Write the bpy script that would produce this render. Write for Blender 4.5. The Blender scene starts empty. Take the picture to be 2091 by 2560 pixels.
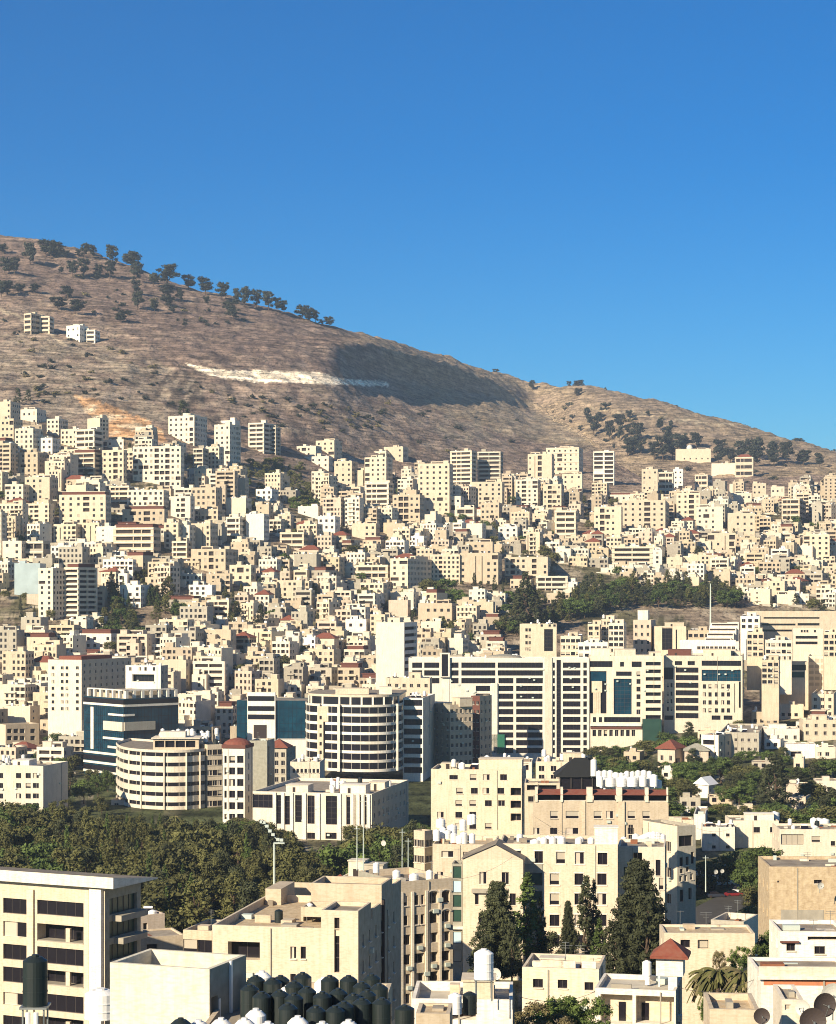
import bpy, math, random
import numpy as np
from mathutils import Vector

# ------------------------------------------------------------------ camera, sky, sun, exposure
F = 5000.0; CX = 1045.5; HR = 1500.0          # focal length in photo pixels, centre column, eye-level row
scene = bpy.context.scene
COL = scene.collection
cd = bpy.data.cameras.new('camera'); cam = bpy.data.objects.new('camera', cd); COL.objects.link(cam)
cam.location = (0, 0, 0); cam.rotation_euler = (math.radians(90), 0, 0)
cd.sensor_fit = 'HORIZONTAL'; cd.sensor_width = 36; cd.lens = 36 * F / 2091
cd.shift_y = 220 / 2091; cd.clip_start = 1; cd.clip_end = 30000
scene.camera = cam
SUN_AZ, SUN_EL = -141.0, 25.0                 # degrees from the view direction (negative = left), elevation
sd = Vector((math.sin(math.radians(SUN_AZ)) * math.cos(math.radians(SUN_EL)),
             math.cos(math.radians(SUN_AZ)) * math.cos(math.radians(SUN_EL)), math.sin(math.radians(SUN_EL))))
world = bpy.data.worlds.new("World"); scene.world = world; world.use_nodes = True
wn = world.node_tree; bg = wn.nodes['Background']
sky = wn.nodes.new('ShaderNodeTexSky'); sky.sky_type = 'NISHITA'; sky.sun_disc = False
sky.sun_elevation = math.radians(SUN_EL); sky.sun_rotation = math.radians(SUN_AZ)
sky.altitude = 1500; sky.air_density = 1.0; sky.dust_density = 0.0; sky.ozone_density = 3.0
hs = wn.nodes.new('ShaderNodeHueSaturation'); hs.inputs['Saturation'].default_value = 1.5
wn.links.new(sky.outputs[0], hs.inputs['Color']); mxs = wn.nodes.new('ShaderNodeMix'); mxs.data_type = 'RGBA'; mxs.blend_type = 'MULTIPLY'; mxs.inputs[0].default_value = 1; mxs.inputs[7].default_value = (.42, .93, 1.06, 1)
wn.links.new(hs.outputs[0], mxs.inputs[6]); wn.links.new(mxs.outputs[2], bg.inputs[0])
bg.inputs[1].default_value = 0.056
ld = bpy.data.lights.new('sun', 'SUN'); ld.energy = 4.8; ld.angle = math.radians(0.55); ld.color = (1.0, 0.865, 0.655)
lo = bpy.data.objects.new('sun', ld); COL.objects.link(lo); lo.rotation_euler = (-sd).to_track_quat('-Z', 'Y').to_euler()
vs = scene.view_settings; vs.view_transform = 'Standard'; vs.look = 'None'; vs.exposure = 0.97; vs.gamma = 1
scene.cycles.use_denoising = True; scene.cycles.filter_width = 1.05
scene.cycles.max_bounces = 5; scene.cycles.diffuse_bounces = 4; scene.cycles.glossy_bounces = 2
scene.cycles.transmission_bounces = 2; scene.cycles.transparent_max_bounces = 4; scene.cycles.volume_bounces = 0
scene.render.use_persistent_data = False
R = random.Random(7)

def at(px, d, row): return Vector(((px - CX) * d / F, d, (HR - row) * d / F))
def scr(p): return (CX + F * p[0] / p[1], HR - F * p[2] / p[1])

# ------------------------------------------------------------------ materials
MATS = {}
def mat(name, col, rough=0.85, metal=0.0, spec=0.3, kind='plain', col2=None, scale=1.0, bump=0.0, vary=0.0):
    m = bpy.data.materials.new(name); m.use_nodes = True; nt = m.node_tree; n = nt.nodes; l = nt.links
    b = n['Principled BSDF']; b.inputs['Roughness'].default_value = rough; b.inputs['Metallic'].default_value = metal
    b.inputs['Specular IOR Level'].default_value = spec
    tc = n.new('ShaderNodeTexCoord')
    def noise(s, det=4, r=.55, vec=None):
        t = n.new('ShaderNodeTexNoise'); t.inputs['Scale'].default_value = s; t.inputs['Detail'].default_value = det
        t.inputs['Roughness'].default_value = r; l.new(vec or tc.outputs['Object'], t.inputs['Vector']); return t.outputs[0]
    def ramp(src, a, c, p0=.35, p1=.65):
        r = n.new('ShaderNodeValToRGB'); r.color_ramp.elements[0].position = p0; r.color_ramp.elements[1].position = p1
        r.color_ramp.elements[0].color = (*a, 1); r.color_ramp.elements[1].color = (*c, 1); l.new(src, r.inputs[0]); return r.outputs[0]
    def mul(a, c, f=1.0, typ='MULTIPLY'):
        x = n.new('ShaderNodeMix'); x.data_type = 'RGBA'; x.blend_type = typ; x.inputs[0].default_value = f
        l.new(a, x.inputs[6]); l.new(c, x.inputs[7]); return x.outputs[2]
    c2 = col2 or tuple(c * .8 for c in col)
    if kind == 'stone':            # weathered limestone: patches, vertical rain streaks, coursing
        o = ramp(noise(scale * .35), c2, col, .3, .62)
        mp = n.new('ShaderNodeMapping'); mp.inputs['Scale'].default_value = (1.6, 1.6, .12); l.new(tc.outputs['Object'], mp.inputs[0])
        o = mul(o, ramp(noise(1.3, 5, .65, mp.outputs[0]), (.88, .86, .82), (1, 1, 1), .32, .55))
        wv = n.new('ShaderNodeTexNoise'); mp2 = n.new('ShaderNodeMapping'); mp2.inputs['Scale'].default_value = (1.3, 1.3, 4.5)
        l.new(tc.outputs['Object'], mp2.inputs[0]); l.new(mp2.outputs[0], wv.inputs['Vector']); wv.inputs['Scale'].default_value = 1.2; wv.inputs['Detail'].default_value = 2
        o = mul(o, ramp(wv.outputs[0], (.90, .88, .84), (1.0, 1.0, 1.0), .38, .54))
    elif kind == 'mottle':
        o = ramp(noise(scale, 5), c2, col, .35, .65)
    elif kind == 'leaf':
        o = ramp(noise(scale, 3), c2, col, .38, .62)
    else:
        rgb = n.new('ShaderNodeRGB'); rgb.outputs[0].default_value = (*col, 1); o = rgb.outputs[0]
    if vary:
        oi = n.new('ShaderNodeObjectInfo'); mr = n.new('ShaderNodeMapRange')
        mr.inputs[3].default_value = 1 - vary; mr.inputs[4].default_value = 1 + vary * .5
        l.new(oi.outputs['Random'], mr.inputs[0]); cb = n.new('ShaderNodeCombineColor')
        for i in range(3): l.new(mr.outputs[0], cb.inputs[i])
        o = mul(o, cb.outputs[0])
    l.new(o, b.inputs['Base Color'])
    if bump:
        bp = n.new('ShaderNodeBump'); bp.inputs['Strength'].default_value = bump; bp.inputs['Distance'].default_value = .1
        l.new(noise(3.0, 6), bp.inputs['Height']); l.new(bp.outputs[0], b.inputs['Normal'])
    MATS[name] = m; return m
WALLS = {'cream': (.68, .575, .43), 'white': (.82, .76, .65), 'sand': (.58, .48, .35), 'pink': (.62, .51, .40), 'pale': (.73, .645, .515), 'grey': (.44, .40, .32), 'tan': (.47, .39, .285), 'ochre': (.60, .50, .35), 'offwhite': (.70, .65, .54)}
for k, c in WALLS.items(): mat(k, c, .9, kind='stone', col2=tuple(x * .86 for x in c), bump=.15, vary=.14)
mat('stained', (.66, .61, .49), .9, kind='stone', col2=(.55, .52, .41), scale=1.5, bump=.3)
mat('dark', (.030, .020, .017), .7); mat('glass', (.028, .022, .022), .22, spec=.35)
mat('frame', (.55, .50, .42), .6); mat('frame_dark', (.06, .05, .045), .5)
mat('glass_black', (.014, .012, .016), .2, spec=.4); mat('glass_blue', (.005, .045, .075), .2, spec=.5, kind='mottle', col2=(.003, .022, .042), scale=.25)
mat('glass_green', (.03, .07, .05), .3, spec=.4, kind='mottle', scale=.4); mat('glass_sky', (.42, .55, .60), .35)
mat('shutter', (.40, .35, .27), .7); mat('curtain', (.5, .42, .33), .8)
mat('roof_slab', (.33, .28, .21), .95, kind='mottle', col2=(.21, .17, .13), scale=.5, vary=.2)
mat('roof_pale', (.55, .50, .40), .95, kind='mottle', col2=(.40, .35, .27), scale=.4)
mat('roof_red', (.21, .082, .052), .85, kind='mottle', col2=(.19, .05, .03), scale=1.5, bump=.3)
mat('roof_brown', (.13, .05, .035), .85); mat('roof_black', (.02, .02, .018), .6)
mat('render_shade_grey', (.34, .32, .255), .9, kind='mottle', col2=(.26, .245, .19), scale=1.0)  # grey render; also shade put into the colour of walls facing off-sun
mat('concrete', (.36, .32, .25), .9, kind='mottle', scale=.8); mat('mud', (.54, .43, .28), .95, kind='stone', col2=(.40, .30, .19), scale=3.5, bump=.4)
mat('tank_white', (.82, .80, .74), .45, vary=.15); mat('tank_black', (.013, .019, .018), .42, spec=.5); mat('metal', (.35, .36, .34), .4, .7)
mat('metal_pale', (.5, .55, .48), .5, .2); mat('dish', (.5, .48, .42), .5); mat('dish_dark', (.06, .045, .04), .6)
mat('rust', (.25, .10, .05), .9, kind='mottle', scale=4); mat('orange_paint', (.55, .20, .09), .8, kind='mottle', col2=(.42, .16, .08), scale=2)
mat('asphalt', (.075, .068, .058), .9, kind='mottle', scale=.4); mat('bark', (.09, .06, .04), .95)
mat('yellow_cloth', (.6, .55, .15), .8); mat('green_glass', (.03, .13, .08), .3)
mat('leaf_olive', (.120, .116, .036), .8, kind='leaf', col2=(.075, .075, .022), scale=.55, vary=.35)
mat('leaf_green', (.100, .140, .030), .8, kind='leaf', col2=(.050, .075, .018), scale=.55, vary=.35)
mat('leaf_dark', (.068, .074, .030), .8, kind='leaf', col2=(.036, .042, .018), scale=.6, vary=.3)
mat('leaf_dry', (.20, .165, .075), .85, kind='leaf', col2=(.10, .085, .04), scale=.6, vary=.25)
mat('leaf_ridge', (.046, .052, .034), .85, kind='leaf', col2=(.026, .030, .020), scale=.4, vary=.3)
mat('car_white', (.7, .7, .68), .3, spec=.5); mat('car_red', (.2, .02, .02), .3, spec=.5); mat('car_dark', (.03, .035, .05), .3, spec=.5)

# ------------------------------------------------------------------ mesh builder
class MB:
    def __init__(s): s.v = []; s.f = []; s.m = []
    def add(s, vs_, fs, mt):
        o = len(s.v); s.v.extend(vs_); s.f.extend([tuple(i + o for i in f) for f in fs]); s.m.extend([mt] * len(fs))
    def quad(s, a, b, c, d, mt): s.add([a, b, c, d], [(0, 1, 2, 3)], mt)
    def box(s, x0, x1, y0, y1, z0, z1, mt, bottom=True):
        fs = [(4, 5, 6, 7), (0, 1, 5, 4), (1, 2, 6, 5), (2, 3, 7, 6), (3, 0, 4, 7)]
        if bottom: fs.append((3, 2, 1, 0))
        s.add([(x0, y0, z0), (x1, y0, z0), (x1, y1, z0), (x0, y1, z0), (x0, y0, z1), (x1, y0, z1), (x1, y1, z1), (x0, y1, z1)], fs, mt)
    def cyl(s, x, y, z0, z1, r, n, mt, r2=None, cap=True):
        r2 = r if r2 is None else r2; vs_ = []
        for z, q in ((z0, r), (z1, r2)):
            vs_ += [(x + q * math.cos(2 * math.pi * i / n), y + q * math.sin(2 * math.pi * i / n), z) for i in range(n)]
        fs = [(i, (i + 1) % n, n + (i + 1) % n, n + i) for i in range(n)]
        if cap: fs += [tuple(range(n, 2 * n)), tuple(range(n - 1, -1, -1))]
        s.add(vs_, fs, mt)
    def tube(s, p, q, r, n, mt, r2=None):
        p = Vector(p); q = Vector(q); r2 = r if r2 is None else r2; a = (q - p).normalized()
        b = a.cross(Vector((0, 0, 1)) if abs(a.z) < .9 else Vector((1, 0, 0))).normalized(); c = a.cross(b); vs_ = []
        for o, k in ((p, r), (q, r2)):
            for i in range(n):
                t = 2 * math.pi * i / n; vs_.append(tuple(o + b * (k * math.cos(t)) + c * (k * math.sin(t))))
        s.add(vs_, [(i, n + i, n + (i + 1) % n, (i + 1) % n) for i in range(n)] + [tuple(range(n)), tuple(range(2 * n - 1, n - 1, -1))], mt)
    def prism(s, out, z0, z1, mt, top=True, topmat=None):     # outline counter-clockwise from above
        n = len(out); s.add([(x, y, z0) for x, y in out] + [(x, y, z1) for x, y in out], [(i, (i + 1) % n, n + (i + 1) % n, n + i) for i in range(n)], mt)
        if top: s.add([(x, y, z1) for x, y in out], [tuple(range(n))], topmat or mt)
    def hip(s, x0, x1, y0, y1, z0, z1, mt, over=.4):
        x0 -= over; x1 += over; y0 -= over; y1 += over; w = min(x1 - x0, y1 - y0) / 2
        if x1 - x0 > y1 - y0: a, b = (x0 + w, (y0 + y1) / 2, z1), (x1 - w, (y0 + y1) / 2, z1)
        else: a, b = ((x0 + x1) / 2, y0 + w, z1), ((x0 + x1) / 2, y1 - w, z1)
        V = [(x0, y0, z0), (x1, y0, z0), (x1, y1, z0), (x0, y1, z0), a, b]
        fs = [(0, 1, 5, 4), (1, 2, 5), (2, 3, 4, 5), (3, 0, 4)] if x1 - x0 > y1 - y0 else [(0, 1, 4), (1, 2, 5, 4), (2, 3, 5), (3, 0, 4, 5)]
        s.add(V, fs + [(3, 2, 1, 0)], mt); s.box(x0, x1, y0, y1, z0 - .25, z0 - .01, mt)
    def wall(s, O, u, W, H, ops, mt, rev=.25, z0=0.0, pane='glass'):
        n = (u[1], -u[0])
        def P(a, b, c=0.0): return (O[0] + u[0] * a - n[0] * c, O[1] + u[1] * a - n[1] * c, z0 + b)
        ops = [(max(.01, o[0]), min(W - .01, o[1]), max(.01, o[2]), min(H - .01, o[3])) + tuple(o[4:]) for o in ops]
        ops = [o for o in ops if o[1] - o[0] > .05 and o[3] - o[2] > .05]
        zs = sorted({0.0, H} | {round(o[2], 4) for o in ops} | {round(o[3], 4) for o in ops})
        for z_a, z_b in zip(zs, zs[1:]):
            if z_b - z_a < 1e-4: continue
            zc = (z_a + z_b) / 2; sp = sorted([(o[0], o[1]) for o in ops if o[2] < zc < o[3]]); a = 0.0
            for p, q in sp + [(W, W)]:
                if p - a > 1e-4: s.quad(P(a, z_a), P(p, z_a), P(p, z_b), P(a, z_b), mt)
                a = max(a, q)
        for o in ops:
            a0, a1, b0, b1 = o[:4]; r = o[4] if len(o) > 4 and o[4] else rev; pm = o[5] if len(o) > 5 else pane
            s.quad(P(a0, b0), P(a1, b0), P(a1, b0, r), P(a0, b0, r), mt); s.quad(P(a0, b1, r), P(a1, b1, r), P(a1, b1), P(a0, b1), mt)
            s.quad(P(a0, b0), P(a0, b0, r), P(a0, b1, r), P(a0, b1), mt); s.quad(P(a1, b0, r), P(a1, b0), P(a1, b1), P(a1, b1, r), mt)
            if pm: s.quad(P(a0, b0, r), P(a1, b0, r), P(a1, b1, r), P(a0, b1, r), pm)
    def cap(s, x0, x1, y0, y1, z, mt, ph=.9, t=.3, slab='roof_slab'):
        zi = z - ph; X = (x0, x0 + t, x1 - t, x1); Y = (y0, y0 + t, y1 - t, y1)
        s.quad((X[0], Y[0], z), (X[3], Y[0], z), (X[2], Y[1], z), (X[1], Y[1], z), mt); s.quad((X[3], Y[0], z), (X[3], Y[3], z), (X[2], Y[2], z), (X[2], Y[1], z), mt)
        s.quad((X[3], Y[3], z), (X[0], Y[3], z), (X[1], Y[2], z), (X[2], Y[2], z), mt); s.quad((X[0], Y[3], z), (X[0], Y[0], z), (X[1], Y[1], z), (X[1], Y[2], z), mt)
        a, b, c, d = [(X[1], Y[1]), (X[2], Y[1]), (X[2], Y[2]), (X[1], Y[2])]
        for p, q in ((b, a), (c, b), (d, c), (a, d)): s.quad((*p, zi), (*q, zi), (*q, z), (*p, z), mt)
        s.quad((*a, zi), (*b, zi), (*c, zi), (*d, zi), slab)
    def mesh(s, name):
        me = bpy.data.meshes.new(name); names = list(dict.fromkeys(s.m)); ix = {k: i for i, k in enumerate(names)}
        me.from_pydata(s.v, [], s.f); me.polygons.foreach_set('material_index', [ix[k] for k in s.m])
        for k in names: me.materials.append(MATS[k])
        me.update(); return me
    def obj(s, name, parent=None, loc=(0, 0, 0), rz=0.0):
        if not s.v: return None
        return link(name, s.mesh(name), parent, loc, rz)
    def grow(s, other, loc, rz):
        c, sn = math.cos(rz), math.sin(rz); o = len(s.v)
        s.v.extend([(loc[0] + x * c - y * sn, loc[1] + x * sn + y * c, loc[2] + z) for x, y, z in other.v])
        s.f.extend([tuple(i + o for i in f) for f in other.f]); s.m.extend(other.m)

def link(name, data, parent=None, loc=(0, 0, 0), rz=0.0, sc=None):
    o = bpy.data.objects.new(name, data); COL.objects.link(o); o.location = loc; o.rotation_euler = (0, 0, rz)
    if sc is not None: o.scale = (sc, sc, sc) if not isinstance(sc, tuple) else sc
    if parent: o.parent = parent
    return o
THINGS = []; MARKS = []     # things that still need a telling label; landmarks (column, row, phrase)
def tag(o, label, cat, group=None):
    o['label'] = label; o['category'] = cat
    if group: o['group'] = group
def later(o, px, row, desc, cat, group=None): THINGS.append((o, px, row, desc, cat, group))
def mark(px, row, phrase): MARKS.append((px, row, phrase))

# ------------------------------------------------------------------ terrain
NC = [-3500, -400, 0, 400, 700, 835, 925, 1040, 1150, 1270, 1350, 1450, 1585, 1800, 2091, 2500, 5500]
def col(*a): return list(a)
ND = [  # (distance per column, row per column) for each node of the slope
 (col(970,970,975,980,990,995,995,1000,1005,1010,1015,1020,1030,1040,1050,1060,1060), [1750]*17),
 (col(1090,1090,1095,1110,1140,1160,1170,1180,1185,1190,1200,1205,1215,1230,1250,1260,1260), [1560]*17),
 (col(1200,1200,1210,1235,1290,1330,1350,1380,1390,1400,1410,1420,1440,1470,1500,1520,1520), [1400]*17),
 (col(1310,1310,1320,1350,1430,1490,1510,1540,1560,1580,1600,1620,1650,1700,1750,1780,1780), [1280,1280,1280,1280,1280,1280,1285,1290,1290,1290,1290,1290,1290,1300,1300,1300,1300]),
 (col(1540,1540,1540,1530,1600,1650,1690,1720,1760,1800,1820,1850,1850,1900,1950,1950,1950), col(1040,1050,1060,1130,1190,1210,1215,1220,1222,1222,1222,1220,1232,1250,1245,1250,1250)),
 (col(1800,1800,1800,1850,1850,1900,1980,2070,2190,2320,2380,2240,2040,2050,2080,2080,2080), col(890,895,900,930,1000,1020,1040,1060,1075,1090,1105,1140,1204,1230,1222,1222,1222)),
 (col(2020,2020,2020,2000,2060,2110,2280,2480,2690,2900,3020,2560,2120,2150,2200,2200,2200), col(790,795,800,850,885,901,935,963,980,1003,1029,1086,1193,1215,1205,1205,1205)),  # depths stretched across the spur, shaping a flank that falls into shade
 (col(2150,2150,2150,2120,2180,2200,2350,2540,2750,2950,3050,2590,2160,2230,2300,2300,2300), col(730,735,740,800,840,858,853,888,921,975,1023,1076,1188,1205,1195,1195,1195)),
 (col(2230,2230,2230,2210,2250,2290,2400,2620,2840,3040,3140,2720,2270,2330,2400,2400,2400), col(690,695,700,765,815,845,853,905,960,1015,1060,1130,1225,1195,1185,1185,1185)),
 (col(2350,2350,2350,2340,2350,2370,2500,2780,2980,3160,3240,2860,2500,2500,2550,2550,2550), col(635,640,645,725,792,828,848,884,918,966,1015,1070,1180,1172,1165,1170,1170)),
]
SIL = [(-3500, 300), (-400, 540), (0, 590), (100, 603), (180, 622), (250, 642), (370, 683), (450, 712), (560, 742), (700, 780), (760, 797), (820, 815), (900, 838), (1000, 863), (1100, 892),
       (1200, 920), (1300, 947), (1400, 966), (1500, 982), (1600, 1004), (1700, 1026), (1800, 1052), (1850, 1070), (1920, 1092), (2000, 1112), (2091, 1131), (2500, 1200), (5500, 1400)]
RD = ([-3500, 0, 400, 700, 835, 925, 1040, 1150, 1270, 1450, 1585, 1800, 2091, 5500], [2500, 2500, 2450, 2430, 2450, 2600, 2880, 3140, 3340, 3250, 3120, 3000, 2900, 2900])
FLAT = [(60, -28), (100, -36), (200, -54), (300, -66), (450, -71), (650, -72.5), (890, -71)]
def smooth_np(a, k):
    return np.convolve(np.pad(a, k, mode='edge'), np.ones(2 * k + 1) / (2 * k + 1), 'valid') if k else a
def vnoise(x, y, seed=0):
    xi = np.floor(x).astype(np.int64); yi = np.floor(y).astype(np.int64); fx = x - xi; fy = y - yi
    fx = fx * fx * (3 - 2 * fx); fy = fy * fy * (3 - 2 * fy)
    def h(i, j):
        n = (i * 374761393 + j * 668265263 + seed * 1442695041) & 0xffffffff
        n = ((n ^ (n >> 13)) * 1274126177) & 0xffffffff; n = n ^ (n >> 16); return (n & 0xffff) / 32767.5 - 1
    return (h(xi, yi) * (1 - fx) + h(xi + 1, yi) * fx) * (1 - fy) + (h(xi, yi + 1) * (1 - fx) + h(xi + 1, yi + 1) * fx) * fy
def fbm(x, y, o=5, seed=0):
    s = 0; a = 1
    for i in range(o): s = s + a * vnoise(x, y, seed + i); x = x * 2.03 + 17.1; y = y * 2.03 - 9.7; a *= .52
    return s
pxs = np.concatenate([np.arange(-3500, -400, 100.), np.arange(-400, -20, 16.), np.arange(-20, 2112, 4.5), np.arange(2115, 2500, 16.), np.arange(2500, 5501, 100.)])
nodes_d = [np.full(pxs.shape, float(d)) for d, z in FLAT]; nodes_z = [np.full(pxs.shape, float(z)) for d, z in FLAT]
lift = np.interp(pxs, [1380, 1680, 2091], [0, 1, 1.4]); nodes_z[-1] = nodes_z[-1] + lift * 13; nodes_z[-2] = nodes_z[-2] + lift * 3
def sinterp(x, xp, fp):
    return smooth_np(np.interp(x, xp, fp), 7)
for dd, rr in ND:
    d = sinterp(pxs, NC, dd); r = sinterp(pxs, NC, rr); nodes_d.append(d); nodes_z.append((HR - r) * d / F)
rd = sinterp(pxs, *RD); rr = np.interp(pxs, [a for a, b in SIL], [b for a, b in SIL])
nodes_d.append(rd); nodes_z.append((HR - rr) * rd / F)
nodes_d.append(rd + 500); nodes_z.append(nodes_z[-1] - 90); nodes_d.append(rd + 2500); nodes_z.append(nodes_z[-1] - 700)
ND_ = np.array(nodes_d); NZ_ = np.array(nodes_z); NN = len(ND_)
seg = [4, 4, 4, 4, 6, 8, 10, 14, 14, 14, 18, 46, 40, 26, 12, 24, 34, 10, 4]
TD = []; TZ = []
for i in range(NN - 1):       # monotone-ish cubic through the nodes
    a, b = ND_[i], ND_[i + 1]; za, zb = NZ_[i], NZ_[i + 1]; h = b - a; s = (zb - za) / h
    sp = (NZ_[i] - NZ_[i - 1]) / (ND_[i] - ND_[i - 1]) if i else s
    sn = (NZ_[i + 2] - NZ_[i + 1]) / (ND_[i + 2] - ND_[i + 1]) if i < NN - 2 else s
    def tang(p, q): return np.where(p * q > 0, 2 * p * q / np.where(np.abs(p + q) < 1e-9, 1, p + q), 0)
    m0 = tang(sp, s); m1 = tang(s, sn); k = seg[i]
    for j in range(k):
        t = j / k; TD.append(a + h * t)
        TZ.append((2*t**3-3*t*t+1)*za + (t**3-2*t*t+t)*h*m0 + (-2*t**3+3*t*t)*zb + (t**3-t*t)*h*m1)
TD.append(ND_[-1]); TZ.append(NZ_[-1]); TD = np.array(TD); TZ = np.array(TZ)     # [row sample, column]
GX = (pxs[None, :] - CX) * TD / F
amp = np.interp(TD, [60, 900, 1500, 1700, 2600, 4000], [0, .4, 1.0, 4.5, 5, 12])
city_top = np.interp(pxs, NC, ND[4][0])
amp = amp * np.clip((TD - city_top[None, :] + 60) / 200, .12, 1)
TZ = TZ + amp * (fbm(GX / 95, TD / 130, 3, 3) * .55 + fbm(GX / 19, TD / 30, 4, 9) * .42) + np.where(amp > 2, 1, .0) * fbm(GX / 6, TD / 9, 2, 21) * .45
def zrow(px, d):
    i = np.searchsorted(pxs, px); i = min(max(i, 1), len(pxs) - 1); t = (px - pxs[i - 1]) / (pxs[i] - pxs[i - 1])
    a = np.interp(d, TD[:, i - 1], TZ[:, i - 1]); b = np.interp(d, TD[:, i], TZ[:, i]); return float(a * (1 - t) + b * t)
def ground(x, y): return zrow(CX + F * x / y, y)
def d_at(px, row, far=False):   # first distance at which the ground shows at this row
    i = int(np.clip(np.searchsorted(pxs, px), 0, len(pxs) - 1)); r = HR - F * TZ[:, i] / TD[:, i]
    ok = np.where(r <= row)[0]
    if far:
        bad = np.where(r > row)[0]; bad = bad[bad < len(r) - 12]; k = min(bad[-1] + 1, len(r) - 13) if len(bad) else 8
    else:
        ok = ok[ok > 4]; k = ok[0] if len(ok) else len(r) - 12
    t = (r[k - 1] - row) / (r[k - 1] - r[k]) if abs(r[k - 1] - r[k]) > 1e-6 else 0
    return float(TD[k - 1, i] + (TD[k, i] - TD[k - 1, i]) * min(max(t, 0), 1))

def in_poly(x, y, poly):
    inside = np.zeros(x.shape, bool); n = len(poly)
    for i in range(n):
        x1, y1 = poly[i]; x2, y2 = poly[(i + 1) % n]
        c = ((y1 > y) != (y2 > y)); xx = (x2 - x1) * (y - y1) / (y2 - y1 if y2 != y1 else 1e-9) + x1
        inside ^= c & (x < xx)
    return inside
def make_terrain():
    nr, nc = TD.shape; S = HR - F * TZ / TD; PXG = np.broadcast_to(pxs[None, :], TD.shape)
    V = np.stack([GX, TD, TZ], -1).reshape(-1, 3)
    wx = PXG + 7 * fbm(GX / 9, TZ / 9, 3, 5); wy = S + 5 * fbm(GX / 8, TZ / 7, 3, 6)
    base = np.array([.27, .20, .147]); C = np.ones(TD.shape + (3,)) * base
    def blend(c, w): 
        nonlocal C
        C = C * (1 - w[..., None]) + np.array(c) * w[..., None]
    n1 = 1.35 * fbm(GX / 40, TZ / 14, 4, 31); n2 = fbm(GX / 9, TZ / 5, 4, 41); n3 = fbm(GX / 160, TZ / 60, 3, 51); n4 = fbm(GX / 5, TZ / 22, 3, 61)
    blend((.165, .110, .083), np.clip(.5 + n1 * .9, 0, 1) * .55)
    blend((.31, .24, .165), np.clip(n2 * 1.1 - .05, 0, 1) * .6)
    far = (TD > 2380) & (PXG > 900)
    blend((.285, .215, .135), far * np.clip(.7 + n1 * .3, 0, 1))
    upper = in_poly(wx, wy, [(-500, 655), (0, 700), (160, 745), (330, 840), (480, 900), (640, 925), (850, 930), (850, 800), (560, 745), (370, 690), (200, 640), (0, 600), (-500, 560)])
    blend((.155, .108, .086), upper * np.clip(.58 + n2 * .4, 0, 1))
    low = in_poly(wx, wy, [(-400, 830), (0, 830), (250, 850), (480, 935), (520, 1000), (420, 1060), (200, 1060), (-400, 1040)])
    blend((.30, .24, .17), low * np.clip(.55 + n2 * .5, 0, 1))
    patch = in_poly(wx, wy, [(1110, 1030), (1250, 1020), (1400, 1040), (1490, 1110), (1400, 1110), (1280, 1090), (1120, 1100), (1090, 1070)])
    blend((.31, .25, .17), patch * np.clip(.5 + n2 * .6, 0, 1))
    blend((.10, .075, .055), in_poly(wx, wy, [(380, 915), (500, 930), (520, 1010), (440, 1030), (360, 990)]) * (n4 > .1) * .75)
    # bare quarry face, cut road bench, graded tracks: real earth colours
    q = in_poly(wx, wy, [(185, 990), (240, 1000), (300, 1020), (360, 1045), (395, 1075), (415, 1105), (330, 1115), (270, 1095), (245, 1060), (215, 1030)])
    blend((.60, .34, .16), q * np.clip(.95 + n2 * .2, 0, 1)); blend((.68, .52, .33), q * np.clip(n2 * 1.8 - .15, 0, 1))
    q = in_poly(wx * .3 + PXG * .7, wy * .15 + S * .85, [(462, 907), (500, 915), (560, 926), (640, 927), (730, 928), (800, 932), (850, 945), (970, 955), (972, 966), (880, 962), (760, 958), (640, 955), (560, 946), (500, 930)])
    blend((.95, .80, .58), q * 1.0)
    for pts, w, cc in (([(0, 770), (60, 800), (120, 835), (160, 860)], 5, (.5, .4, .27)), ([(1870, 1052), (1960, 1060), (2091, 1085)], 3, (.4, .33, .22)), ([(1480, 1022), (1560, 1030), (1700, 1052), (1830, 1062)], 3, (.42, .34, .22)),
                       ([(0, 1545), (40, 1570), (90, 1610)], 4, (.42, .33, .22)), ([(1220, 1185), (1300, 1187), (1400, 1188), (1480, 1195)], 2.5, (.36, .28, .2)), ([(120, 855), (180, 868), (260, 905), (340, 920)], 3, (.4, .32, .22))):
        yy = np.interp(wx, [p[0] for p in pts], [p[1] for p in pts]); blend(cc, ((np.abs(wy - yy) < w) & (PXG > pts[0][0] - 5) & (PXG < pts[-1][0] + 5) & (TD > 1000)) * .8)
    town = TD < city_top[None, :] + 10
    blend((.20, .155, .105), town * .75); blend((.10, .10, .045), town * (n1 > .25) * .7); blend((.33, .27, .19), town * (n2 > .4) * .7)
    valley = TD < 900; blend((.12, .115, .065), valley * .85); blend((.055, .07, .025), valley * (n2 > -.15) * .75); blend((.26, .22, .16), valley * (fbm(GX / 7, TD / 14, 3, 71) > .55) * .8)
    idx = np.arange(nr * nc).reshape(nr, nc)
    fa = np.stack([idx[:-1, :-1], idx[:-1, 1:], idx[1:, 1:], idx[1:, :-1]], -1).reshape(-1, 4)
    # ground round and behind the viewer
    x = (pxs - CX) * .08; k = len(V)
    V = np.concatenate([V, np.stack([x, np.full(x.shape, 20.), np.full(x.shape, -20.)], -1), np.stack([x, np.full(x.shape, -300.), np.full(x.shape, -14.)], -1)])
    ex = np.arange(nc); e1 = k + ex; e2 = k + nc + ex
    fa = np.concatenate([fa, np.stack([e1[:-1], e1[1:], idx[0, 1:], idx[0, :-1]], -1), np.stack([e2[:-1], e2[1:], e1[1:], e1[:-1]], -1)])
    CC = np.concatenate([C.reshape(-1, 3), np.tile([[.13, .115, .08]], (2 * nc, 1))])
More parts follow.
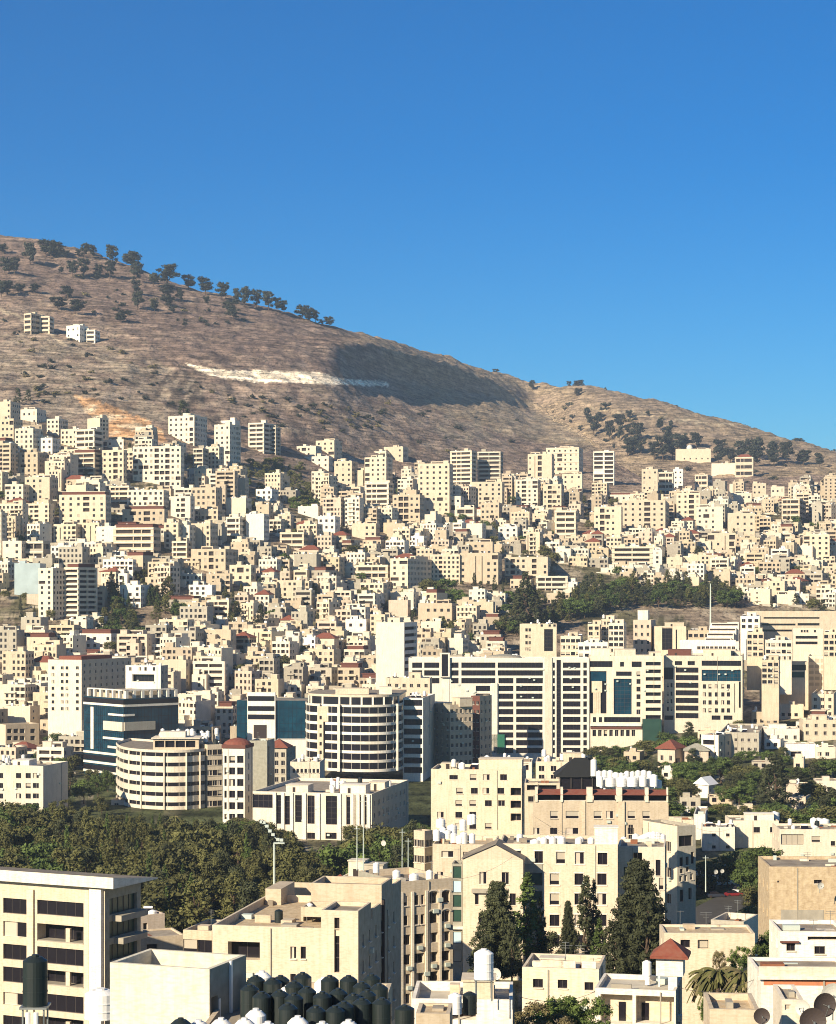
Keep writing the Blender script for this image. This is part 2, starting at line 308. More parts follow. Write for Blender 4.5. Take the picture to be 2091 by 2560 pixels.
    me = bpy.data.meshes.new('terrain'); me.vertices.add(len(V)); me.vertices.foreach_set('co', V.ravel())
    me.loops.add(len(fa) * 4); me.loops.foreach_set('vertex_index', fa.ravel().astype(np.int32)); me.polygons.add(len(fa))
    me.polygons.foreach_set('loop_start', np.arange(len(fa), dtype=np.int32) * 4)
    me.update(calc_edges=True); me.polygons.foreach_set('use_smooth', np.ones(len(fa), bool))
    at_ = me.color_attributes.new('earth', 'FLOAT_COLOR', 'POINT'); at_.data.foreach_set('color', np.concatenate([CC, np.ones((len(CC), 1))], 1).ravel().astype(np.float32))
    m = bpy.data.materials.new('earth'); m.use_nodes = True; nt = m.node_tree; n = nt.nodes; l = nt.links; b = n['Principled BSDF']
    b.inputs['Roughness'].default_value = 1; b.inputs['Specular IOR Level'].default_value = .05
    va = n.new('ShaderNodeAttribute'); va.attribute_name = 'earth'; tc = n.new('ShaderNodeTexCoord')
    def nz(sc, det, sxyz=(1, .42, 1)):
        t = n.new('ShaderNodeTexNoise'); t.inputs['Scale'].default_value = sc; t.inputs['Detail'].default_value = det; t.inputs['Roughness'].default_value = .65
        if sxyz: mp = n.new('ShaderNodeMapping'); mp.inputs['Scale'].default_value = sxyz; l.new(tc.outputs['Object'], mp.inputs[0]); l.new(mp.outputs[0], t.inputs['Vector'])
        else: l.new(tc.outputs['Object'], t.inputs['Vector'])
        return t.outputs[0]
    def mx(a, src, lo_, hi, p0, p1):
        r = n.new('ShaderNodeValToRGB'); r.color_ramp.elements[0].position = p0; r.color_ramp.elements[1].position = p1
        r.color_ramp.elements[0].color = (lo_, lo_, lo_, 1); r.color_ramp.elements[1].color = (hi, hi, hi, 1); l.new(src, r.inputs[0])
        x = n.new('ShaderNodeMix'); x.data_type = 'RGBA'; x.blend_type = 'MULTIPLY'; x.inputs[0].default_value = 1; l.new(a, x.inputs[6]); l.new(r.outputs[0], x.inputs[7]); return x.outputs[2]
    o = mx(va.outputs['Color'], nz(.10, 8), .62, 1.3, .36, .62)
    o = mx(o, nz(.5, 4, (.06, .06, .8)), .66, 1.22, .40, .58)      # terrace lines along the contours
    o = mx(o, nz(.55, 3, (.03, .03, 1.0)), .62, 1.08, .40, .50)
    o = mx(o, nz(.40, 3), .45, 1.1, .34, .46)                       # stones and low scrub
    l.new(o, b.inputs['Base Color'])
    bp = n.new('ShaderNodeBump'); bp.inputs['Strength'].default_value = .7; bp.inputs['Distance'].default_value = 2.0; l.new(nz(.22, 7), bp.inputs['Height']); l.new(bp.outputs[0], b.inputs['Normal'])
    me.materials.append(m); o = link('terrain', me); o['kind'] = 'structure'; return o
make_terrain()

# ------------------------------------------------------------------ buildings
PROT = []        # (left, right, row, distance): nothing nearer may rise above this row here
def cap_row(px, w, d):
    return max([-9e9] + [r for x0, x1, r, dd in PROT if d < dd - 3 and px + w > x0 and px - w < x1])
FR = []          # footprints in plan (centre x, centre y, radius)
MARKED_DARK = {}
PANES = {}
def window_mesh(w, h, style, pane):
    key = (round(w, 1), round(h, 1), style, pane)
    if key in PANES: return PANES[key]
    w, h = key[0], key[1]; mb = MB(); fm = 'frame_dark' if style in ('dark', 'curtain', 'strip') else 'frame'; t = .07
    mb.quad((-.1, .06, -.1), (w + .1, .06, -.1), (w + .1, .06, h + .1), (-.1, .06, h + .1), pane)
    for b in ((0, w, 0, t), (0, w, h - t, h), (0, t, t, h - t), (w - t, w, t, h - t)): mb.box(b[0], b[1], 0, .058, b[2], b[3], fm)
    if style == 'curtain':
        nx = max(1, round(w / 1.5)); nz = max(1, round(h / 1.8))
        for i in range(1, nx): mb.box(w * i / nx - .04, w * i / nx + .04, -.02, .057, t, h - t, fm)
        for i in range(1, nz): mb.box(t, w - t, -.01, .056, h * i / nz - .04, h * i / nz + .04, fm)
    elif style == 'strip':
        nx = max(1, round(w / 1.6))
        for i in range(1, nx): mb.box(w * i / nx - .03, w * i / nx + .03, .01, .057, t, h - t, fm)
    elif style == 'shutter': mb.box(t, w - t, .02, .055, h * .35, h - t, 'shutter')
    elif style == 'half': mb.box(t, w * .55, .03, .055, t, h - t, 'curtain'); mb.box(w * .5 - .03, w * .5 + .03, 0, .057, t, h - t, fm)
    elif w > .9: mb.box(w * .5 - .03, w * .5 + .03, .01, .057, t, h - t, fm)
    if style != 'curtain' and style != 'strip' and .5 < w < 2.6: mb.box(-.06, w + .06, -.40, -.02, -.10, .02, 'pale')
    me = mb.mesh('window'); PANES[key] = me; return me

class Bld:
    """A building whose near vertical corner stands at column xc, distance d; its two seen faces run to columns xl and xr."""
    def __init__(s, name, xl, xc, xr, yt, yb, d, th, L=None, Rr=None, mt='cream', base=None):
        d = d or d_at(xc, yb); s.th = t = math.radians(th); s.c = math.cos(t); s.s = math.sin(t); s.C = at(xc, d, yt); s.mt = mt; s.d = d
        s.WL = L if L else s.tL(xl); s.WR = Rr if Rr else s.tR(xr)
        s.zb = at(xc, d, yb).z if yb else (ground(s.C.x, d) - 1.5); s.H = s.C.z - s.zb; s.name = name
        s.root = bpy.data.objects.new(name, None); COL.objects.link(s.root); s.root.location = (s.C.x, s.C.y, s.zb); s.root.rotation_euler = (0, 0, -t)
        s.mb = MB(); s.wn = MB(); s.px = (xl + xr) / 2; s.row = (yt + (yb or yt + 120)) / 2
        cx, cy = s.world(-s.WL / 2, s.WR / 2); FR.append((cx, cy, math.hypot(s.WL, s.WR) / 2 * .92)); s.yt = yt; s.xl = xl; s.xr = xr
        if yb and yb < 2330: PROT.append((xl, xr, yb - min(16, (yb - yt) * .28), d))
    def world(s, x, y): return s.C.x + x * s.c + y * s.s, s.C.y - x * s.s + y * s.c
    def tL(s, px): k = (px - CX) / F; return (s.C.x - k * s.C.y) / (s.c + k * s.s)
    def tR(s, px): k = (px - CX) / F; return (k * s.C.y - s.C.x) / (s.s - k * s.c)
    def lx(s, px): return s.WL - s.tL(px)
    def z(s, face, px, row):
        if face == 'L': y = s.C.y + s.tL(px) * s.s
        else: y = s.C.y + s.tR(px) * s.c
        return (HR - row) * y / F - s.zb
    def rect(s, face, x0, y0, x1, y1, *rest):      # photo rectangle -> opening on a face
        f = s.lx if face == 'L' else s.tR; zc = (x0 + x1) / 2
        return (f(x0), f(x1), s.z(face, zc, y1), s.z(face, zc, y0)) + rest
    def grid(s, face, n, nf, w=1.3, h=1.5, z0=1.0, z1=None, a0=0.0, a1=None, skip=(), sill=.9, rest=()):
        W = s.WL if face == 'L' else s.WR; a1 = W if a1 is None else a1; z1 = (s.H - 1.0) if z1 is None else z1; fh = (z1 - z0) / nf; o = []
        for k in range(nf):
            for i in range(n):
                if (i, k) in skip or i in skip: continue
                a = a0 + (i + .5) * (a1 - a0) / n; b = z0 + k * fh + min(sill, fh * .3); o.append((a - w / 2, a + w / 2, b, b + min(h, fh * .62)) + tuple(rest))
        return o
    def frame(s, face):
        return {'L': ((-s.WL, 0), (1, 0), s.WL, 0), 'R': ((0, 0), (0, 1), s.WR, math.pi / 2), 'B': ((0, s.WR), (-1, 0), s.WL, math.pi), 'S': ((-s.WL, s.WR), (0, -1), s.WR, -math.pi / 2)}[face]
    def face(s, face, ops, mt=None, rev=.25, style='plain', pane='glass', parts=True, name='window', inmesh=False):
        O, u, W, rz = s.frame(face); mt = mt or s.mt
        s.mb.wall(O, u, W, s.H, [tuple(o[:4]) + (((o[4] if len(o) > 4 and o[4] else rev),) + ((o[6] if len(o) > 6 else None),)) for o in ops] if parts else ops, mt, rev, pane=None if parts else pane)
        if parts:
            for o in ops:
                st = o[5] if len(o) > 5 and o[5] else style; r = o[4] if len(o) > 4 and o[4] else rev
                if len(o) > 6 and o[6]: continue
                a0 = max(o[0], .02); a1 = min(o[1], W - .02); b0 = max(o[2], .02); b1 = min(o[3], s.H - .02)
                if a1 - a0 < .2 or b1 - b0 < .2: continue
                pn = pane
                if st == 'dark' and o[5:] == () or (st == 'dark' and b1 - b0 > 1.2 and a1 - a0 < 3): st = R.choice(['dark', 'dark', 'dark', 'half', 'shutter', 'plain'])
                if isinstance(st, tuple): st, pn = st
                me = window_mesh(a1 - a0, b1 - b0, st, pn); n = (u[1], -u[0]); w = round(a1 - a0, 1); h = round(b1 - b0, 1)
                x = O[0] + u[0] * a0 - n[0] * (r - .062); y = O[1] + u[1] * a0 - n[1] * (r - .062)
                ob = link(name, me, s.root, (x, y, b0), rz); ob.scale = ((a1 - a0) / w, 1, (b1 - b0) / h)
    def part(s, name, mb, label=None):
        o = mb.obj(name, s.root)
        if o and label: o['label'] = label
        return o
    def boxpart(s, name, x0, x1, y0, y1, z0, z1, mt):
        m = MB(); m.box(x0, x1, y0, y1, z0, z1, mt); return s.part(name, m)
    def onface(s, face, a0, a1, b0, b1, out, mt, mb=None, inn=0.0):     # a slab proud of a face
        O, u, W, rz = s.frame(face); n = (u[1], -u[0]); m = mb if mb is not None else MB()
        xs = [O[0] + u[0] * a0 + n[0] * out, O[0] + u[0] * a1 - n[0] * inn]; ys = [O[1] + u[1] * a0 + n[1] * out, O[1] + u[1] * a1 - n[1] * inn]
        m.box(min(xs), max(xs), min(ys), max(ys), b0, b1, mt); return m
    def roofit(s, ph=.9, slab='roof_slab', t=.3):
        m = MB(); m.cap(-s.WL, 0, 0, s.WR, s.H, s.mt, ph, t, slab); s.part('roof', m)
    def extras(s):      # air conditioners and pipes on the seen faces, small things on the roof
        for f in 'LR':
            O, u, W, rz = s.frame(f)
            if W < 6 or s.H < 6: continue
            for i in range(int(W * min(s.H, 25) / 70) + 1):
                if R.random() < .6: a = R.uniform(1, W - 2); z = s.H - R.uniform(3, min(s.H - 1, 18)); m = MB(); s.onface(f, a, a + .85, z, z + .6, .42, 'metal_pale', m); s.part('air_conditioner', m)
            if R.random() < .8: a = R.uniform(.6, W - .8); m = MB(); s.onface(f, a, a + .13, max(0, s.H - 20), s.H - .2, .14, 'concrete', m); s.part('downpipe', m)
        for i in range(R.choice([0, 1, 1, 2]) if s.d > 200 else 0):
            x, y = -s.WL * R.uniform(.1, .9), s.WR * R.uniform(.2, .9); z = s.H - .9; h = R.uniform(1.8, 3.6); m = MB(); m.tube((x, y, z), (x, y, z + h), .03, 5, 'metal')
            for k in range(R.randint(1, 4)): l = R.uniform(.3, .8); m.tube((x - l, y, z + h - .1 - k * .3), (x + l, y, z + h - .1 - k * .3), .025, 4, 'metal')
            s.part('antenna', m)
        for i in range(int(min(9, s.WL * s.WR / 28)) + 1):
            w, l, h = R.uniform(.4, 2.2), R.uniform(.3, 1.6), R.uniform(.3, 1.3); x = R.uniform(-s.WL + .6, -w - .5) if s.WL > w + 1.5 else -s.WL / 2; y = R.uniform(.6, max(.7, s.WR - l - .6)); m = MB(); m.box(x, x + w, y, y + l, s.H - .9, s.H - .9 + h, R.choice(['concrete', 'pale', 'metal_pale', 'rust', 'roof_slab', 'sand'])); s.part('roof_box', m)
    def done(s, label, cat, short=None, group=None, plain=True, roof=True, ph=.9, slab='roof_slab', base=True):
        if plain:
            for f in ('B', 'S'):
                O, u, W, rz = s.frame(f); nf = max(1, int(s.H / 3.4)); n = max(1, int(W / 4))
                s.mb.wall(O, u, W, s.H, s.grid('R' if f == 'S' else 'L', n, nf, 1.2, 1.4) if s.H > 4 else [], s.mt)
        if base: s.mb.box(-s.WL + .01, -.01, .01, s.WR - .01, -14, .02, s.mt)
        s.mb.obj('wall', s.root)
        if label and roof and s.d < 900 and s.mt not in ('glass_blue', 'stained'): s.extras()
        if roof: s.roofit(ph, slab)
        if label: tag(s.root, label, cat, group)
        else: later(s.root, s.px, s.row, cat[0], cat[1], group or 'buildings of the hillside town')
        if short: mark(s.px, s.row, short)
        return s
    def hut(s, x, y, w, dp, h, mt=None, door=True, over=.15, top='roof_slab'):
        m = MB(); mt = mt or s.mt; z = s.H - .9; m.box(x, x + w, y, y + dp, z, z + h, mt); m.box(x - over, x + w + over, y - over, y + dp + over, z + h, z + h + .18, mt)
        if door: m.box(x + w * .3, x + w * .3 + .9, y - .03, y + .02, z, z + 2, 'dark')
        return s.part('stair_hut', m)

# tanks, dishes and other loose rooftop things ------------------------------------------
def tank_mesh(mt, r=.55, h=1.5, lid=True, stand=0.0):
    m = MB()
    if stand:
        for a, b in ((-.4, -.4), (.4, -.4), (.4, .4), (-.4, .4)): m.tube((a, b, 0), (a, b, stand), .04, 4, 'metal')
        m.box(-.5, .5, -.5, .5, stand - .06, stand, 'metal')
    m.cyl(0, 0, stand, stand + .06, r * 1.02, 24, mt)
    m.cyl(0, 0, stand + .06, stand + h, r, 24, mt, cap=False)
    for k in (.3, .62): m.cyl(0, 0, stand + h * k, stand + h * k + .05, r * 1.03, 24, mt)
    m.cyl(0, 0, stand + h, stand + h + .16, r, 24, mt, r2=r * .55); m.cyl(0, 0, stand + h + .16, stand + h + .24, r * .3, 10, mt)
    return m.mesh('water_tank')
TANKW = tank_mesh('tank_white'); TANKB = tank_mesh('tank_black', .62, 1.7); TANKS = tank_mesh('tank_white', .5, 1.3, stand=1.1); TANKF = tank_mesh('tank_white', .75, 1.15)
def dish_mesh(r, mt):
    m = MB(); n, k = 16, 4; vs_ = [(0, 0, 0)]; fs = []
    for j in range(1, k + 1):
        q = r * j / k
        for i in range(n): t = 2 * math.pi * i / n; vs_.append((q * math.cos(t), -.16 * r * (j / k) ** 2 * 1.6, q * math.sin(t)))
    for i in range(n): fs.append((0, 1 + i, 1 + (i + 1) % n))
    for j in range(1, k):
        for i in range(n): a = 1 + (j - 1) * n + i; b = 1 + (j - 1) * n + (i + 1) % n; fs.append((a, b, b + n, a + n))
    m.add(vs_, fs, mt); m.add([(x, y + .03, z) for x, y, z in vs_], [tuple(reversed(f)) for f in fs], mt)
    m.tube((0, 0, 0), (0, -r * .95, 0), .02, 5, 'metal'); m.tube((0, -.25 * r, -r), (0, -r * .95, 0), .02, 5, 'metal'); m.cyl(0, -r * .95, -.05, .07, .05, 6, 'metal')
    m.tube((0, .05, 0), (0, .35, -r * .4), .04, 6, 'metal'); m.tube((0, .35, -r * .4), (0, .35, -r - .7), .045, 6, 'metal'); return m.mesh('satellite_dish')
DISH = {k: dish_mesh(.6, k) for k in ('dish', 'dish_dark')}
def put(name, me, px, row, d, desc, cat, group, sc=1.0, rz=0.0, label=None):   # a thing whose foot shows at (px,row)
    p = at(px, d, row); o = link(name, me, None, p, rz, sc)
    if label: tag(o, label, cat, group)
    else: later(o, px, row, desc, cat, group)
    return o
def tanks(pts, me=None, sc=1.0, desc='white roof tank', group='white water tanks on the roofs'):
    for p in pts:
        px, row, d = p[:3]; q = me or (TANKW if R.random() < .7 else TANKF); put('water_tank', q, px, row, d, desc, 'water tank', group, sc * R.uniform(.92, 1.1), R.uniform(0, 6))
def on_roof(b, items):    # (u, v, mesh, name, desc, cat, group, scale): u, v fractions of the roof
    for u, v, me, nm, desc, cat, grp, sc in items:
        x, y = -b.WL * (1 - u), b.WR * v; wx, wy = b.world(x, y); z = b.zb + b.H - .9
        o = link(nm, me, None, (wx, wy, z), R.uniform(0, 6), sc); q = scr((wx, wy, z)); later(o, q[0], q[1], desc, cat, grp)
def roof_tanks(b, n, black=0, sc=1.0, v0=.15, v1=.85):
    it = []
    for i in range(n):
        u = R.uniform(.08, .92); v = R.uniform(v0, v1); k = i < black
        it.append((u, v, TANKB if k else R.choice([TANKW, TANKW, TANKS, TANKF]), 'water_tank', 'black roof tank' if k else R.choice(['white roof tank', 'squat white roof tank', 'pale roof tank']), 'water tank', 'black water tanks on the roofs' if k else 'white water tanks on the roofs', sc * R.uniform(.9, 1.15)))
    on_roof(b, it)

def panel_mesh():
    m = MB(); m.add([(-1, 0, .35), (1, 0, .35), (1, 1.5, 1.25), (-1, 1.5, 1.25), (-1, .06, .27), (1, .06, .27), (1, 1.56, 1.17), (-1, 1.56, 1.17)], [(0, 1, 2, 3), (7, 6, 5, 4), (0, 4, 5, 1), (1, 5, 6, 2), (2, 6, 7, 3), (3, 7, 4, 0)], 'glass_black')
    for x in (-.9, .9): m.tube((x, .1, 0), (x, .1, .35), .03, 4, 'metal'); m.tube((x, 1.45, 0), (x, 1.45, 1.2), .03, 4, 'metal')
    m.tube((-.8, 1.75, 1.35), (.8, 1.75, 1.35), .26, 8, 'tank_white'); return m.mesh('solar_heater')
PANEL = panel_mesh()
def panels(b, n):
    for i in range(n):
        x, y = -b.WL * R.uniform(.12, .88), b.WR * R.uniform(.15, .8); wx, wy = b.world(x, y); z = b.zb + b.H - .9; o = link('solar_heater', PANEL, None, (wx, wy, z), R.uniform(-.6, .6)); q = scr((wx, wy, z)); later(o, q[0], q[1], 'solar water heater', 'solar heater', 'solar water heaters on the roofs')

def dishes(b, n):
    for i in range(n):
        x, y = -b.WL * R.uniform(.08, .92), b.WR * R.uniform(.1, .7); wx, wy = b.world(x, y); z = b.zb + b.H + .1; o = link('satellite_dish', DISH['dish' if R.random() < .75 else 'dish_dark'], None, (wx, wy, z), R.uniform(-1, .6), R.uniform(.8, 1.2)); q = scr((wx, wy, z)); later(o, q[0], q[1], 'small roof dish', 'satellite dish', 'satellite dishes on the roofs')

# ------------------------------------------------------------------ foreground and valley buildings
G = (None, None)
# modern block at the lower left: overhanging white roof, framed windows, dark glass flank
b = Bld('office_building', -230, 262, 352, 2218, 2640, 285, 25, mt='cream')
rows = [(2247, 2285), (2305, 2343), (2362, 2400), (2419, 2457), (2483, 2514), (2541, 2572), (2600, 2630)]
ops = []
for k, (y0, y1) in enumerate(rows):
    for x0 in (-200, -105, 8): ops.append(b.rect('L', x0, y0, x0 + 59, y1, .35, 'half' if (k * 7 + x0) % 3 == 0 else 'strip'))
    y0, y1 = [(2254, 2290), (2313, 2357), (2371, 2412), (2428, 2466), (2488, 2530), (2546, 2590), (2602, 2640)][k]
    if k % 2 == 0: ops.append(b.rect('L', 93, y0, 209, y1, .35, 'strip'))
    else: ops.append(b.rect('L', 93, y0, 209, y1, 2.2, 'strip'))
b.face('L', ops, pane='glass_black')
fl = [b.H - 4.2 - 3.3 * k for k in range(6)]
b.face('R', [(1.2, b.WR - 1, z, z + 2.35, .5, ('curtain', 'glass_green')) for z in fl if z > 0], mt='render_shade_grey')
m = MB(); a0, a1 = b.lx(228), b.lx(258); b.onface('L', a0, a1, 0, b.H - .35, .55, 'white', m); b.part('pier', m)
m = MB(); b.onface('L', b.lx(212), b.lx(222), 0, b.H - .4, .05, 'cream', m); b.onface('L', b.lx(70), b.lx(86), 0, b.H - 1.1, .35, 'cream', m); b.part('facade_rib', m)
for k in (1, 3, 5):
    z = b.z('L', 150, [0, 2357, 0, 2466, 0, 2590][k]); x0, x1 = b.lx(93) - b.WL, b.lx(209) - b.WL
    m = MB(); m.box(x0 + .1, x1 - .1, .02, 2.1, z + .01, z + .16, 'concrete'); b.part('balcony', m)
    m = MB(); m.box(x0 + 4.9, x0 + 5.6, .1, .5, z + .16, z + 2.1, 'cream'); b.part('balcony_post', m)
for k in range(5):
    z = fl[k]; m = MB(); m.box(.02, 1.5, 2 + k * .5, b.WR - .5, z - .95, z - .1, 'concrete'); b.part('side_terrace', m)
m = MB(); X0, X1, Y0, Y1, Z0 = -b.WL - 1.5, 2.3, -1.3, b.WR + 1, b.H + .01; m.add([(X0, Y0, Z0), (X1, Y0, Z0), (X1, Y1, Z0), (X0, Y1, Z0), (X0, Y0, Z0 + 1.6), (X1, Y0, Z0 + 1.6), (X1, Y1, Z0 + .2), (X0, Y1, Z0 + .2)], [(3, 2, 1, 0), (0, 1, 5, 4), (1, 2, 6, 5), (2, 3, 7, 6), (3, 0, 4, 7)], 'white'); m.add([(X0, Y0, Z0 + 1.6), (X1, Y0, Z0 + 1.6), (X1, Y1, Z0 + .2), (X0, Y1, Z0 + .2)], [(0, 1, 2, 3)], 'roof_slab'); b.part('roof_slab', m)
b.done('modern cream office block with overhanging white roof slab and dark glass flank', 'office building', 'the block with the overhanging white roof', roof=False)
# rough stained shaft on the roof below
b = Bld('stair_tower', 275, 524, 622, 2424, 2800, 120, 20, mt='stained', Rr=5.2)
b.face('L', [], parts=False)
zd = b.z('R', 545, 2560); b.face('R', [(.25, 1.15, zd - 1, zd + 1.75, .6, None, 'dark')], mt='render_shade_grey')
m = MB(); m.box(.02, .16, 2.7, 2.95, .2, b.H + .02, 'tank_white'); b.part('downpipe', m)
m = MB(); m.box(.02, .07, 1.2, 1.42, zd - 1, zd + 1.5, 'tank_white'); b.part('door_frame', m)
b.done('box-shaped rooftop stair tower with grey streaked render and sunken roof', 'stair tower', 'the streaked rooftop stair tower', ph=1.1, slab='mud')
# the block that carries the tanks at the lower edge
b = Bld('apartment_building', 428, 905, 960, 2676, None, 105.5, 3, Rr=24, mt='sand'); b.face('L', b.grid('L', 5, 4)); b.face('R', [], parts=False)
b.done('sand-coloured block whose roof carries the crowd of black tanks', 'apartment building', ph=.5)
ZR = -25.2
def roof_at(px, d): return HR - ZR * F / d
for i, (px, d) in enumerate([(702, 121), (757, 122), (768, 117.5), (700, 116.5), (735, 115.5), (655, 116), (825, 121), (846, 117), (806, 116), (872, 121), (905, 119), (884, 115.5), (930, 121.5), (918, 116.5), (948, 118.5), (640, 121), (790, 112), (838, 112)]):
    put('water_tank', TANKB, px, roof_at(px, d), d, 'black roof tank', 'water tank', 'black water tanks on the near roof', (.88, .88, 1.28), i)
for i, (px, d) in enumerate([(497, 109.5), (553, 110), (612, 110), (670, 109), (745, 110.5), (806, 109), (872, 109.5), (640, 112.5), (720, 119.2), (810, 121.8), (655, 124)]):
    put('water_tank', TANKF, px, roof_at(px, d), d, 'fat white tank', 'water tank', 'white water tanks on the near roof', (.78, .78, 1.6), i)
for px, d in ((452, 108.5), (625, 118), (720, 112.5), (860, 113), (905, 114), (955, 114), (682, 120), (736, 119)): put('water_tank', TANKB, px, roof_at(px, d), d, 'black tank', 'water tank', 'black water tanks on the near roof', (.9, .9, 1.3))
t = put('water_tank', TANKB, 88, 2560, 96, '', '', None, 1.05, label='tall black tank on a steel stand before the office block'); t.location.z += .9; t['category'] = 'water tank'; t.scale = (.95, .95, 1.25)
m = MB()
for x, y in ((-.5, -.5), (.5, -.5), (.5, .5), (-.5, .5)): m.tube((x, y, -4), (x, y, .9), .05, 5, 'metal')
m.box(-.65, .65, -.65, .65, .8, .9, 'metal'); o = m.obj('tank_stand', None, at(88, 96, 2560)); tag(o, 'steel stand with white pipes under the tall black tank', 'stand')
m = MB(); m.cyl(.18, -.75, -4, .7, .12, 10, 'tank_white'); m.cyl(-.2, -.75, -4, .7, .12, 10, 'tank_white'); m.obj('pipe', o)
put('water_tank', TANKF, 252, 2545, 150, 'fat white tank', 'water tank', 'white water tanks on the roofs', 1.6)

# terrace house with slit window and its long flank, shade put into its grey colour
b = Bld('apartment_building', 531, 896, 1003, 2324, 2640, 235, 11, mt='cream')
W = b.WL; a_s = b.lx(803); ops = [b.rect('L', 570, 2355, 650, 2400, 1.6, 'strip'), b.rect('L', 726, 2367, 741, 2398, .3, 'dark'), b.rect('L', 752, 2367, 765, 2398, .3, 'dark'), b.rect('L', 726, 2435, 740, 2466, .3, 'dark'), b.rect('L', 752, 2435, 765, 2466, .3, 'dark'), b.rect('L', 836, 2324, 849, 2432, .4, 'curtain')]
b.face('L', ops, pane='glass_black')
g = [(2 + 3.6 * i, 3.0 + 3.6 * i, z, z + 1.4, .2, 'shutter') for i in range(int(b.WR / 3.8)) for z in (2.5, 6, 9.3, 12.4) if z < b.H - 2]
b.face('R', g, mt='render_shade_grey')
m = MB(); x0 = a_s - W; h2 = b.H + 2.15
m.wall((x0, 0), (1, 0), -x0, 2.15, [(b.lx(836) - a_s, b.lx(849) - a_s, .01, 1.3, .4)], 'cream', z0=b.H); m.wall((0, 0), (0, 1), 7, 2.15, [], 'render_shade_grey', z0=b.H); m.wall((0, 7), (-1, 0), -x0, 2.15, [], 'cream', z0=b.H); m.wall((x0, 7), (0, -1), 7, 2.15, [], 'cream', z0=b.H)
m.cap(x0, 0, 0, 7, h2, 'cream', .5); b.part('stair_hut', m)
q_ = b.WR; m = MB(); m.box(.02, .3, q_ * .52, q_ * .55, 0, b.H + 1.5, 'dark'); b.part('dark_joint', m)
for y0, y1, hh in ((8, q_ * .5, 1.2), (q_ * .52, q_ * .78, 3.4), (q_ * .78 + .1, q_, 2.4)):
    m = MB(); m.wall((0, y0), (0, 1), y1 - y0, hh, [], 'render_shade_grey', z0=b.H); m.wall((-9, y0), (1, 0), 9, hh, [], 'sand', z0=b.H); m.wall((0, y1), (-1, 0), 9, hh, [], 'sand', z0=b.H); m.wall((-9, y1), (0, -1), y1 - y0, hh, [], 'sand', z0=b.H); m.cap(-9, 0, y0, y1, b.H + hh, 'sand', .8); b.part('upper_storey', m)
m = MB()
for (x0, x1, y0, y1, z0, z1) in ((-W + .5, -W + 2.6, 22, 29, 0, 2.1), (-9.5, -9.2, 10, 33, 0, 1.2), (-W + 3, -W + 5, 8, 8.4, 0, .9), (-11, -9.6, 6, 8, 0, .7), (-W + .35, -9.5, 31, 31.3, 0, 1.7)): m.box(x0, x1, y0, y1, b.H - .9 + z0, b.H - .9 + z1, 'sand')
b.part('roof_wall', m)
b.done('cream terrace block with a tall slit window and a long shade-grey flank', 'apartment building', 'the terrace block with the slit window', ph=.9, slab='mud')
roof_tanks(b, 4, 1, .9, .05, .5); panels(b, 2); dishes(b, 2)
# ribbed facade block with arched upper windows
b = Bld('apartment_building', 985, 1001, 1133, 2205, 2640, 300, 62, mt='sand', L=14)
W = b.WR; ops = []; colx = [b.tR(x) for x in (1002, 1029, 1064, 1098, 1128)]
for k in range(8):
    z = b.z('R', 1060, 2270 + 48.7 * k)
    for i in range(4):
        a0 = colx[i] + .5; a1 = colx[i + 1] - .2; zz = b.H - 3.7 - 2.95 * k
        if zz < .4: continue
        if k < 2 and i < 2: ops += [(a0, a0 + .7, zz, zz + 1.5, .3), (a0 + 1.1, min(a1, a0 + 1.8), zz, zz + 1.5, .3)]
        else: ops.append((a0, a1, zz, zz + (1.75 if k < 2 else 1.55), .5, ['dark', 'half', 'dark', 'strip'][(i + k) % 4]))
b.face('R', ops, pane='glass_black', style='dark'); b.face('L', [], mt='render_shade_grey', parts=False)
for i in range(4):
    m = MB(); b.onface('R', colx[i] - .05, colx[i] + .36, 0, b.H - 1.6, .22, 'pale', m); b.part('rib', m)
for k in range(2):       # arch heads over the top windows
    for i in (2, 3):
        zz = b.H - 3.7 - 2.95 * k + 1.75; a0 = colx[i] + .5; a1 = colx[i + 1] - .2; n = 8; m = MB(); ac = (a0 + a1) / 2; r = (a1 - a0) / 2 + .25
        for j in range(n):
            t0, t1 = math.pi * j / n, math.pi * (j + 1) / n
            for tt, uu in ((t0, t1),):
                m.add([(.02, ac + r * math.cos(tt), zz - .1 + .5 * math.sin(tt)), (.02, ac + (r - .25) * math.cos(tt), zz - .1 + .35 * math.sin(tt)), (.02, ac + (r - .25) * math.cos(uu), zz - .1 + .35 * math.sin(uu)), (.02, ac + r * math.cos(uu), zz - .1 + .5 * math.sin(uu)),
                       (.16, ac + r * math.cos(tt), zz - .1 + .5 * math.sin(tt)), (.16, ac + (r - .25) * math.cos(tt), zz - .1 + .35 * math.sin(tt)), (.16, ac + (r - .25) * math.cos(uu), zz - .1 + .35 * math.sin(uu)), (.16, ac + r * math.cos(uu), zz - .1 + .5 * math.sin(uu))],
                      [(4, 5, 6, 7), (0, 4, 7, 3), (1, 2, 6, 5)], 'pale')
        b.part('arch', m)
for (i, k) in ((1, 2), (3, 1), (3, 2), (0, 3), (2, 3), (3, 3), (2, 4), (0, 4)):
    m = MB(); zz = b.H - 4.5 - 2.95 * k; b.onface('R', colx[i] + 1.0, colx[i] + 1.8, zz, zz + .55, .4, 'metal_pale', m); b.part('air_conditioner', m)
b.done('sandy tall block with pale vertical ribs, arched top windows and air conditioners', 'apartment building', 'the ribbed block with arched windows', ph=1.0)
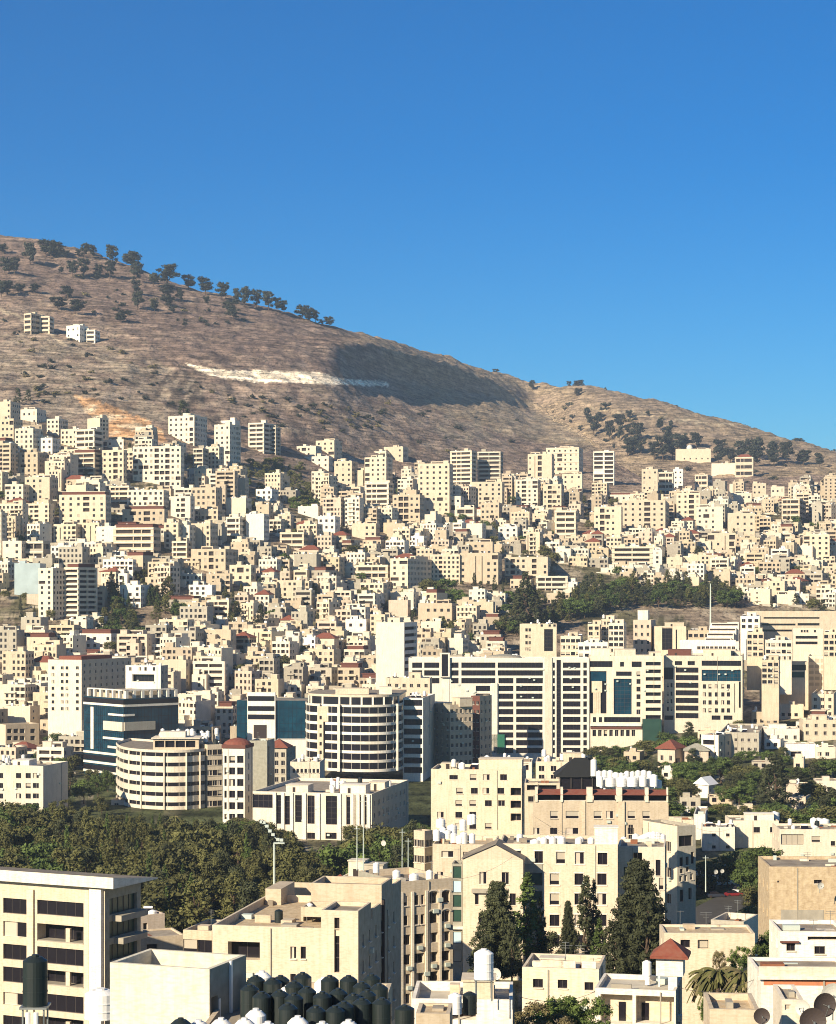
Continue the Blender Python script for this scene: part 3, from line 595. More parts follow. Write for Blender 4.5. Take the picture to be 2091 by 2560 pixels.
for (u, v, me, s) in ((-.1, .1, TANKS, 1), (.2, .25, TANKW, 1.1), (.3, .5, TANKF, 1), (.3, .8, TANKW, 1)): on_roof(b, [(.4 + u, v, me, 'water_tank', 'white roof tank', 'water tank', 'white water tanks on the roofs', s)])
# its rear wing with roof boxes
b = Bld('apartment_building', 855, 972, 1000, 2195, 2300, 318, 14, mt='pale', Rr=6); b.face('L', [b.rect('L', 874, 2203, 922, 2226, .5, 'shutter')], pane='shutter'); b.face('R', [], parts=False)
b.hut(-b.WL + .8, 1, 2.6, 2.6, 3.2); b.hut(-4.4, 1, 3.2, 2.8, 2.7, mt='grey')
b.done('pale low wing with roof boxes and a shuttered panel beside the ribbed block', 'apartment building', ph=.7); roof_tanks(b, 3); panels(b, 1); dishes(b, 1)
# pointed red roof peeking from the trees
m = MB(); m.box(-2, 2, 0, 4, -6, 0, 'white'); m.hip(-2, 2, 0, 4, .3, 2.2, 'roof_red'); o = m.obj('house', None, at(850, 335, 2222)); tag(o, 'little house with pointed red roof between park trees and terrace block', 'house')

# old stone complex behind the cypresses
b = Bld('apartment_building', 1157, 1308, 1316, 2150, 2410, 361, 6, mt='cream', Rr=9)
ops = [b.rect('L', 1199, 2180, 1217, 2211, .35), b.rect('L', 1255, 2181, 1273, 2212, .35), b.rect('L', 1188, 2235, 1197, 2262, .35), b.rect('L', 1218, 2235, 1234, 2262, .35), b.rect('L', 1197, 2282, 1214, 2310, .35), b.rect('L', 1275, 2234, 1290, 2264, .35), b.rect('L', 1262, 2290, 1278, 2318, .35)]
b.face('L', ops, pane='glass_black', style='dark'); b.face('R', [], parts=False)
m = MB(); W = b.WL; m.add([(-W, 0, b.H), (0, 0, b.H), (-W * .45, 0, b.H + 2.6), (-W, b.WR, b.H), (0, b.WR, b.H), (-W * .45, b.WR, b.H + 2.6)], [(0, 1, 2), (4, 3, 5)], 'cream'); m.add([(-W - .3, -.3, b.H - .05), (-W * .45, -.3, b.H + 2.75), (-W * .45, b.WR, b.H + 2.75), (-W - .3, b.WR, b.H - .05), (.3, -.3, b.H - .05), (.3, b.WR, b.H - .05)], [(0, 1, 2, 3), (1, 4, 5, 2)], 'roof_slab'); b.part('gable_roof', m)
m = MB(); b.onface('L', b.lx(1180), b.lx(1228), b.z('L', 1200, 2232), b.z('L', 1200, 2222), .7, 'concrete', m); b.part('canopy', m)
b.done('cream gabled stone house with narrow dark windows behind the dark pine', 'apartment building', 'the gabled stone house', roof=False)
b = Bld('apartment_building', 1130, 1156, 1160, 2160, 2420, 363, 6, mt='render_shade_grey', Rr=5)
b.face('L', [b.rect('L', 1133, y, 1154, y + 30, .2, ('curtain', q)) for y, q in ((2166, 'glass_green'), (2202, 'glass_sky'), (2238, 'glass_green'), (2275, 'glass_green'), (2330, 'glass_sky'), (2375, 'shutter'))]); b.face('R', [], parts=False); b.onface('L', -.6, b.WL + .3, b.z('L', 1140, 2322), b.z('L', 1140, 2315), .8, 'white', b.mb)
b.done('narrow grey-green glazed stair column beside the gabled stone house', 'stair tower')
b = Bld('apartment_building', 1250, 1545, 1556, 2112, 2430, 365, 5, mt='cream', Rr=14)
ops = [b.rect('L', x0, 2127 + i * 1.3, x1, 2157 + i * 1.3, .35) for i, (x0, x1) in enumerate([(1280, 1303), (1337, 1358), (1391, 1414), (1438, 1461), (1495, 1519)])]
for j, y in enumerate((2184, 2234, 2287, 2338)): ops += [b.rect('L', x0, y, x1, y + 29, .35, 'half' if (x0 + y) % 4 == 0 else 'dark') for x0, x1 in ((1375, 1399), (1437, 1459), (1494, 1517))]
b.face('L', ops, pane='glass_black', style='dark'); b.face('R', [], parts=False)
m = MB()
for o in ops: b.onface('L', o[0] - .15, o[1] + .15, o[2] - .18, o[2] - .01, .12, 'white', m); b.onface('L', o[0] - .15, o[1] + .15, o[3] + .01, o[3] + .22, .06, 'white', m)
b.mb.grow(m, (0, 0, 0), 0)
m = MB(); b.onface('L', b.lx(1312), b.lx(1357), 0, b.z('L', 1330, 2160), .15, 'render_shade_grey', m); b.part('recessed_bay', m)
for y in (2182, 2228, 2280): 
    z = b.z('L', 1340, y + 30); me = window_mesh(2.2, 2.1, 'curtain', 'glass_green'); link('window', me, b.root, (b.lx(1325) - b.WL, -.22, z), 0)
b.hut(b.lx(1487) - b.WL, .3, 4.2, 3.2, 3.9, mt='white', door=False)
b.done('long cream stone block with white-framed dark windows and a white roof box', 'apartment building', 'the stone block with the white roof box', ph=.6)
tanks([(x, 2121, 370 + (i % 2) * 1.5) for i, x in enumerate(range(1338, 1410, 11))], sc=1.25); tanks([(1300, 2110, 374), (1447, 2122, 371), (1478, 2120, 372), (1452, 2117, 375)], sc=1.1)
b = Bld('apartment_building', 1545, 1663, 1690, 2118, 2420, 370, 8, mt='pale', Rr=12)
b.face('L', [b.rect('L', 1583, 2132, 1606, 2170, 1.5, 'dark'), b.rect('L', 1640, 2150, 1652, 2190, .3), b.rect('L', 1648, 2195, 1660, 2225, .3), b.rect('L', 1560, 2168, 1575, 2205, .3, ('dark', 'glass_green')), b.rect('L', 1648, 2245, 1659, 2280, .3)], pane='glass_black', style='dark'); b.face('R', b.grid('R', 2, 5), mt='render_shade_grey')
b.done('pale stone wing behind the tall pine, joined to the long stone block', 'apartment building', ph=.6)
tanks([(1590 + 11 * i, 2112, 392) for i in range(7)], sc=1.35); tanks([(1560, 2116, 388)], sc=1.0)
b = Bld('apartment_building', 1684, 1694, 1740, 2066, 2420, 400, 62, mt='grey', L=12)
b.face('R', [b.rect('R', 1698, 2089, 1732, 2116, .4, ('strip', 'glass_black'))] + [b.rect('R', x, y, x + 8, y + h, .3) for x, y, h in ((1700, 2144, 22), (1715, 2142, 22), (1728, 2130, 30), (1701, 2172, 12), (1716, 2168, 12), (1699, 2190, 15), (1711, 2188, 16), (1726, 2184, 16), (1701, 2225, 30), (1722, 2220, 30))], style='dark'); b.face('L', b.grid('L', 2, 5, 1.6, 2), mt='cream')
b.done('grey stone block with one strip window above small slots', 'apartment building', 'the grey block with small slots', ph=.6)
# lower cream wing with small windows left of the complex
b = Bld('apartment_building', 1082, 1235, 1243, 2112, 2300, 420, 6, mt='cream', Rr=16)
b.face('L', [b.rect('L', 1104, 2128, 1134, 2144, .4), b.rect('L', 1158, 2130, 1178, 2144, .4)] + b.grid('L', 4, 3, z1=b.H - 5), pane='glass_black', style='dark'); b.face('R', [], parts=False)
b.done('cream wing with a terrace roof full of white tanks below the stepped block', 'apartment building', 'the wing with the tank-covered terrace', ph=1.0, slab='mud')
tanks([(1092, 2102, 424), (1108, 2096, 426), (1119, 2096, 426), (1135, 2108, 423), (1149, 2108, 423), (1160, 2109, 423), (1181, 2108, 423), (1102, 2068, 440), (1131, 2084, 432), (1158, 2076, 436), (1177, 2062, 446), (1183, 2060, 446)], sc=1.3)
b = Bld('apartment_building', 1052, 1062, 1082, 2078, 2300, 425, 40, mt='sand', L=3); b.face('R', b.grid('R', 2, 5, 1.4, 1.5), mt='concrete'); b.face('L', b.grid('L', 3, 5))
b.done('narrow sandy wing with curved balconies at the edge of the tank-covered terrace', 'apartment building')

# stepped cream block and red-roofed loggia block
b = Bld('apartment_building', 1078, 1305, 1320, 1925, 2075, 505, 7, mt='cream', Rr=16)
ops = []
for r_, xs in ((1936, [1175, 1208, 1251]), (1970, [1141, 1178, 1207, 1244]), (2001, [1139, 1174, 1213, 1246]), (2030, [1093, 1139, 1174]), (2058, [1100, 1139, 1174, 1213])):
    ops += [b.rect('L', x, r_, x + 17, r_ + 15, .3, 'shutter' if (x + r_) % 5 < 2 else 'dark') for x in xs]
ops += [b.rect('L', 1277, y, 1303, y + 19, 1.5, 'dark') for y in (1970, 2002, 2034)] + [b.rect('L', 1124, 1938, 1145, 1949, .3, 'dark')]
b.face('L', ops, pane='glass_black'); b.face('R', b.grid('R', 3, 4))
b.hut(-b.WL * .48, 2, 11, 6, 3.3, door=False); b.hut(-b.WL * .9, 3, 4, 4, 2.0)
b.done('cream stepped stone block with shuttered windows and dark balcony stack', 'apartment building', 'the stepped cream stone block', ph=.7); roof_tanks(b, 5, 0, 1.2); panels(b, 2); dishes(b, 2)
b = Bld('apartment_building', 1335, 1672, 1684, 2004, 2110, 462, 3, mt='sand', Rr=13)
ops = [b.rect('L', x, 2028, x + w, 2047, .25, st) for x, w, st in ((1376, 20, 'shutter'), (1415, 33, 'shutter'), (1485, 20, 'shutter'), (1516, 18, 'dark'), (1570, 19, 'shutter'), (1607, 19, 'dark'))]
ops += [b.rect('L', x, 2070, x + w, 2086, .25, 'dark') for x, w in ((1330, 20), (1376, 18), (1415, 32), (1570, 16), (1607, 18))] + [b.rect('L', x, 2062, x + 12, 2100, .25, 'dark') for x in (1572,)]
b.face('L', ops, pane='glass_black'); b.face('R', b.grid('R', 3, 2))
zt = b.H
for x0, x1 in ((1345, 1402), (1408, 1466), (1486, 1539), (1557, 1612), (1622, 1668)):     # loggia bays under red roofs
    m = MB(); a0, a1 = b.lx(x0) - b.WL, b.lx(x1) - b.WL; m.box(a0, a1, 1.8, 2.0, zt - .9, zt + 1.6, 'dark'); m.box(a0, a1, -.05, .2, zt, zt + .12, 'white'); b.part('loggia_wall', m)
    m = MB(); m.add([(a0 - .3, -.5, zt + 1.45), (a1 + .3, -.5, zt + 1.45), (a1 + .3, 2.6, zt + 2.5), (a0 - .3, 2.6, zt + 2.5), (a0 - .3, 2.6, zt + 1.5), (a1 + .3, 2.6, zt + 1.5)], [(0, 1, 2, 3), (5, 4, 3, 2), (0, 3, 4), (1, 5, 2), (4, 5, 1, 0)], 'roof_red'); b.part('red_roof', m)
for x0, x1 in ((1338, 1345), (1402, 1408), (1467, 1482), (1541, 1556), (1613, 1622), (1667, 1671)):
    m = MB(); m.box(b.lx(x0) - b.WL, b.lx(x1) - b.WL, -.35, 1.2, zt - .2, zt + 3.2, 'pale'); b.part('roof_pier', m)
m = MB(); b.onface('L', b.lx(1546), b.lx(1562), 0, zt, .5, 'sand', m); b.onface('L', b.lx(1456), b.lx(1464), 0, zt, .3, 'sand', m); b.part('pilaster', m)
b.done('sandy stone block crowned by a loggia under red tiled roofs', 'apartment building', 'the block with the red-roofed loggia', ph=.9)
tanks([(1500 + 9 * i, 1966 + (i % 3) * 4, 480 + (i % 3) * 3) for i in range(17)], sc=1.55); tanks([(1498 + 14 * i, 1948, 496) for i in range(10)], sc=1.2)
b = Bld('apartment_building', 1312, 1400, 1406, 1958, 2020, 488, 4, mt='cream', Rr=12); b.face('L', [b.rect('L', 1318, 1963, 1392, 1976, 1.2, 'strip'), b.rect('L', 1321, 1991, 1338, 2005, .3, 'dark')], pane='glass_black'); b.face('R', [], parts=False)
b.done('cream penthouse with a long dark strip window by the black pavilion', 'apartment building', ph=.6)
# black pyramid pavilion
m = MB(); m.hip(-6, 6, 0, 9, 3.2, 7.5, 'roof_black', .6); o = m.obj('pavilion', None, at(1455, 505, 1972)); m = MB(); m.box(-5.6, 5.6, .3, 8.6, -3, 3.0, 'glass_black'); m.obj('wall', o)
for x in (-5.5, -2.7, 0, 2.7, 5.5): m = MB(); m.box(x - .12, x + .12, -.1, .1, -.2, 2.95, 'frame_dark'); m.obj('post', o)
tag(o, 'dark glass rooftop pavilion with black pyramid roof and antennas', 'pavilion'); mark(1455, 1940, 'the black pyramid pavilion')
put('water_tank', tank_mesh('tank_white', .6, 3.0, stand=.3), 1485, 1944, 498, '', 'water tank', None, 1.3, label='tall white cylinder tank beside the black pyramid pavilion')
b = Bld('apartment_building', 1340, 1490, 1500, 1905, 1990, 560, 5, mt='cream', Rr=16); b.face('L', b.grid('L', 5, 3, 1.6, 1.6), pane='glass_black'); b.face('R', [], parts=False); b.hut(-9, 2, 5, 4, 3); b.done('cream block with crowded roof behind the black pyramid pavilion', 'apartment building'); roof_tanks(b, 9, 1, 1.2); panels(b, 1); dishes(b, 1)
b = Bld('apartment_building', 1210, 1330, 1338, 1905, 1990, 585, 5, mt='pale', Rr=14); b.face('L', [b.rect('L', 1290, 1908, 1322, 1926, 1.4, 'strip')] + b.grid('L', 4, 2, z1=b.H - 6), pane='glass_black'); b.face('R', [], parts=False); b.done('pale block with dark roofline below the big white office slab', 'apartment building', slab='roof_brown'); roof_tanks(b, 4); panels(b, 2); dishes(b, 2)

# striped block with pilasters
b = Bld('office_building', 632, 930, 1066, 1985, 2125, 600, 13, mt='pale', Rr=48)
def S(x0, y0, x1, y1, *r): return b.rect('L', x0, y0, x1, y1, *r)
ops = [S(632, 1973 + 12, 684, 2020, .6, ('curtain', 'glass_black')), S(692, 1988, 705, 2060, .5), S(712, 1990, 725, 2062, .5), S(738, 1988, 755, 2056, .5), S(769, 1989, 787, 2060, .5), S(815, 1990, 843, 2062, .5, ('curtain', 'glass_black')), S(866, 1988, 876, 2062, .5), S(889, 1988, 894, 2062, .5), S(900, 1988, 905, 2062, .5), S(912, 1988, 917, 2062, .5), S(768, 2082, 788, 2098, .5), S(814, 2082, 842, 2098, .5)]
b.face('L', ops, style='curtain', pane='glass_black')
ops = [(a, a + 1.1, z, z + 1.5, .2, 'shutter' if (int(a) + int(z)) % 3 else 'dark') for z in (b.H - 4, b.H - 7.6, b.H - 11.2) for k, a in enumerate((3, 7.5, 9.2, 14, 18.5, 20.2, 25, 29.5, 31.2, 36, 40.5, 42.2)) if z > 0]
b.face('R', ops, mt='sand')
m = MB()
for x in (687, 708, 730, 762, 797, 850, 881, 896, 908, 922): b.onface('L', b.lx(x) - .5, b.lx(x) + .5, 1, b.H - .2, .45, 'white', m)
b.part('pilaster', m); m = MB(); b.onface('L', b.lx(765), b.lx(850), b.z('L', 800, 2104), b.z('L', 800, 2101), 1.6, 'white', m); b.part('canopy', m)
b.hut(-b.WL * .75, 4, 7, 6, 2.6); b.hut(-b.WL * .3, 5, 8, 6, 2.9, mt='white'); b.hut(-6, 20, 5, 6, 2.5)
b.done('pale commercial block with dark full-height strips between white pilasters', 'office building', 'the block with dark vertical strips', ph=1.0); roof_tanks(b, 10, 2, 1.15); panels(b, 1); dishes(b, 1)
# white grid tower with domed red roof and its grey neighbours
b = Bld('apartment_building', 557, 612, 627, 1872, 2050, 640, 12, mt='white', Rr=9)
b.face('L', [b.rect('L', x0, y, x1, y + 18, .7, 'dark') for y in range(1890, 2040, 29) for x0, x1 in ((561, 567), (573, 588), (593, 609))], pane='glass_black'); b.face('R', b.grid('R', 1, 6, 1.4, 2), mt='pale')
m = MB(); m.box(-b.WL - .3, .3, -.3, b.WR + .3, b.H + .05, b.H + 1.2, 'roof_brown')
for r0, r1, z0, z1 in ((4.6, 3.9, 1.2, 2.0), (3.9, 2.6, 2.0, 2.7), (2.6, .8, 2.7, 3.1)): m.cyl(-b.WL / 2, 4.2, b.H + z0, b.H + z1, r0, 20, 'roof_red', r2=r1)
b.part('domed_roof', m)
b.done('slim white grid tower with a low domed red roof', 'apartment building', 'the white grid tower with red dome roof', ph=.3)
b = Bld('apartment_building', 624, 668, 676, 1852, 2000, 665, 8, mt='render_shade_grey', Rr=12); b.face('L', [], parts=False); b.face('R', [(1.5, 3.5, 1, b.H - 2, .3)], pane='glass_black'); b.done('blank grey slab building behind the white grid tower', 'apartment building', 'the blank grey slab', ph=.5)
b = Bld('apartment_building', 668, 716, 726, 1872, 1990, 690, 10, mt='grey', Rr=14); b.face('L', b.grid('L', 3, 5, 1.3, 1.7), pane='glass_black'); b.face('R', b.grid('R', 3, 5), mt='render_shade_grey'); m = MB(); m.hip(-b.WL, 0, 0, 7, b.H + .5, b.H + 3.2, 'roof_red', .7); b.part('hipped_roof', m); b.done('grey flats with red hipped roof behind the blank grey slab', 'apartment building', ph=.2)
b = Bld('apartment_building', 726, 800, 806, 1905, 1975, 660, 4, mt='pale', Rr=14); b.face('L', b.grid('L', 7, 2, .9, 1.4, a0=b.WL * .05), pane='glass_black'); b.face('R', [], parts=False); b.done('low pale block with a row of slanted windows below the round banded office', 'apartment building'); roof_tanks(b, 5); panels(b, 2); dishes(b, 2)

# curved banded buildings ---------------------------------------------------------------
def banded(name, outline, zb, zt, nf, mt, glass, wf=.45, rec=.6, piers=0, yd=None):
    """outline: (column, distance) from left to right along the seen front; closed behind with depth yd."""
    o_ = outline; fine = []
    for i in range(len(o_) - 1):
        p0, p1, p2, p3 = o_[max(i - 1, 0)], o_[i], o_[i + 1], o_[min(i + 2, len(o_) - 1)]
        for t in (0, .25, .5, .75): fine.append(tuple(.5 * (2 * b + (c_ - a) * t + (2 * a - 5 * b + 4 * c_ - e) * t * t + (3 * b - a - 3 * c_ + e) * t ** 3) for a, b, c_, e in zip(p0, p1, p2, p3)))
    pts = [at(px, d, 1500)[:2] for px, d in fine + [o_[-1]]]
    back = [(pts[-1][0] + 2, pts[-1][1] + yd), (pts[0][0] + 2, pts[0][1] + yd)]
    out = pts + back; cx = sum(p[0] for p in out) / len(out); cy = sum(p[1] for p in out) / len(out)
    root = bpy.data.objects.new(name, None); COL.objects.link(root); root.location = (cx, cy, zb)
    P = [(x - cx, y - cy) for x, y in out]; FR.append((cx, cy, max(math.hypot(*p) for p in P) * .9)); H = zt - zb; fh = H / nf
    def shrink(k): return [(x * (1 - k / math.hypot(x, y)), y * (1 - k / math.hypot(x, y))) for x, y in P]
    for i in range(nf):
        z = i * fh; m = MB(); m.prism(shrink(rec), z + fh * (1 - wf) + .01, z + fh - .01, glass, top=False)
        q = shrink(rec - .12)
        for (x0, y0), (x1, y1) in [e_ for k_, e_ in enumerate(zip(q, q[1:] + q[:1])) if k_ % 3 == 1 or k_ > len(q) - 4]:
            L_ = math.hypot(x1 - x0, y1 - y0); n = max(1, int(L_ / 2.4))
            for j in range(n):
                t = (j + .5) / n; x = x0 + (x1 - x0) * t; y = y0 + (y1 - y0) * t; m.box(x - .06, x + .06, y - .06, y + .06, z + fh * (1 - wf), z + fh, 'frame_dark' if j % 3 else 'frame')
        m.obj('window_band', root)
        m = MB(); m.prism(P, z, z + fh * (1 - wf), mt); m.add([(x, y, z) for x, y in reversed(P)], [tuple(range(len(P)))], mt); m.obj('spandrel', root)
    m = MB(); m.prism(P, H, H + .9, mt, top=False); m.prism(list(reversed(shrink(.35))), H + .1, H + .9, mt, top=False); n = len(P); a = [(x, y, H + .9) for x, y in P]; c = [(x, y, H + .9) for x, y in shrink(.35)]
    m.add(a + c, [(i, (i + 1) % n, n + (i + 1) % n, n + i) for i in range(n)], mt); m.add([(x, y, H + .12) for x, y in P], [tuple(range(n))], 'roof_slab'); m.obj('roof', root)
    return root, P, H, fh, (cx, cy)
# cream round-fronted block
PROT.append((290, 515, 2025, 690)); r_, P, H, fh, c = banded('office_building', [(290, 728), (296, 716), (308, 706), (328, 699), (358, 694), (395, 691), (435, 690), (475, 692), (512, 697)], at(430, 690, 2056).z, at(430, 690, 1882).z, 7, 'pale', 'glass_black', .40, .6, yd=22)
def loc(px, d): p = at(px, d, 1500); return p.x - c[0], p.y - c[1]
for px, d in ((322, 700.2), (352, 694.2), (410, 689.8), (466, 690.8), (500, 694.5)):
    x, y = loc(px, d); m = MB(); m.box(x - .25, x + .25, y - .15, y + .6, 0, H - .1, 'pale'); m.obj('column', r_)
x0, y0 = loc(383, 697); x1, y1 = loc(497, 697); m = MB(); m.wall((x0, y0), (1, 0), x1 - x0, 4.4, [(.6 + 3.6 * i, 3.9 + 3.6 * i, 1.3, 3.6, 1, 'glass_black') for i in range(int((x1 - x0) / 3.7))], 'sand', z0=H); m.box(x0 - .6, x1 + .6, y0 - 1, y0 + 11, H + 4.4, H + 4.7, 'pale'); m.box(x0 + .1, x1 - .1, y0 + 1.1, y0 + 10, H, H + 4.38, 'sand'); m.box(x0 + 2, x0 + 11, y0 + 2, y0 + 8, H + 4.7, H + 6.6, 'pale'); m.obj('penthouse', r_)
tag(r_, 'cream office block with rounded front and long balcony bands above the park', 'office building'); mark(420, 1950, 'the round-fronted cream block')
b = Bld('office_building', 512, 519, 556, 1862, 2056, 697, 62, mt='cream', L=20); b.face('R', b.grid('R', 3, 7, 1.8, 1.9), pane='glass_black', style='dark'); b.face('L', [], parts=False); b.done('cream side wing with square window grid joined to the round-fronted block', 'office building', slab='roof_brown'); roof_tanks(b, 6, 1, 1.2); panels(b, 1); dishes(b, 1)
tanks([(395 + R.uniform(0, 150), 1836 + R.uniform(0, 14), 712 + R.uniform(0, 6)) for i in range(16)], sc=1.3)
b = Bld('apartment_building', 278, 330, 336, 2000, 2050, 705, 6, mt='cream', Rr=8); b.face('L', b.grid('L', 2, 2, 1.6, 2)); b.face('R', [], parts=False); b.done('small cream annexe at the foot of the round-fronted block', 'annexe')

# blue glass corner block with white lines
b = Bld('office_building', 210, 310, 446, 1747, 1948, 800, 50, mt='glass_blue')
b.face('L', [], mt='glass_blue', parts=False); b.face('R', [], mt='glass_blue', parts=False)
m = MB()
for f in 'LR':
    W = b.WL if f == 'L' else b.WR; n = int(W / 1.6)
    for i in range(n + 1): b.onface(f, max(0, i * W / n - .05), min(W, i * W / n + .05), 3, b.H - 1.2, .06, 'glass_black', m)
    for z in [b.H - 4.2 - 3.3 * k for k in range(8)]: b.onface(f, 0, W, z, z + .12, .05, 'glass_black', m)
b.part('mullions', m)
def band(f, x0, x1, y, h, mt='white', out=.35, name='white_band'):
    W = b.WL if f == 'L' else b.WR; g = b.lx if f == 'L' else b.tR; a0 = max(0, g(x0)); a1 = min(W, g(x1)); z = b.z('R' if f == 'R' else 'L', 312 if f == 'R' else 308, y); m = MB(); b.onface(f, a0, a1, z - h, z, out, mt, m); b.part(name, m)
for y in (1762, 1886, 1911, 1934): band('L', 205, 310.5, y, .9); band('R', 310, 450, y, .9)
for y in (1750,): band('L', 205, 310.5, y, 1.8, 'glass_black', .2, 'dark_band'); band('R', 310, 450, y, 1.8, 'glass_black', .2, 'dark_band')
for y in (1896, 1921): band('L', 205, 310.5, y, 1.9, 'glass_black', .2, 'dark_band'); band('R', 310, 450, y, 1.9, 'glass_black', .2, 'dark_band')
band('L', 272, 310.5, 1786, .8); band('R', 310, 336, 1786, .8); band('L', 262, 310.5, 1806, 3.6, 'pale', .8, 'plant_balcony'); band('R', 310, 386, 1806, 3.4, 'grey', .8, 'plant_balcony'); band('L', 259, 310.5, 1846, .9); band('L', 271, 310.5, 1868, .9)
m = MB(); b.onface('L', b.lx(228), b.lx(235), b.z('L', 231, 1872), b.z('L', 231, 1767), .3, 'white', m); b.part('vertical_fin', m)
m = MB()
for f, W in (('L', b.WL), ('R', b.WR)):
    for i in range(7): a = 1 + i * (W - 2) / 6; b.onface(f, a, a + 1.2, b.H, b.H + 3.0, -.8, 'white', m, 2.0)
m.box(-b.WL + 1, -1, 1, 3, b.H + 3, b.H + 3.4, 'white'); m.box(-3, -1, 1, b.WR - 1, b.H + 3, b.H + 3.39, 'white'); m.box(-b.WL + 3, -4, 4, b.WR - 5, b.H - .5, b.H + 2.6, 'sand'); b.part('roof_pergola', m)
b.done('dark blue glass corner block with white bands and a white roof pergola', 'office building', 'the blue glass corner block', ph=.3, plain=False)

# second blue glass block with white centre
b = Bld('office_building', 592, 764, 768, 1752, 1900, 850, 7, mt='glass_blue', Rr=26)
b.face('L', [], mt='glass_blue', parts=False); b.face('R', [], mt='glass_blue', parts=False)
m = MB(); a0, a1 = b.lx(620), b.lx(690)
b.onface('L', a0, a1, 2, b.H + 3.5, 1.2, 'white', m); b.part('white_centre', m)
for y in (1740, 1765, 1786): m = MB(); b.onface('L', a0 + .3, a1 - .4, b.z('L', 650, y + 12), b.z('L', 650, y), 1.35, 'glass_black', m); b.part('dark_band', m)
m = MB(); b.onface('L', b.lx(636), b.lx(668), b.z('L', 650, 1845), b.z('L', 650, 1812), 1.4, 'dark', m); b.part('portal', m)
for f, W in (('L', b.WL), ('R', b.WR)):
    m = MB(); n = int(W / 1.8)
    for i in range(n + 1): b.onface(f, max(0, i * W / n - .05), min(W, i * W / n + .05), 1, b.H - .3, .06, 'glass_black', m)
    for z in [b.H - 3.3 * k for k in range(1, 8)]: b.onface(f, 0, W, z, z + .12, .05, 'glass_black', m)
    b.part('mullions', m)
b.done('dark blue glass block with a white stepped centre', 'office building', 'the blue block with the white centre', ph=.3, plain=False)
m = MB(); m.box(-9, 9, 0, 8, -8, 0, 'white'); o = m.obj('annexe', None, at(745, 838, 1850)); tag(o, 'rounded white annexe beneath the second blue glass block', 'annexe')
# dark round banded office with crown of windows
PROT.append((764, 1010, 1905, 775)); r_, P, H, fh, c = banded('office_building', [(764, 800), (770, 790), (800, 784), (845, 779), (875, 776), (905, 775), (935, 775), (965, 777), (988, 781), (1004, 788), (1010, 800)], at(900, 776, 1930).z, at(900, 776, 1768).z, 7, 'white', 'glass_black', .70, .35, yd=26)
def loc(px, d): p = at(px, d, 1500); return p.x - c[0], p.y - c[1]
x0, y0 = loc(795, 783); x1, _ = loc(845, 783); m = MB(); m.wall((x0, y0 - 1.2), (1, 0), x1 - x0, H, [(2.2, 4.4, 4, H - 6, .5, 'glass_black')] + [(a, a + .9, z, z + 1.4, .3, 'glass') for a in (.7, 5.4) for z in (3, 6.4, 9.8, 13.2, 16.6, 20)], 'cream', z0=0); m.box(x0, x1, y0 - .6, y0 + .5, 0, H - .02, 'cream'); m.obj('stone_bay', r_)
for px, d in ((797, 783), (847, 777.5), (993, 782)):
    x, y = loc(px, d); m = MB(); m.box(x - .5, x + .5, y - .7, y + 1, 0, H + 1, 'white'); m.obj('column', r_)
Q = [(x * .93, y * .90) for x, y in P]; m = MB(); m.prism(Q, H, H + 3.8, 'glass_black', top=False); m.prism([(x * 1.02, y * 1.02) for x, y in Q], H + 3.8, H + 4.7, 'cream', topmat='roof_slab')
for (xa, ya), (xb, yb) in list(zip(Q[:-2], Q[1:-2]))[::4]:
    for t in (0,): x = xa + (xb - xa) * t; y = ya + (yb - ya) * t; m.box(x - .35, x + .35, y - .35, y + .3, H, H + 3.8, 'white')
m.obj('crown_storey', r_)
m = MB(); m.box(-9, 4, -4, 5, H + 4.7, H + 7, 'cream'); m.box(8, 13, -3, 3, H + 4.7, H + 7.6, 'pale'); m.obj('stair_hut', r_)
tag(r_, 'round office block of black glass bands and white spandrels with a stone bay', 'office building'); mark(890, 1840, 'the round black-banded office')
b = Bld('office_building', 1008, 1058, 1092, 1745, 1935, 792, 8, mt='white', Rr=36)
b.face('L', [b.rect('L', 1010, y, 1056, y + 15, .6, 'strip') for y in range(1750, 1925, 24)], pane='glass_black'); b.face('R', [], mt='pale', parts=False)
b.done('white banded wing with a blank tan end wall beside the round office', 'office building', ph=.6); roof_tanks(b, 5, 0, 1.2); panels(b, 2); dishes(b, 2)
b = Bld('apartment_building', 1086, 1126, 1182, 1762, 1945, 815, 60, mt='render_shade_grey'); b.face('L', b.grid('L', 3, 8, 1.5, 1.6), pane='glass_black'); b.face('R', b.grid('R', 5, 8, 1.2, 1.7), mt='sand', pane='glass_black'); b.hut(-5, 4, 6, 6, 3.5, mt='cream'); b.done('tan flats with a grid of small dark windows left of the big white slab', 'apartment building', 'the tan flats beside the white slab')
b = Bld('apartment_building', 1178, 1200, 1230, 1740, 1950, 835, 30, mt='sand'); b.face('L', b.grid('L', 2, 9, 1.3, 1.5), mt='roof_brown'); b.face('R', b.grid('R', 3, 9, 1.2, 1.6), pane='glass_black'); b.done('narrow brown and sand tower squeezed against the big white slab', 'apartment building')
b = Bld('apartment_building', 965, 1075, 1085, 1695, 1800, 842, 6, mt='cream', Rr=10); b.face('L', b.grid('L', 6, 4, 1.4, 1.5)); b.face('R', [], parts=False); b.hut(-9, 1, 5, 5, 3); b.done('cream block with cluttered roof between round office and white slab', 'apartment building'); roof_tanks(b, 7); panels(b, 1); dishes(b, 1)

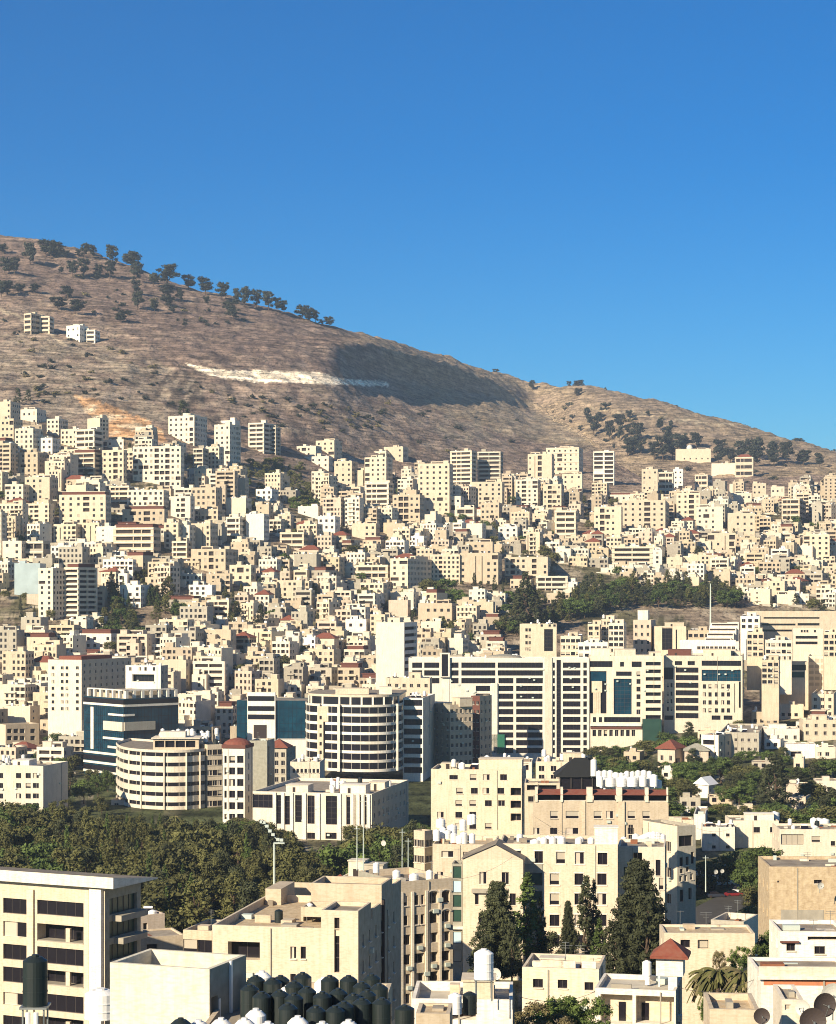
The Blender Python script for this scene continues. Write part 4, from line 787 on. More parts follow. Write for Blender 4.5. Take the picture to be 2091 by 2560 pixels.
# big white ribbon-window slab
b = Bld('office_building', 1022, 1474, 1480, 1645, 1905, 870, 2, mt='white', Rr=18); ops = []
for k in range(12):
    y = 1656.5 + 19.4 * k
    if k < 3: seg_ = [(1031, 1056), (1061, 1099), (1128, 1147), (1154, 1239)] + ([(1245, 1358)] if k < 2 else [(1247, 1284), (1291, 1358)])
    else: seg_ = [(1190, 1226), (1247, 1284), (1291, 1357)]
    for x0, x1 in seg_ + [(1383, 1388), (1408, 1452), (1459, 1468)]: ops.append(b.rect('L', x0, y, x1, y + 13.5, .6, 'strip'))
ops.append(b.rect('L', 1392, 1650, 1403, 1895, .5, 'curtain'))
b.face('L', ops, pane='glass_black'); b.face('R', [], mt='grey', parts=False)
m = MB(); x0, x1 = b.lx(1101) - b.WL, b.lx(1125) - b.WL; z0 = b.z('L', 1112, 1693); m.wall((x0, -1.4), (1, 0), x1 - x0, b.H + 2.2 - z0, [(.7, x1 - x0 - .7, .4, b.H + 1.6 - z0, .3, 'glass_black')], 'white', z0=z0); m.box(x0, x1, -1.0, .5, z0, b.H + 2.19, 'white'); b.part('projecting_bay', m)
m = MB(); b.onface('L', b.lx(1228), b.lx(1244), 0, b.z('L', 1236, 1708), .9, 'white', m); b.onface('L', b.lx(1362), b.lx(1381), 0, b.H + .6, .5, 'pale', m); b.part('pier', m)
m = MB(); m.cyl(-b.WL * .47, 9, b.H - .9, b.H + .6, 9, 24, 'concrete', r2=7); m.cyl(-b.WL * .47, 9, b.H + .6, b.H + 1.4, 7, 24, 'render_shade_grey', r2=2); b.part('low_dome', m)
m = MB(); b.onface('L', b.lx(1225), b.lx(1262), b.z('L', 1240, 1882), b.z('L', 1240, 1836), .9, 'green_glass', m); b.part('green_hoarding', m)
b.done('large white office slab striped with long dark ribbon windows', 'office building', 'the big white ribbon-window slab', ph=.8, slab='roof_pale')
PROT[-1] = (1022, 1400, 1885, 870); PROT.append((1400, 1474, 1868, 870))
# bank-like block with blue curtain wall
b = Bld('office_building', 1476, 1656, 1662, 1640, 1880, 869, 3, mt='pale', Rr=20); q = b.rect
ops = [q('L', 1474, 1653, 1532, 1668, .5, 'strip'), q('L', 1555 - 4, 1655, 1561, 1667, .5, 'dark'), q('L', 1580, 1654, 1605, 1668, .5, 'strip'), q('L', 1541, 1679, 1580, 1690, .5, 'strip'), q('L', 1474, 1678, 1517, 1784, 1.2, 'dark'), q('L', 1535, 1697, 1580, 1786, .7, ('curtain', 'glass_blue')), q('L', 1511, 1793, 1602, 1806, .9, 'strip')]
ops += [q('L', 1592, y, 1602, y + 12, .4, 'dark') for y in range(1679, 1788, 19)] + [q('L', 1482 + 14 * i, 1825, 1491 + 14 * i, 1841, .8, 'dark') for i in range(8)] + [q('L', 1615, y, 1653, y + 9, 1.2, 'dark') for y in range(1655, 1830, 19)] + [q('L', 1483 + 15 * i, 1793, 1491 + 15 * i, 1806, .4, 'dark') for i in range(2)]
b.face('L', ops, pane='glass_black'); b.face('R', [], parts=False)
m = MB(); zz = b.z('L', 1496, 1784); z1 = b.z('L', 1496, 1703); x0, x1 = b.lx(1480) - b.WL, b.lx(1506) - b.WL; m.box(x0, x1, .35, 1.1, z1 - 5, z1, 'cream')
for i in range(4): x = x0 + 1 + i * (x1 - x0 - 2) / 3; m.box(x - .35, x + .35, .35, 1.1, zz, z1 - 5.01, 'cream')
m.box(b.lx(1475) - b.WL, b.lx(1516) - b.WL, .5, 1.15, z1 + .01, b.z('L', 1496, 1679), 'glass_blue'); b.part('column_screen', m)
m = MB(); b.onface('L', 0, b.lx(1604), b.z('L', 1540, 1815), b.z('L', 1540, 1809), 1.2, 'white', m); b.onface('L', .2, b.lx(1604), b.z('L', 1540, 1822), b.z('L', 1540, 1815.5), .6, 'roof_brown', m); b.part('cornice', m)
b.hut(b.lx(1480) - b.WL, 2, 8, 8, 4.0, door=False); b.hut(b.lx(1538) - b.WL, 1, 9, 8, 3.7, door=False); b.hut(b.lx(1625) - b.WL, 1, 5, 6, 2.5)
b.done('cream office with a tall blue curtain window and columned screen', 'office building', 'the office with the tall blue window', ph=.8)
PROT[-1] = (1476, 1656, 1848, 869)
m = MB(); m.box(0, 8, 0, 8, -6, 9, 'glass_green'); o = m.obj('kiosk', None, at(1608, 866, 1850)); tag(o, 'green glass lobby at the foot of the office with the tall blue window', 'lobby')
# second office with wide blue window
b = Bld('office_building', 1660, 1857, 1905, 1640, 1815, 872, 10, mt='pale', Rr=44); q = b.rect
ops = [q('L', 1661, 1669, 1684, 1699, .5, ('strip', 'glass_black')), q('L', 1755, 1652, 1854, 1665, .5, 'strip'), q('L', 1755, 1675, 1853, 1703, .6, ('curtain', 'glass_blue')), q('L', 1836, 1709, 1839, 1782, .5, 'dark'), q('L', 1848, 1704, 1853, 1770, .8, 'dark')]
ops += [q('L', 1690, y, 1747, y + 13, .6, 'strip') for y in (1669, 1688, 1707, 1726, 1745, 1764, 1783)] + [q('L', x, y, x + 5, y + 11, .4, 'dark') for x in (1668, 1677) for y in (1708, 1729, 1748, 1767)] + [q('L', x, y, x + 8, y + 11, .4, 'dark') for x in (1758, 1772, 1788, 1804, 1818) for y in (1711, 1731, 1751, 1771)] + [q('L', x, 1653, x + 18, 1663, .8, 'dark') for x in (1688, 1720)] + [q('L', x, 1789, x + 22, 1800, .8, 'dark') for x in (1662, 1780, 1810)]
b.face('L', ops, pane='glass_black'); b.face('R', b.grid('R', 3, 8, 1.8, 1.5), mt='sand', pane='glass_black')
b.hut(-b.WL * .95, 3, 10, 8, 3.4, mt='roof_brown'); b.hut(-b.WL * .5, 3, 12, 9, 3.6, mt='cream'); b.hut(-6, 12, 5, 8, 2.6)
b.done('cream office with a wide blue window above small square windows', 'office building', 'the office with the wide blue window', ph=.8); roof_tanks(b, 5); panels(b, 2); dishes(b, 2)

PROT[-1] = (1660, 1905, 1792, 872)
# blank white tower, white hotel-like blocks behind the slab
b = Bld('apartment_building', 940, 1011, 1036, 1556, 1690, 930, 16, mt='pale', Rr=22); b.face('L', [], parts=False); b.face('R', [(1, 20, z, z + 1.5, 1.2, None, 'dark') for z in [b.H - 3.6 - 3.2 * k for k in range(7)] if z > 0], mt='white'); b.hut(-9, 3, 6, 6, 3); b.done('tall white building with a blank lit wall and banded flank', 'apartment building', 'the blank white tower'); roof_tanks(b, 4); panels(b, 1); dishes(b, 1)
b = Bld('apartment_building', 1300, 1392, 1402, 1560, 1700, 945, 5, mt='cream', Rr=14); b.face('L', [b.rect('L', 1361, 1573, 1383, 1628, .6, ('curtain', 'glass_black'))] + [b.rect('L', x, y, x + 6, y + 8, .3, 'dark') for x in (1314, 1322) for y in (1571, 1587, 1603, 1619)] + [b.rect('L', x, 1556 + 5, x + 6, 1567, .3, 'dark') for x in (1352, 1372, 1384)], pane='glass_black'); b.face('R', [], parts=False); b.done('cream block with one tall black strip beside paired square windows', 'apartment building', 'the block with one black strip'); roof_tanks(b, 5); panels(b, 2); dishes(b, 2)
b = Bld('apartment_building', 1584, 1628, 1640, 1550, 1680, 960, 14, mt='pink'); b.face('L', b.grid('L', 3, 6, 1.2, 1.6), pane='glass_black'); b.face('R', [], parts=False); b.hut(-6.5, 1, 5, 5, 5.5, mt='white', door=False); b.done('pinkish tower with three window columns and a white roof box', 'apartment building', 'the pinkish tower with white roof box')
b = Bld('apartment_building', 1637, 1716, 1724, 1566, 1680, 955, 5, mt='cream', Rr=12); b.face('L', [b.rect('L', 1656, 1568, 1682, 1625, .8, 'curtain'), b.rect('L', 1690, 1574, 1694, 1650, .5, 'dark')], pane='glass_black'); b.face('R', [], parts=False); b.hut(-10, 1, 9, 5, 2.6); b.done('cream block with a dark window tower and round lights', 'apartment building', 'the block with the dark window tower')
b = Bld('apartment_building', 1700, 1840, 1850, 1600, 1680, 940, 8, mt='white', Rr=20); b.face('L', b.grid('L', 9, 3, 1.6, 1.4, a0=8)); b.face('R', [], parts=False)
m = MB(); 
for i in range(4): m.box(-b.WL * .55 + i, -2 + i * 1.2, 1 + i * 3, 4 + i * 3, b.H - .9, b.H + 1 + i * 2.3, 'white'); m.box(-b.WL * .55 + i + .4, -2.5 + i * 1.2, .9 + i * 3, 1 + i * 3, b.H + i * 2.3 - .2, b.H + .6 + i * 2.3, 'dark')
b.part('stepped_terrace', m); b.done('white terraced block stepping back in four dark-banded tiers', 'apartment building', 'the white terraced block')
b = Bld('apartment_building', 1818, 1848, 1856, 1556, 1660, 975, 10, mt='white', Rr=6); b.face('L', [], parts=False); b.face('R', [], parts=False); b.done('plain white lift tower above the terraced block', 'tower')
b = Bld('school', 1870, 2130, 2150, 1528, 1610, 1010, 4, mt='cream', Rr=18); b.face('L', [b.rect('L', 1910, 1543, 2050, 1547, .8, 'strip'), b.rect('L', 1905, 1559, 1990, 1564, .8, 'strip'), b.rect('L', 1995, 1558, 2050, 1564, .8, 'strip'), b.rect('L', 1905, 1574, 1985, 1579, .8, 'strip')], pane='glass_black'); b.face('R', [], parts=False); b.done('long cream institution with three thin dark strip windows', 'school', 'the long cream institution')
b = Bld('apartment_building', 1984, 2058, 2068, 1572, 1650, 970, 8, mt='pale', Rr=14); b.face('L', [b.rect('L', 1990, y, 2045, y + 7, .8, 'strip') for y in (1590, 1604)] + [b.rect('L', x, 1575, x + 5, 1581, .3, 'dark') for x in (2003, 2010, 2017, 2036)], pane='glass_black'); b.face('R', b.grid('R', 2, 5)); b.done('pale block with two wide balconies below the long cream institution', 'apartment building')
b = Bld('apartment_building', 2022, 2066, 2078, 1640, 1725, 935, 12, mt='pale'); b.face('L', b.grid('L', 3, 5, 2.2, 1.6, rest=(.25, 'shutter')), pane='shutter'); b.face('R', [], parts=False); b.done('pale block with rows of closed shutters at the right of the offices', 'apartment building', 'the block with closed shutters')
b = Bld('apartment_building', 1942, 2022, 2030, 1655, 1700, 925, 4, mt='cream', Rr=12); b.face('L', [b.rect('L', 1952, 1662, 2016, 1676, 1.5, 'strip'), b.rect('L', 1952, 1680, 2012, 1694, 1.5, ('strip', 'glass_green'))], pane='glass_black'); b.face('R', [], parts=False); b.done('low block with slanted props over dark glass near the closed shutters', 'apartment building')
# left middle distance
b = Bld('apartment_building', 120, 204, 296, 1650, 1800, 900, 22, mt='pale', Rr=44); b.face('L', [b.rect('L', x, y, x + 7, y + 8, .3, 'dark') for x in (129, 152, 164, 190) for y in (1666, 1683, 1700, 1717, 1734, 1751, 1768)], pane='glass_black'); b.face('R', b.grid('R', 9, 8, 1.2, 1.5), mt='grey', pane='glass_black')
m = MB(); m.box(-b.WL + 4, -2, 3, 30, b.H - .8, b.H + 1.6, 'roof_red'); b.part('red_penthouse', m); b.done('white tower with round-looking windows, grey flank and red penthouse', 'apartment building', 'the white tower with the red penthouse')
b = Bld('apartment_building', 314, 402, 420, 1664, 1740, 890, 12, mt='white'); b.face('L', [b.rect('L', x, 1668, x + 6, 1677, .3, 'dark') for x in (323, 347, 361, 382)] + [b.rect('L', 331, 1686, 386, 1704, 2.0, 'strip')], pane='glass_black'); b.face('R', b.grid('R', 2, 3), mt='grey'); b.done('white house with a framed terrace opening behind the blue corner block', 'house'); roof_tanks(b, 3); panels(b, 1); dishes(b, 1)
b = Bld('apartment_building', 2, 14, 98, 1812, 1880, None, 50, mt='cream', L=9); b.face('R', [b.rect('R', x, y, x + 12, y + 11, 1.0, 'dark') for x in (18, 34, 50, 76) for y in (1822, 1840, 1860)], pane='glass_black', mt='sand'); b.face('L', [], parts=False); b.done('sandy villa with deep balconies beside the green garden trees', 'apartment building', 'the sandy villa with deep balconies')
b = Bld('apartment_building', -60, 108, 129, 1915, 2045, None, 14, mt='pale', Rr=20); b.face('L', [b.rect('L', x, y, x + w, y + 13, .4, 'dark') for x, w in ((-50, 13), (-20, 13), (-2, 10), (40, 13), (64, 13), (82, 15)) for y in (1933, 1958, 1984, 2008)], pane='glass_black'); b.face('R', [], mt='pale', parts=False); b.hut(-12, 2, 6, 6, 2.4, mt='white'); b.done('pale four-storey block with dark square windows at the park edge', 'apartment building', 'the pale block at the park edge'); roof_tanks(b, 6, 0, 1.2); panels(b, 2); dishes(b, 2)
b = Bld('house', 100, 208, 215, 1800, 1845, None, 8, mt='sand', Rr=12); b.face('L', b.grid('L', 5, 2)); b.face('R', [], parts=False); b.done('low sandy house behind the garden trees', 'house')

# right side: villas among trees
b = Bld('house', 1645, 1688, 1712, 1872, 1915, None, 30, mt='pink'); b.face('L', b.grid('L', 2, 1, 1.2, 2)); b.face('R', [(1, 5, .8, 2.8, 1.2, None, 'dark')]); m = MB(); m.hip(-b.WL, 0, 0, b.WR, b.H, b.H + 3.2, 'roof_red', .9); b.part('hipped_roof', m)
b.done('pinkish old villa with a faded hipped roof among the trees', 'house', 'the old villa with hipped roof', roof=False)
b = Bld('house', 1712, 1772, 1778, 1876, 1912, None, 8, mt='pink', Rr=8); b.face('L', [(1, 7, .6, 2.6, 1.3, None, 'dark')]); b.face('R', [], parts=False); m = MB(); m.hip(-b.WL, 0, 0, b.WR, b.H, b.H + 2.4, 'render_shade_grey', .6); b.part('hipped_roof', m); b.done('grey-roofed extension of the old villa', 'house', roof=False)
b = Bld('house', 1754, 1797, 1830, 1838, 1905, None, 34, mt='white'); b.face('L', [b.rect('L', 1758, 1850, 1786, 1862, 1.3, 'dark'), b.rect('L', 1758, 1876, 1776, 1890, 1.3, 'dark'), b.rect('L', 1784, 1880, 1791, 1888, .3, 'dark')], pane='glass_black'); b.face('R', b.grid('R', 2, 2), mt='sand'); b.done('white house with two stacked balconies', 'house', 'the white house with stacked balconies', ph=.6); roof_tanks(b, 2); panels(b, 1); dishes(b, 1)
b = Bld('house', 1800, 1898, 1912, 1832, 1890, None, 12, mt='grey'); b.face('L', b.grid('L', 6, 2, 1.1, 1.3), mt='grey'); b.face('R', [], mt='pale', parts=False); b.done('grey stone house behind the white house with stacked balconies', 'house', ph=.7); roof_tanks(b, 4); panels(b, 2); dishes(b, 2)
b = Bld('house', 1912, 2000, 2008, 1822, 1860, None, 6, mt='white', Rr=14); b.face('L', b.grid('L', 4, 1)); b.face('R', [], parts=False); b.hut(-12, 3, 7, 5, 2.2, door=False); b.done('long low white house with a flat roof terrace', 'house', 'the long low white house', slab='roof_pale', ph=.4)
b = Bld('house', 1965, 2040, 2048, 1860, 1895, None, 8, mt='white', Rr=10); b.face('L', [(2, 6, .3, 2.4, 1.2, None, 'dark')]); b.face('R', [], parts=False); b.done('small white house in front of the long low one', 'house', slab='roof_pale', ph=.3)
b = Bld('house', 2008, 2120, 2140, 1800, 1850, None, 5, mt='cream', Rr=14); b.face('L', b.grid('L', 5, 2)); b.face('R', [], parts=False); b.hut(-14, 3, 6, 5, 2.6); b.done('cream house with red doorway at the right edge above the trees', 'house'); roof_tanks(b, 3); panels(b, 1); dishes(b, 1)
b = Bld('house', 2030, 2085, 2100, 1735, 1800, None, 14, mt='cream'); b.face('L', b.grid('L', 3, 3, 1.4, 1.5)); b.face('R', [], parts=False); b.done('cream three-storey house above the cream house with red doorway', 'house'); roof_tanks(b, 3); panels(b, 2); dishes(b, 2)
# white gabled house
b = Bld('house', 1738, 1772, 1792, 1962, 1996, None, 34, mt='white'); b.face('L', [], parts=False); b.face('R', b.grid('R', 2, 1, .8, 1.2)); m = MB(); W, D = b.WL, b.WR
m.add([(-W - .6, -.6, b.H), (.6, -.6, b.H - .2), (.6, D + .6, b.H - .2), (-W - .6, D + .6, b.H), (-W * .5, -.6, b.H + 2.5), (-W * .5, D + .6, b.H + 2.5)], [(0, 1, 4), (2, 3, 5), (1, 2, 5, 4), (3, 0, 4, 5), (3, 2, 1, 0)], 'tank_white'); b.part('gable_roof', m); b.done('small bright white gabled house among dark trees', 'house', 'the white gabled house', roof=False)
m = MB(); m.box(-16, 16, 0, .4, -1.2, 0.3, 'pale'); o = m.obj('wall', None, at(1800, d_at(1800, 2008), 2006), .0); o.name = 'garden_wall'; tag(o, 'long pale garden wall below the white gabled house', 'wall')
b = Bld('house', 1545, 1552, 1640, 1990, 2020, None, 60, mt='sand', L=6); b.face('R', b.grid('R', 4, 1)); b.face('L', [], parts=False); b.done('low sand house at the end of the red-roofed loggia', 'house')
b = Bld('house', 1975, 2015, 2030, 1992, 2030, None, 20, mt='pink'); b.face('L', b.grid('L', 2, 1)); b.face('R', b.grid('R', 1, 1)); b.done('small pinkish house half hidden by the dark trees', 'house')
b = Bld('apartment_building', 1828, 1948, 1960, 2052, 2120, None, 2, mt='pale', Rr=14); b.face('L', [b.rect('L', x, 2068, x + w, 2082, .3, 'dark') for x, w in ((1832, 8), (1885, 16), (1926, 16))], pane='glass_black'); b.face('R', [], parts=False); b.hut(-9, 3, 8, 4, 2.4, mt='white'); b.done('pale flat-roofed building with three small dark windows', 'apartment building', 'the pale building with three small windows', ph=.6)
b = Bld('apartment_building', 1950, 2130, 2140, 2074, 2160, None, 2, mt='pale', Rr=14); b.face('L', [b.rect('L', 1953, 2086, 2010, 2112, .5, ('strip', 'shutter')), b.rect('L', 2030, 2091, 2052, 2106, .3, 'shutter'), b.rect('L', 2078, 2103, 2089, 2115, .3, 'dark')], pane='glass_black'); b.face('R', [], parts=False); b.done('pale building with a recessed shuttered terrace at the right edge', 'apartment building', ph=.6); roof_tanks(b, 6, 1, 1.1); panels(b, 1); dishes(b, 1)
tanks([(1937, 2052, 575), (2035, 2072, 552), (2047, 2066, 556), (2062, 2070, 552)], sc=1.8)
b = Bld('house', 1757, 1838, 1846, 2068, 2128, None, 6, mt='white', Rr=9); b.face('L', [b.rect('L', x, y, x + 9, y + 8, .3, 'dark') for x in (1781, 1816) for y in (2084, 2114)], pane='glass_black'); b.face('R', [], parts=False); b.done('bright white house with four small windows above the trees', 'house', 'the white house with four windows', slab='roof_pale', ph=.4); roof_tanks(b, 3); panels(b, 2); dishes(b, 2)
b = Bld('house', 1735, 1764, 1770, 2036, 2100, None, 10, mt='white'); b.face('L', [], parts=False); b.face('R', [], parts=False); b.done('narrow white block beside a rusty stair', 'house')
b = Bld('house', 1660, 1735, 1745, 2050, 2150, None, 5, mt='cream', Rr=8); b.face('L', b.grid('L', 3, 2, 1.6, 1.6)); b.face('R', [], parts=False); b.done('cream house with deep balconies behind the slotted grey block', 'house')
# mud-coloured blank building at the right edge
b = Bld('apartment_building', 1924, 2160, 2170, 2168, 2330, 312, 2, mt='mud', Rr=13); b.face('L', [b.rect('L', 1944, 2202, 1949, 2207, .2, 'dark'), b.rect('L', 2036, 2200, 2056, 2210, .4, 'dark')], pane='glass_black'); b.face('R', [], parts=False)
m = MB(); b.onface('L', b.lx(1953), b.lx(2060), b.z('L', 2000, 2300), b.z('L', 2000, 2275), .06, 'concrete', m); b.part('plinth', m); b.done('blank mud-brown building with one small window and a dish', 'apartment building', 'the blank mud-brown building', ph=.5)
b = Bld('house', 1950, 2120, 2130, 2330, 2415, 240, 2, mt='white', Rr=9); b.face('L', [b.rect('L', 1967, 2358, 1989, 2378, .3, 'dark'), b.rect('L', 2037, 2366, 2064, 2386, .3, 'dark'), b.rect('L', 2020, 2342, 2110, 2351, .9, 'dark')], pane='glass_black'); b.face('R', [], parts=False)
m = MB(); b.onface('L', b.lx(1951), b.lx(1998), b.z('L', 1980, 2357), b.z('L', 1980, 2353), .4, 'roof_brown', m); b.part('window_canopy', m); m = MB(); b.onface('L', 1.5, b.WL - 1, -.1, .5, 1.2, 'white', m); b.part('balcony', m); b.done('white house with canopied window and balcony at the right edge', 'house', 'the white house with the canopied window', ph=.5)
b = Bld('house', 1903, 2140, 2150, 2440, 2620, 175, 2, mt='white', Rr=9); b.face('L', [], parts=False); b.face('R', [], parts=False)
m = MB(); b.onface('L', b.lx(1910), b.WL, b.z('L', 2000, 2464), b.z('L', 2000, 2447), .03, 'orange_paint', m); b.part('orange_band', m); m = MB(); b.onface('L', -.3, b.WL, b.H - .3, b.H, .45, 'white', m); m.box(-b.WL - .2, 0, -.2, 0, b.H, b.H + .8, 'pale'); b.part('parapet', m)
b.done('bright white house with a rusty orange band along its parapet', 'house', 'the house with the orange band', ph=.3)
b = Bld('house', 1955, 2010, 2016, 2500, 2620, 150, 4, mt='pale', Rr=6); b.face('L', [b.rect('L', 1963, 2512, 1978, 2526, .2, 'shutter')], pane='shutter'); b.face('R', [], parts=False); b.done('pale corner box with a closed shutter behind the dishes', 'house', ph=.3)
# house with red hipped pavilion
b = Bld('house', 1306, 1498, 1520, 2424, 2560, 222, 10, mt='cream', Rr=9); b.face('L', [b.rect('L', 1333, 2448, 1358, 2470, .3, 'dark'), b.rect('L', 1395, 2450, 1419, 2472, .3, 'dark'), b.rect('L', 1462, 2456, 1484, 2477, .3, 'dark')], pane='glass_black'); b.face('R', [], parts=False)
b.hut(-b.WL * .8, 3, 2.6, 1.6, 1.3, mt='pale', door=False); m = MB()
for x in (-4.5, -2.2): m.box(x, x + 1.6, 3, 3.3, b.H - .9, b.H + .3, 'pale')
b.part('roof_wall', m); b.done('cream stone house with three dark square windows and sloping parapet', 'house', 'the cream house with three windows', slab='roof_pale', ph=.8)
b = Bld('house', 1488, 1690, 1722, 2478, 2650, 198, 12, mt='white', Rr=8); 
b.face('L', [b.rect('L', 1502, 2487, 1582, 2560, 1.6, None, 'cream'), b.rect('L', 1590, 2491, 1686, 2560, 1.6, None, 'cream')]); b.face('R', [], mt='render_shade_grey', parts=False)
for px in (1552, 1610): m = MB(); x = b.lx(px) - b.WL; m.box(x - .35, x + .35, 1.5, 1.58, b.H - 4.2, b.H - 1.6, 'glass_black'); b.part('door', m)
z = b.H - .85; m = MB(); x0 = b.lx(1636) - b.WL; m.box(x0, x0 + 2.7, 2.0, 4.7, z + 1.9, z + 3.9, 'white'); m.box(x0 + 1.2, x0 + 2.1, 2.1, 3, z, z + 1.9, 'white'); m.box(x0, x0 + .2, 4.4, 4.6, z, z + 1.9, 'white'); b.part('pavilion_wall', m); m = MB(); m.hip(x0, x0 + 2.7, 2.0, 4.7, z + 3.95, z + 5.5, 'roof_red', .55); b.part('pavilion_roof', m)
b.done('white terrace house with a small red pyramid-roofed pavilion on its roof', 'house', 'the terrace house with the red pyramid roof', slab='roof_pale', ph=.5)
put('water_tank', TANKW, 1618, 2437, 205, 'white tank', 'water tank', 'white water tanks on the roofs', .85); put('water_tank', TANKW, 1620, 2462, 203, 'small white tank', 'water tank', 'white water tanks on the roofs', .5)
b = Bld('house', 1661, 1888, 1896, 2334, 2420, 258, -0.0 + 2, mt='cream', Rr=7); b.face('L', [b.rect('L', 1702, 2350, 1726, 2370, .4, 'dark'), b.rect('L', 1745, 2350, 1772, 2372, .4, ('strip', 'shutter'))], pane='glass_black'); b.face('R', [], parts=False); b.done('long low cream wall house with an open window frame', 'house', 'the long low cream house', slab='mud', ph=.3)
b = Bld('shed', 1778, 1860, 1896, 2305, 2345, 275, 25, mt='pale'); b.face('L', [b.rect('L', 1794, 2327, 1800, 2339, .2, 'dark'), b.rect('L', 1810, 2325, 1818, 2340, .2, 'dark')], pane='glass_black', mt='grey'); b.face('R', [], parts=False); b.done('grey panel-walled shed beside the road', 'shed')
# bottom middle rooftops
b = Bld('house', 1030, 1282, 1292, 2500, 2680, 168, 3, mt='white', Rr=8); b.face('L', [b.rect('L', 1128, 2482 + 26, 1190, 2550, 1.4, None, 'dark')]); b.face('R', [], parts=False); b.hut(-4.2, 1, 2.6, 3, 2.2, mt='cream', door=False); b.done('white rooftop terrace with tanks at the bottom edge', 'house', 'the white rooftop terrace', slab='roof_pale', ph=.8)
for px, row, d, me, ds, sc in ((1175, 2535, 158, TANKB, 'stubby black tank', .9), (1138, 2535, 157, TANKW, 'pale green tank', .95), (1210, 2500, 165, TANKS, 'white tank on a tall stand', 1.6), (1012, 2590, 138, TANKB, 'black tank', 1.1)): put('water_tank', me, px, row, d, ds, 'water tank', 'tanks on the low terraces', sc)
b = Bld('house', 1040, 1125, 1130, 2535, 2680, 150, 4, mt='sand', Rr=4); b.face('L', [], parts=False); b.face('R', [], parts=False); b.done('low sand parapet house below the ribbed block', 'house', slab='mud', ph=.2)
b = Bld('house', 1775, 1900, 1905, 2525, 2650, 140, 4, mt='sand', Rr=6); b.face('L', [], parts=False); b.face('R', [], parts=False); b.done('sand-walled roof terrace left of the dishes', 'house', slab='mud', ph=.5)
# small arcade behind the office block
b = Bld('apartment_building', 335, 345, 462, 2345, 2420, 330, 68, mt='sand', L=8); b.face('R', [(1.5 + 2.6 * i, 3.3 + 2.6 * i, b.H - 3.4, b.H - 1.2, .6, None, 'dark') for i in range(int((b.WR - 3) / 2.6))], mt='sand'); b.face('L', [], parts=False)
b.done('low arcade wing with a row of dark arches behind the office block', 'arcade', 'the low arcade wing', ph=.3)
b = Bld('house', 326, 338, 412, 2290, 2420, 345, 60, mt='pink', L=7); b.face('R', [(1.5 + 2.4 * i, 2.3 + 2.4 * i, b.H - 3.6, b.H - 1.4, .3) for i in range(int((b.WR - 2) / 2.4))], style='dark', pane='glass_black'); b.face('L', b.grid('L', 2, 2)); b.done('pinkish house with tall dark slots between park and office block', 'house', slab='roof_brown'); roof_tanks(b, 4); panels(b, 1); dishes(b, 1)
b = Bld('house', 458, 530, 600, 2328, 2420, 290, 15, mt='sand', Rr=10); b.face('L', b.grid('L', 2, 1, 2.4, 2.2), pane='glass_black', style='dark'); b.face('R', [], parts=False); b.done('low sandy annexe joined to the terrace block', 'annexe', slab='roof_slab', ph=.6)

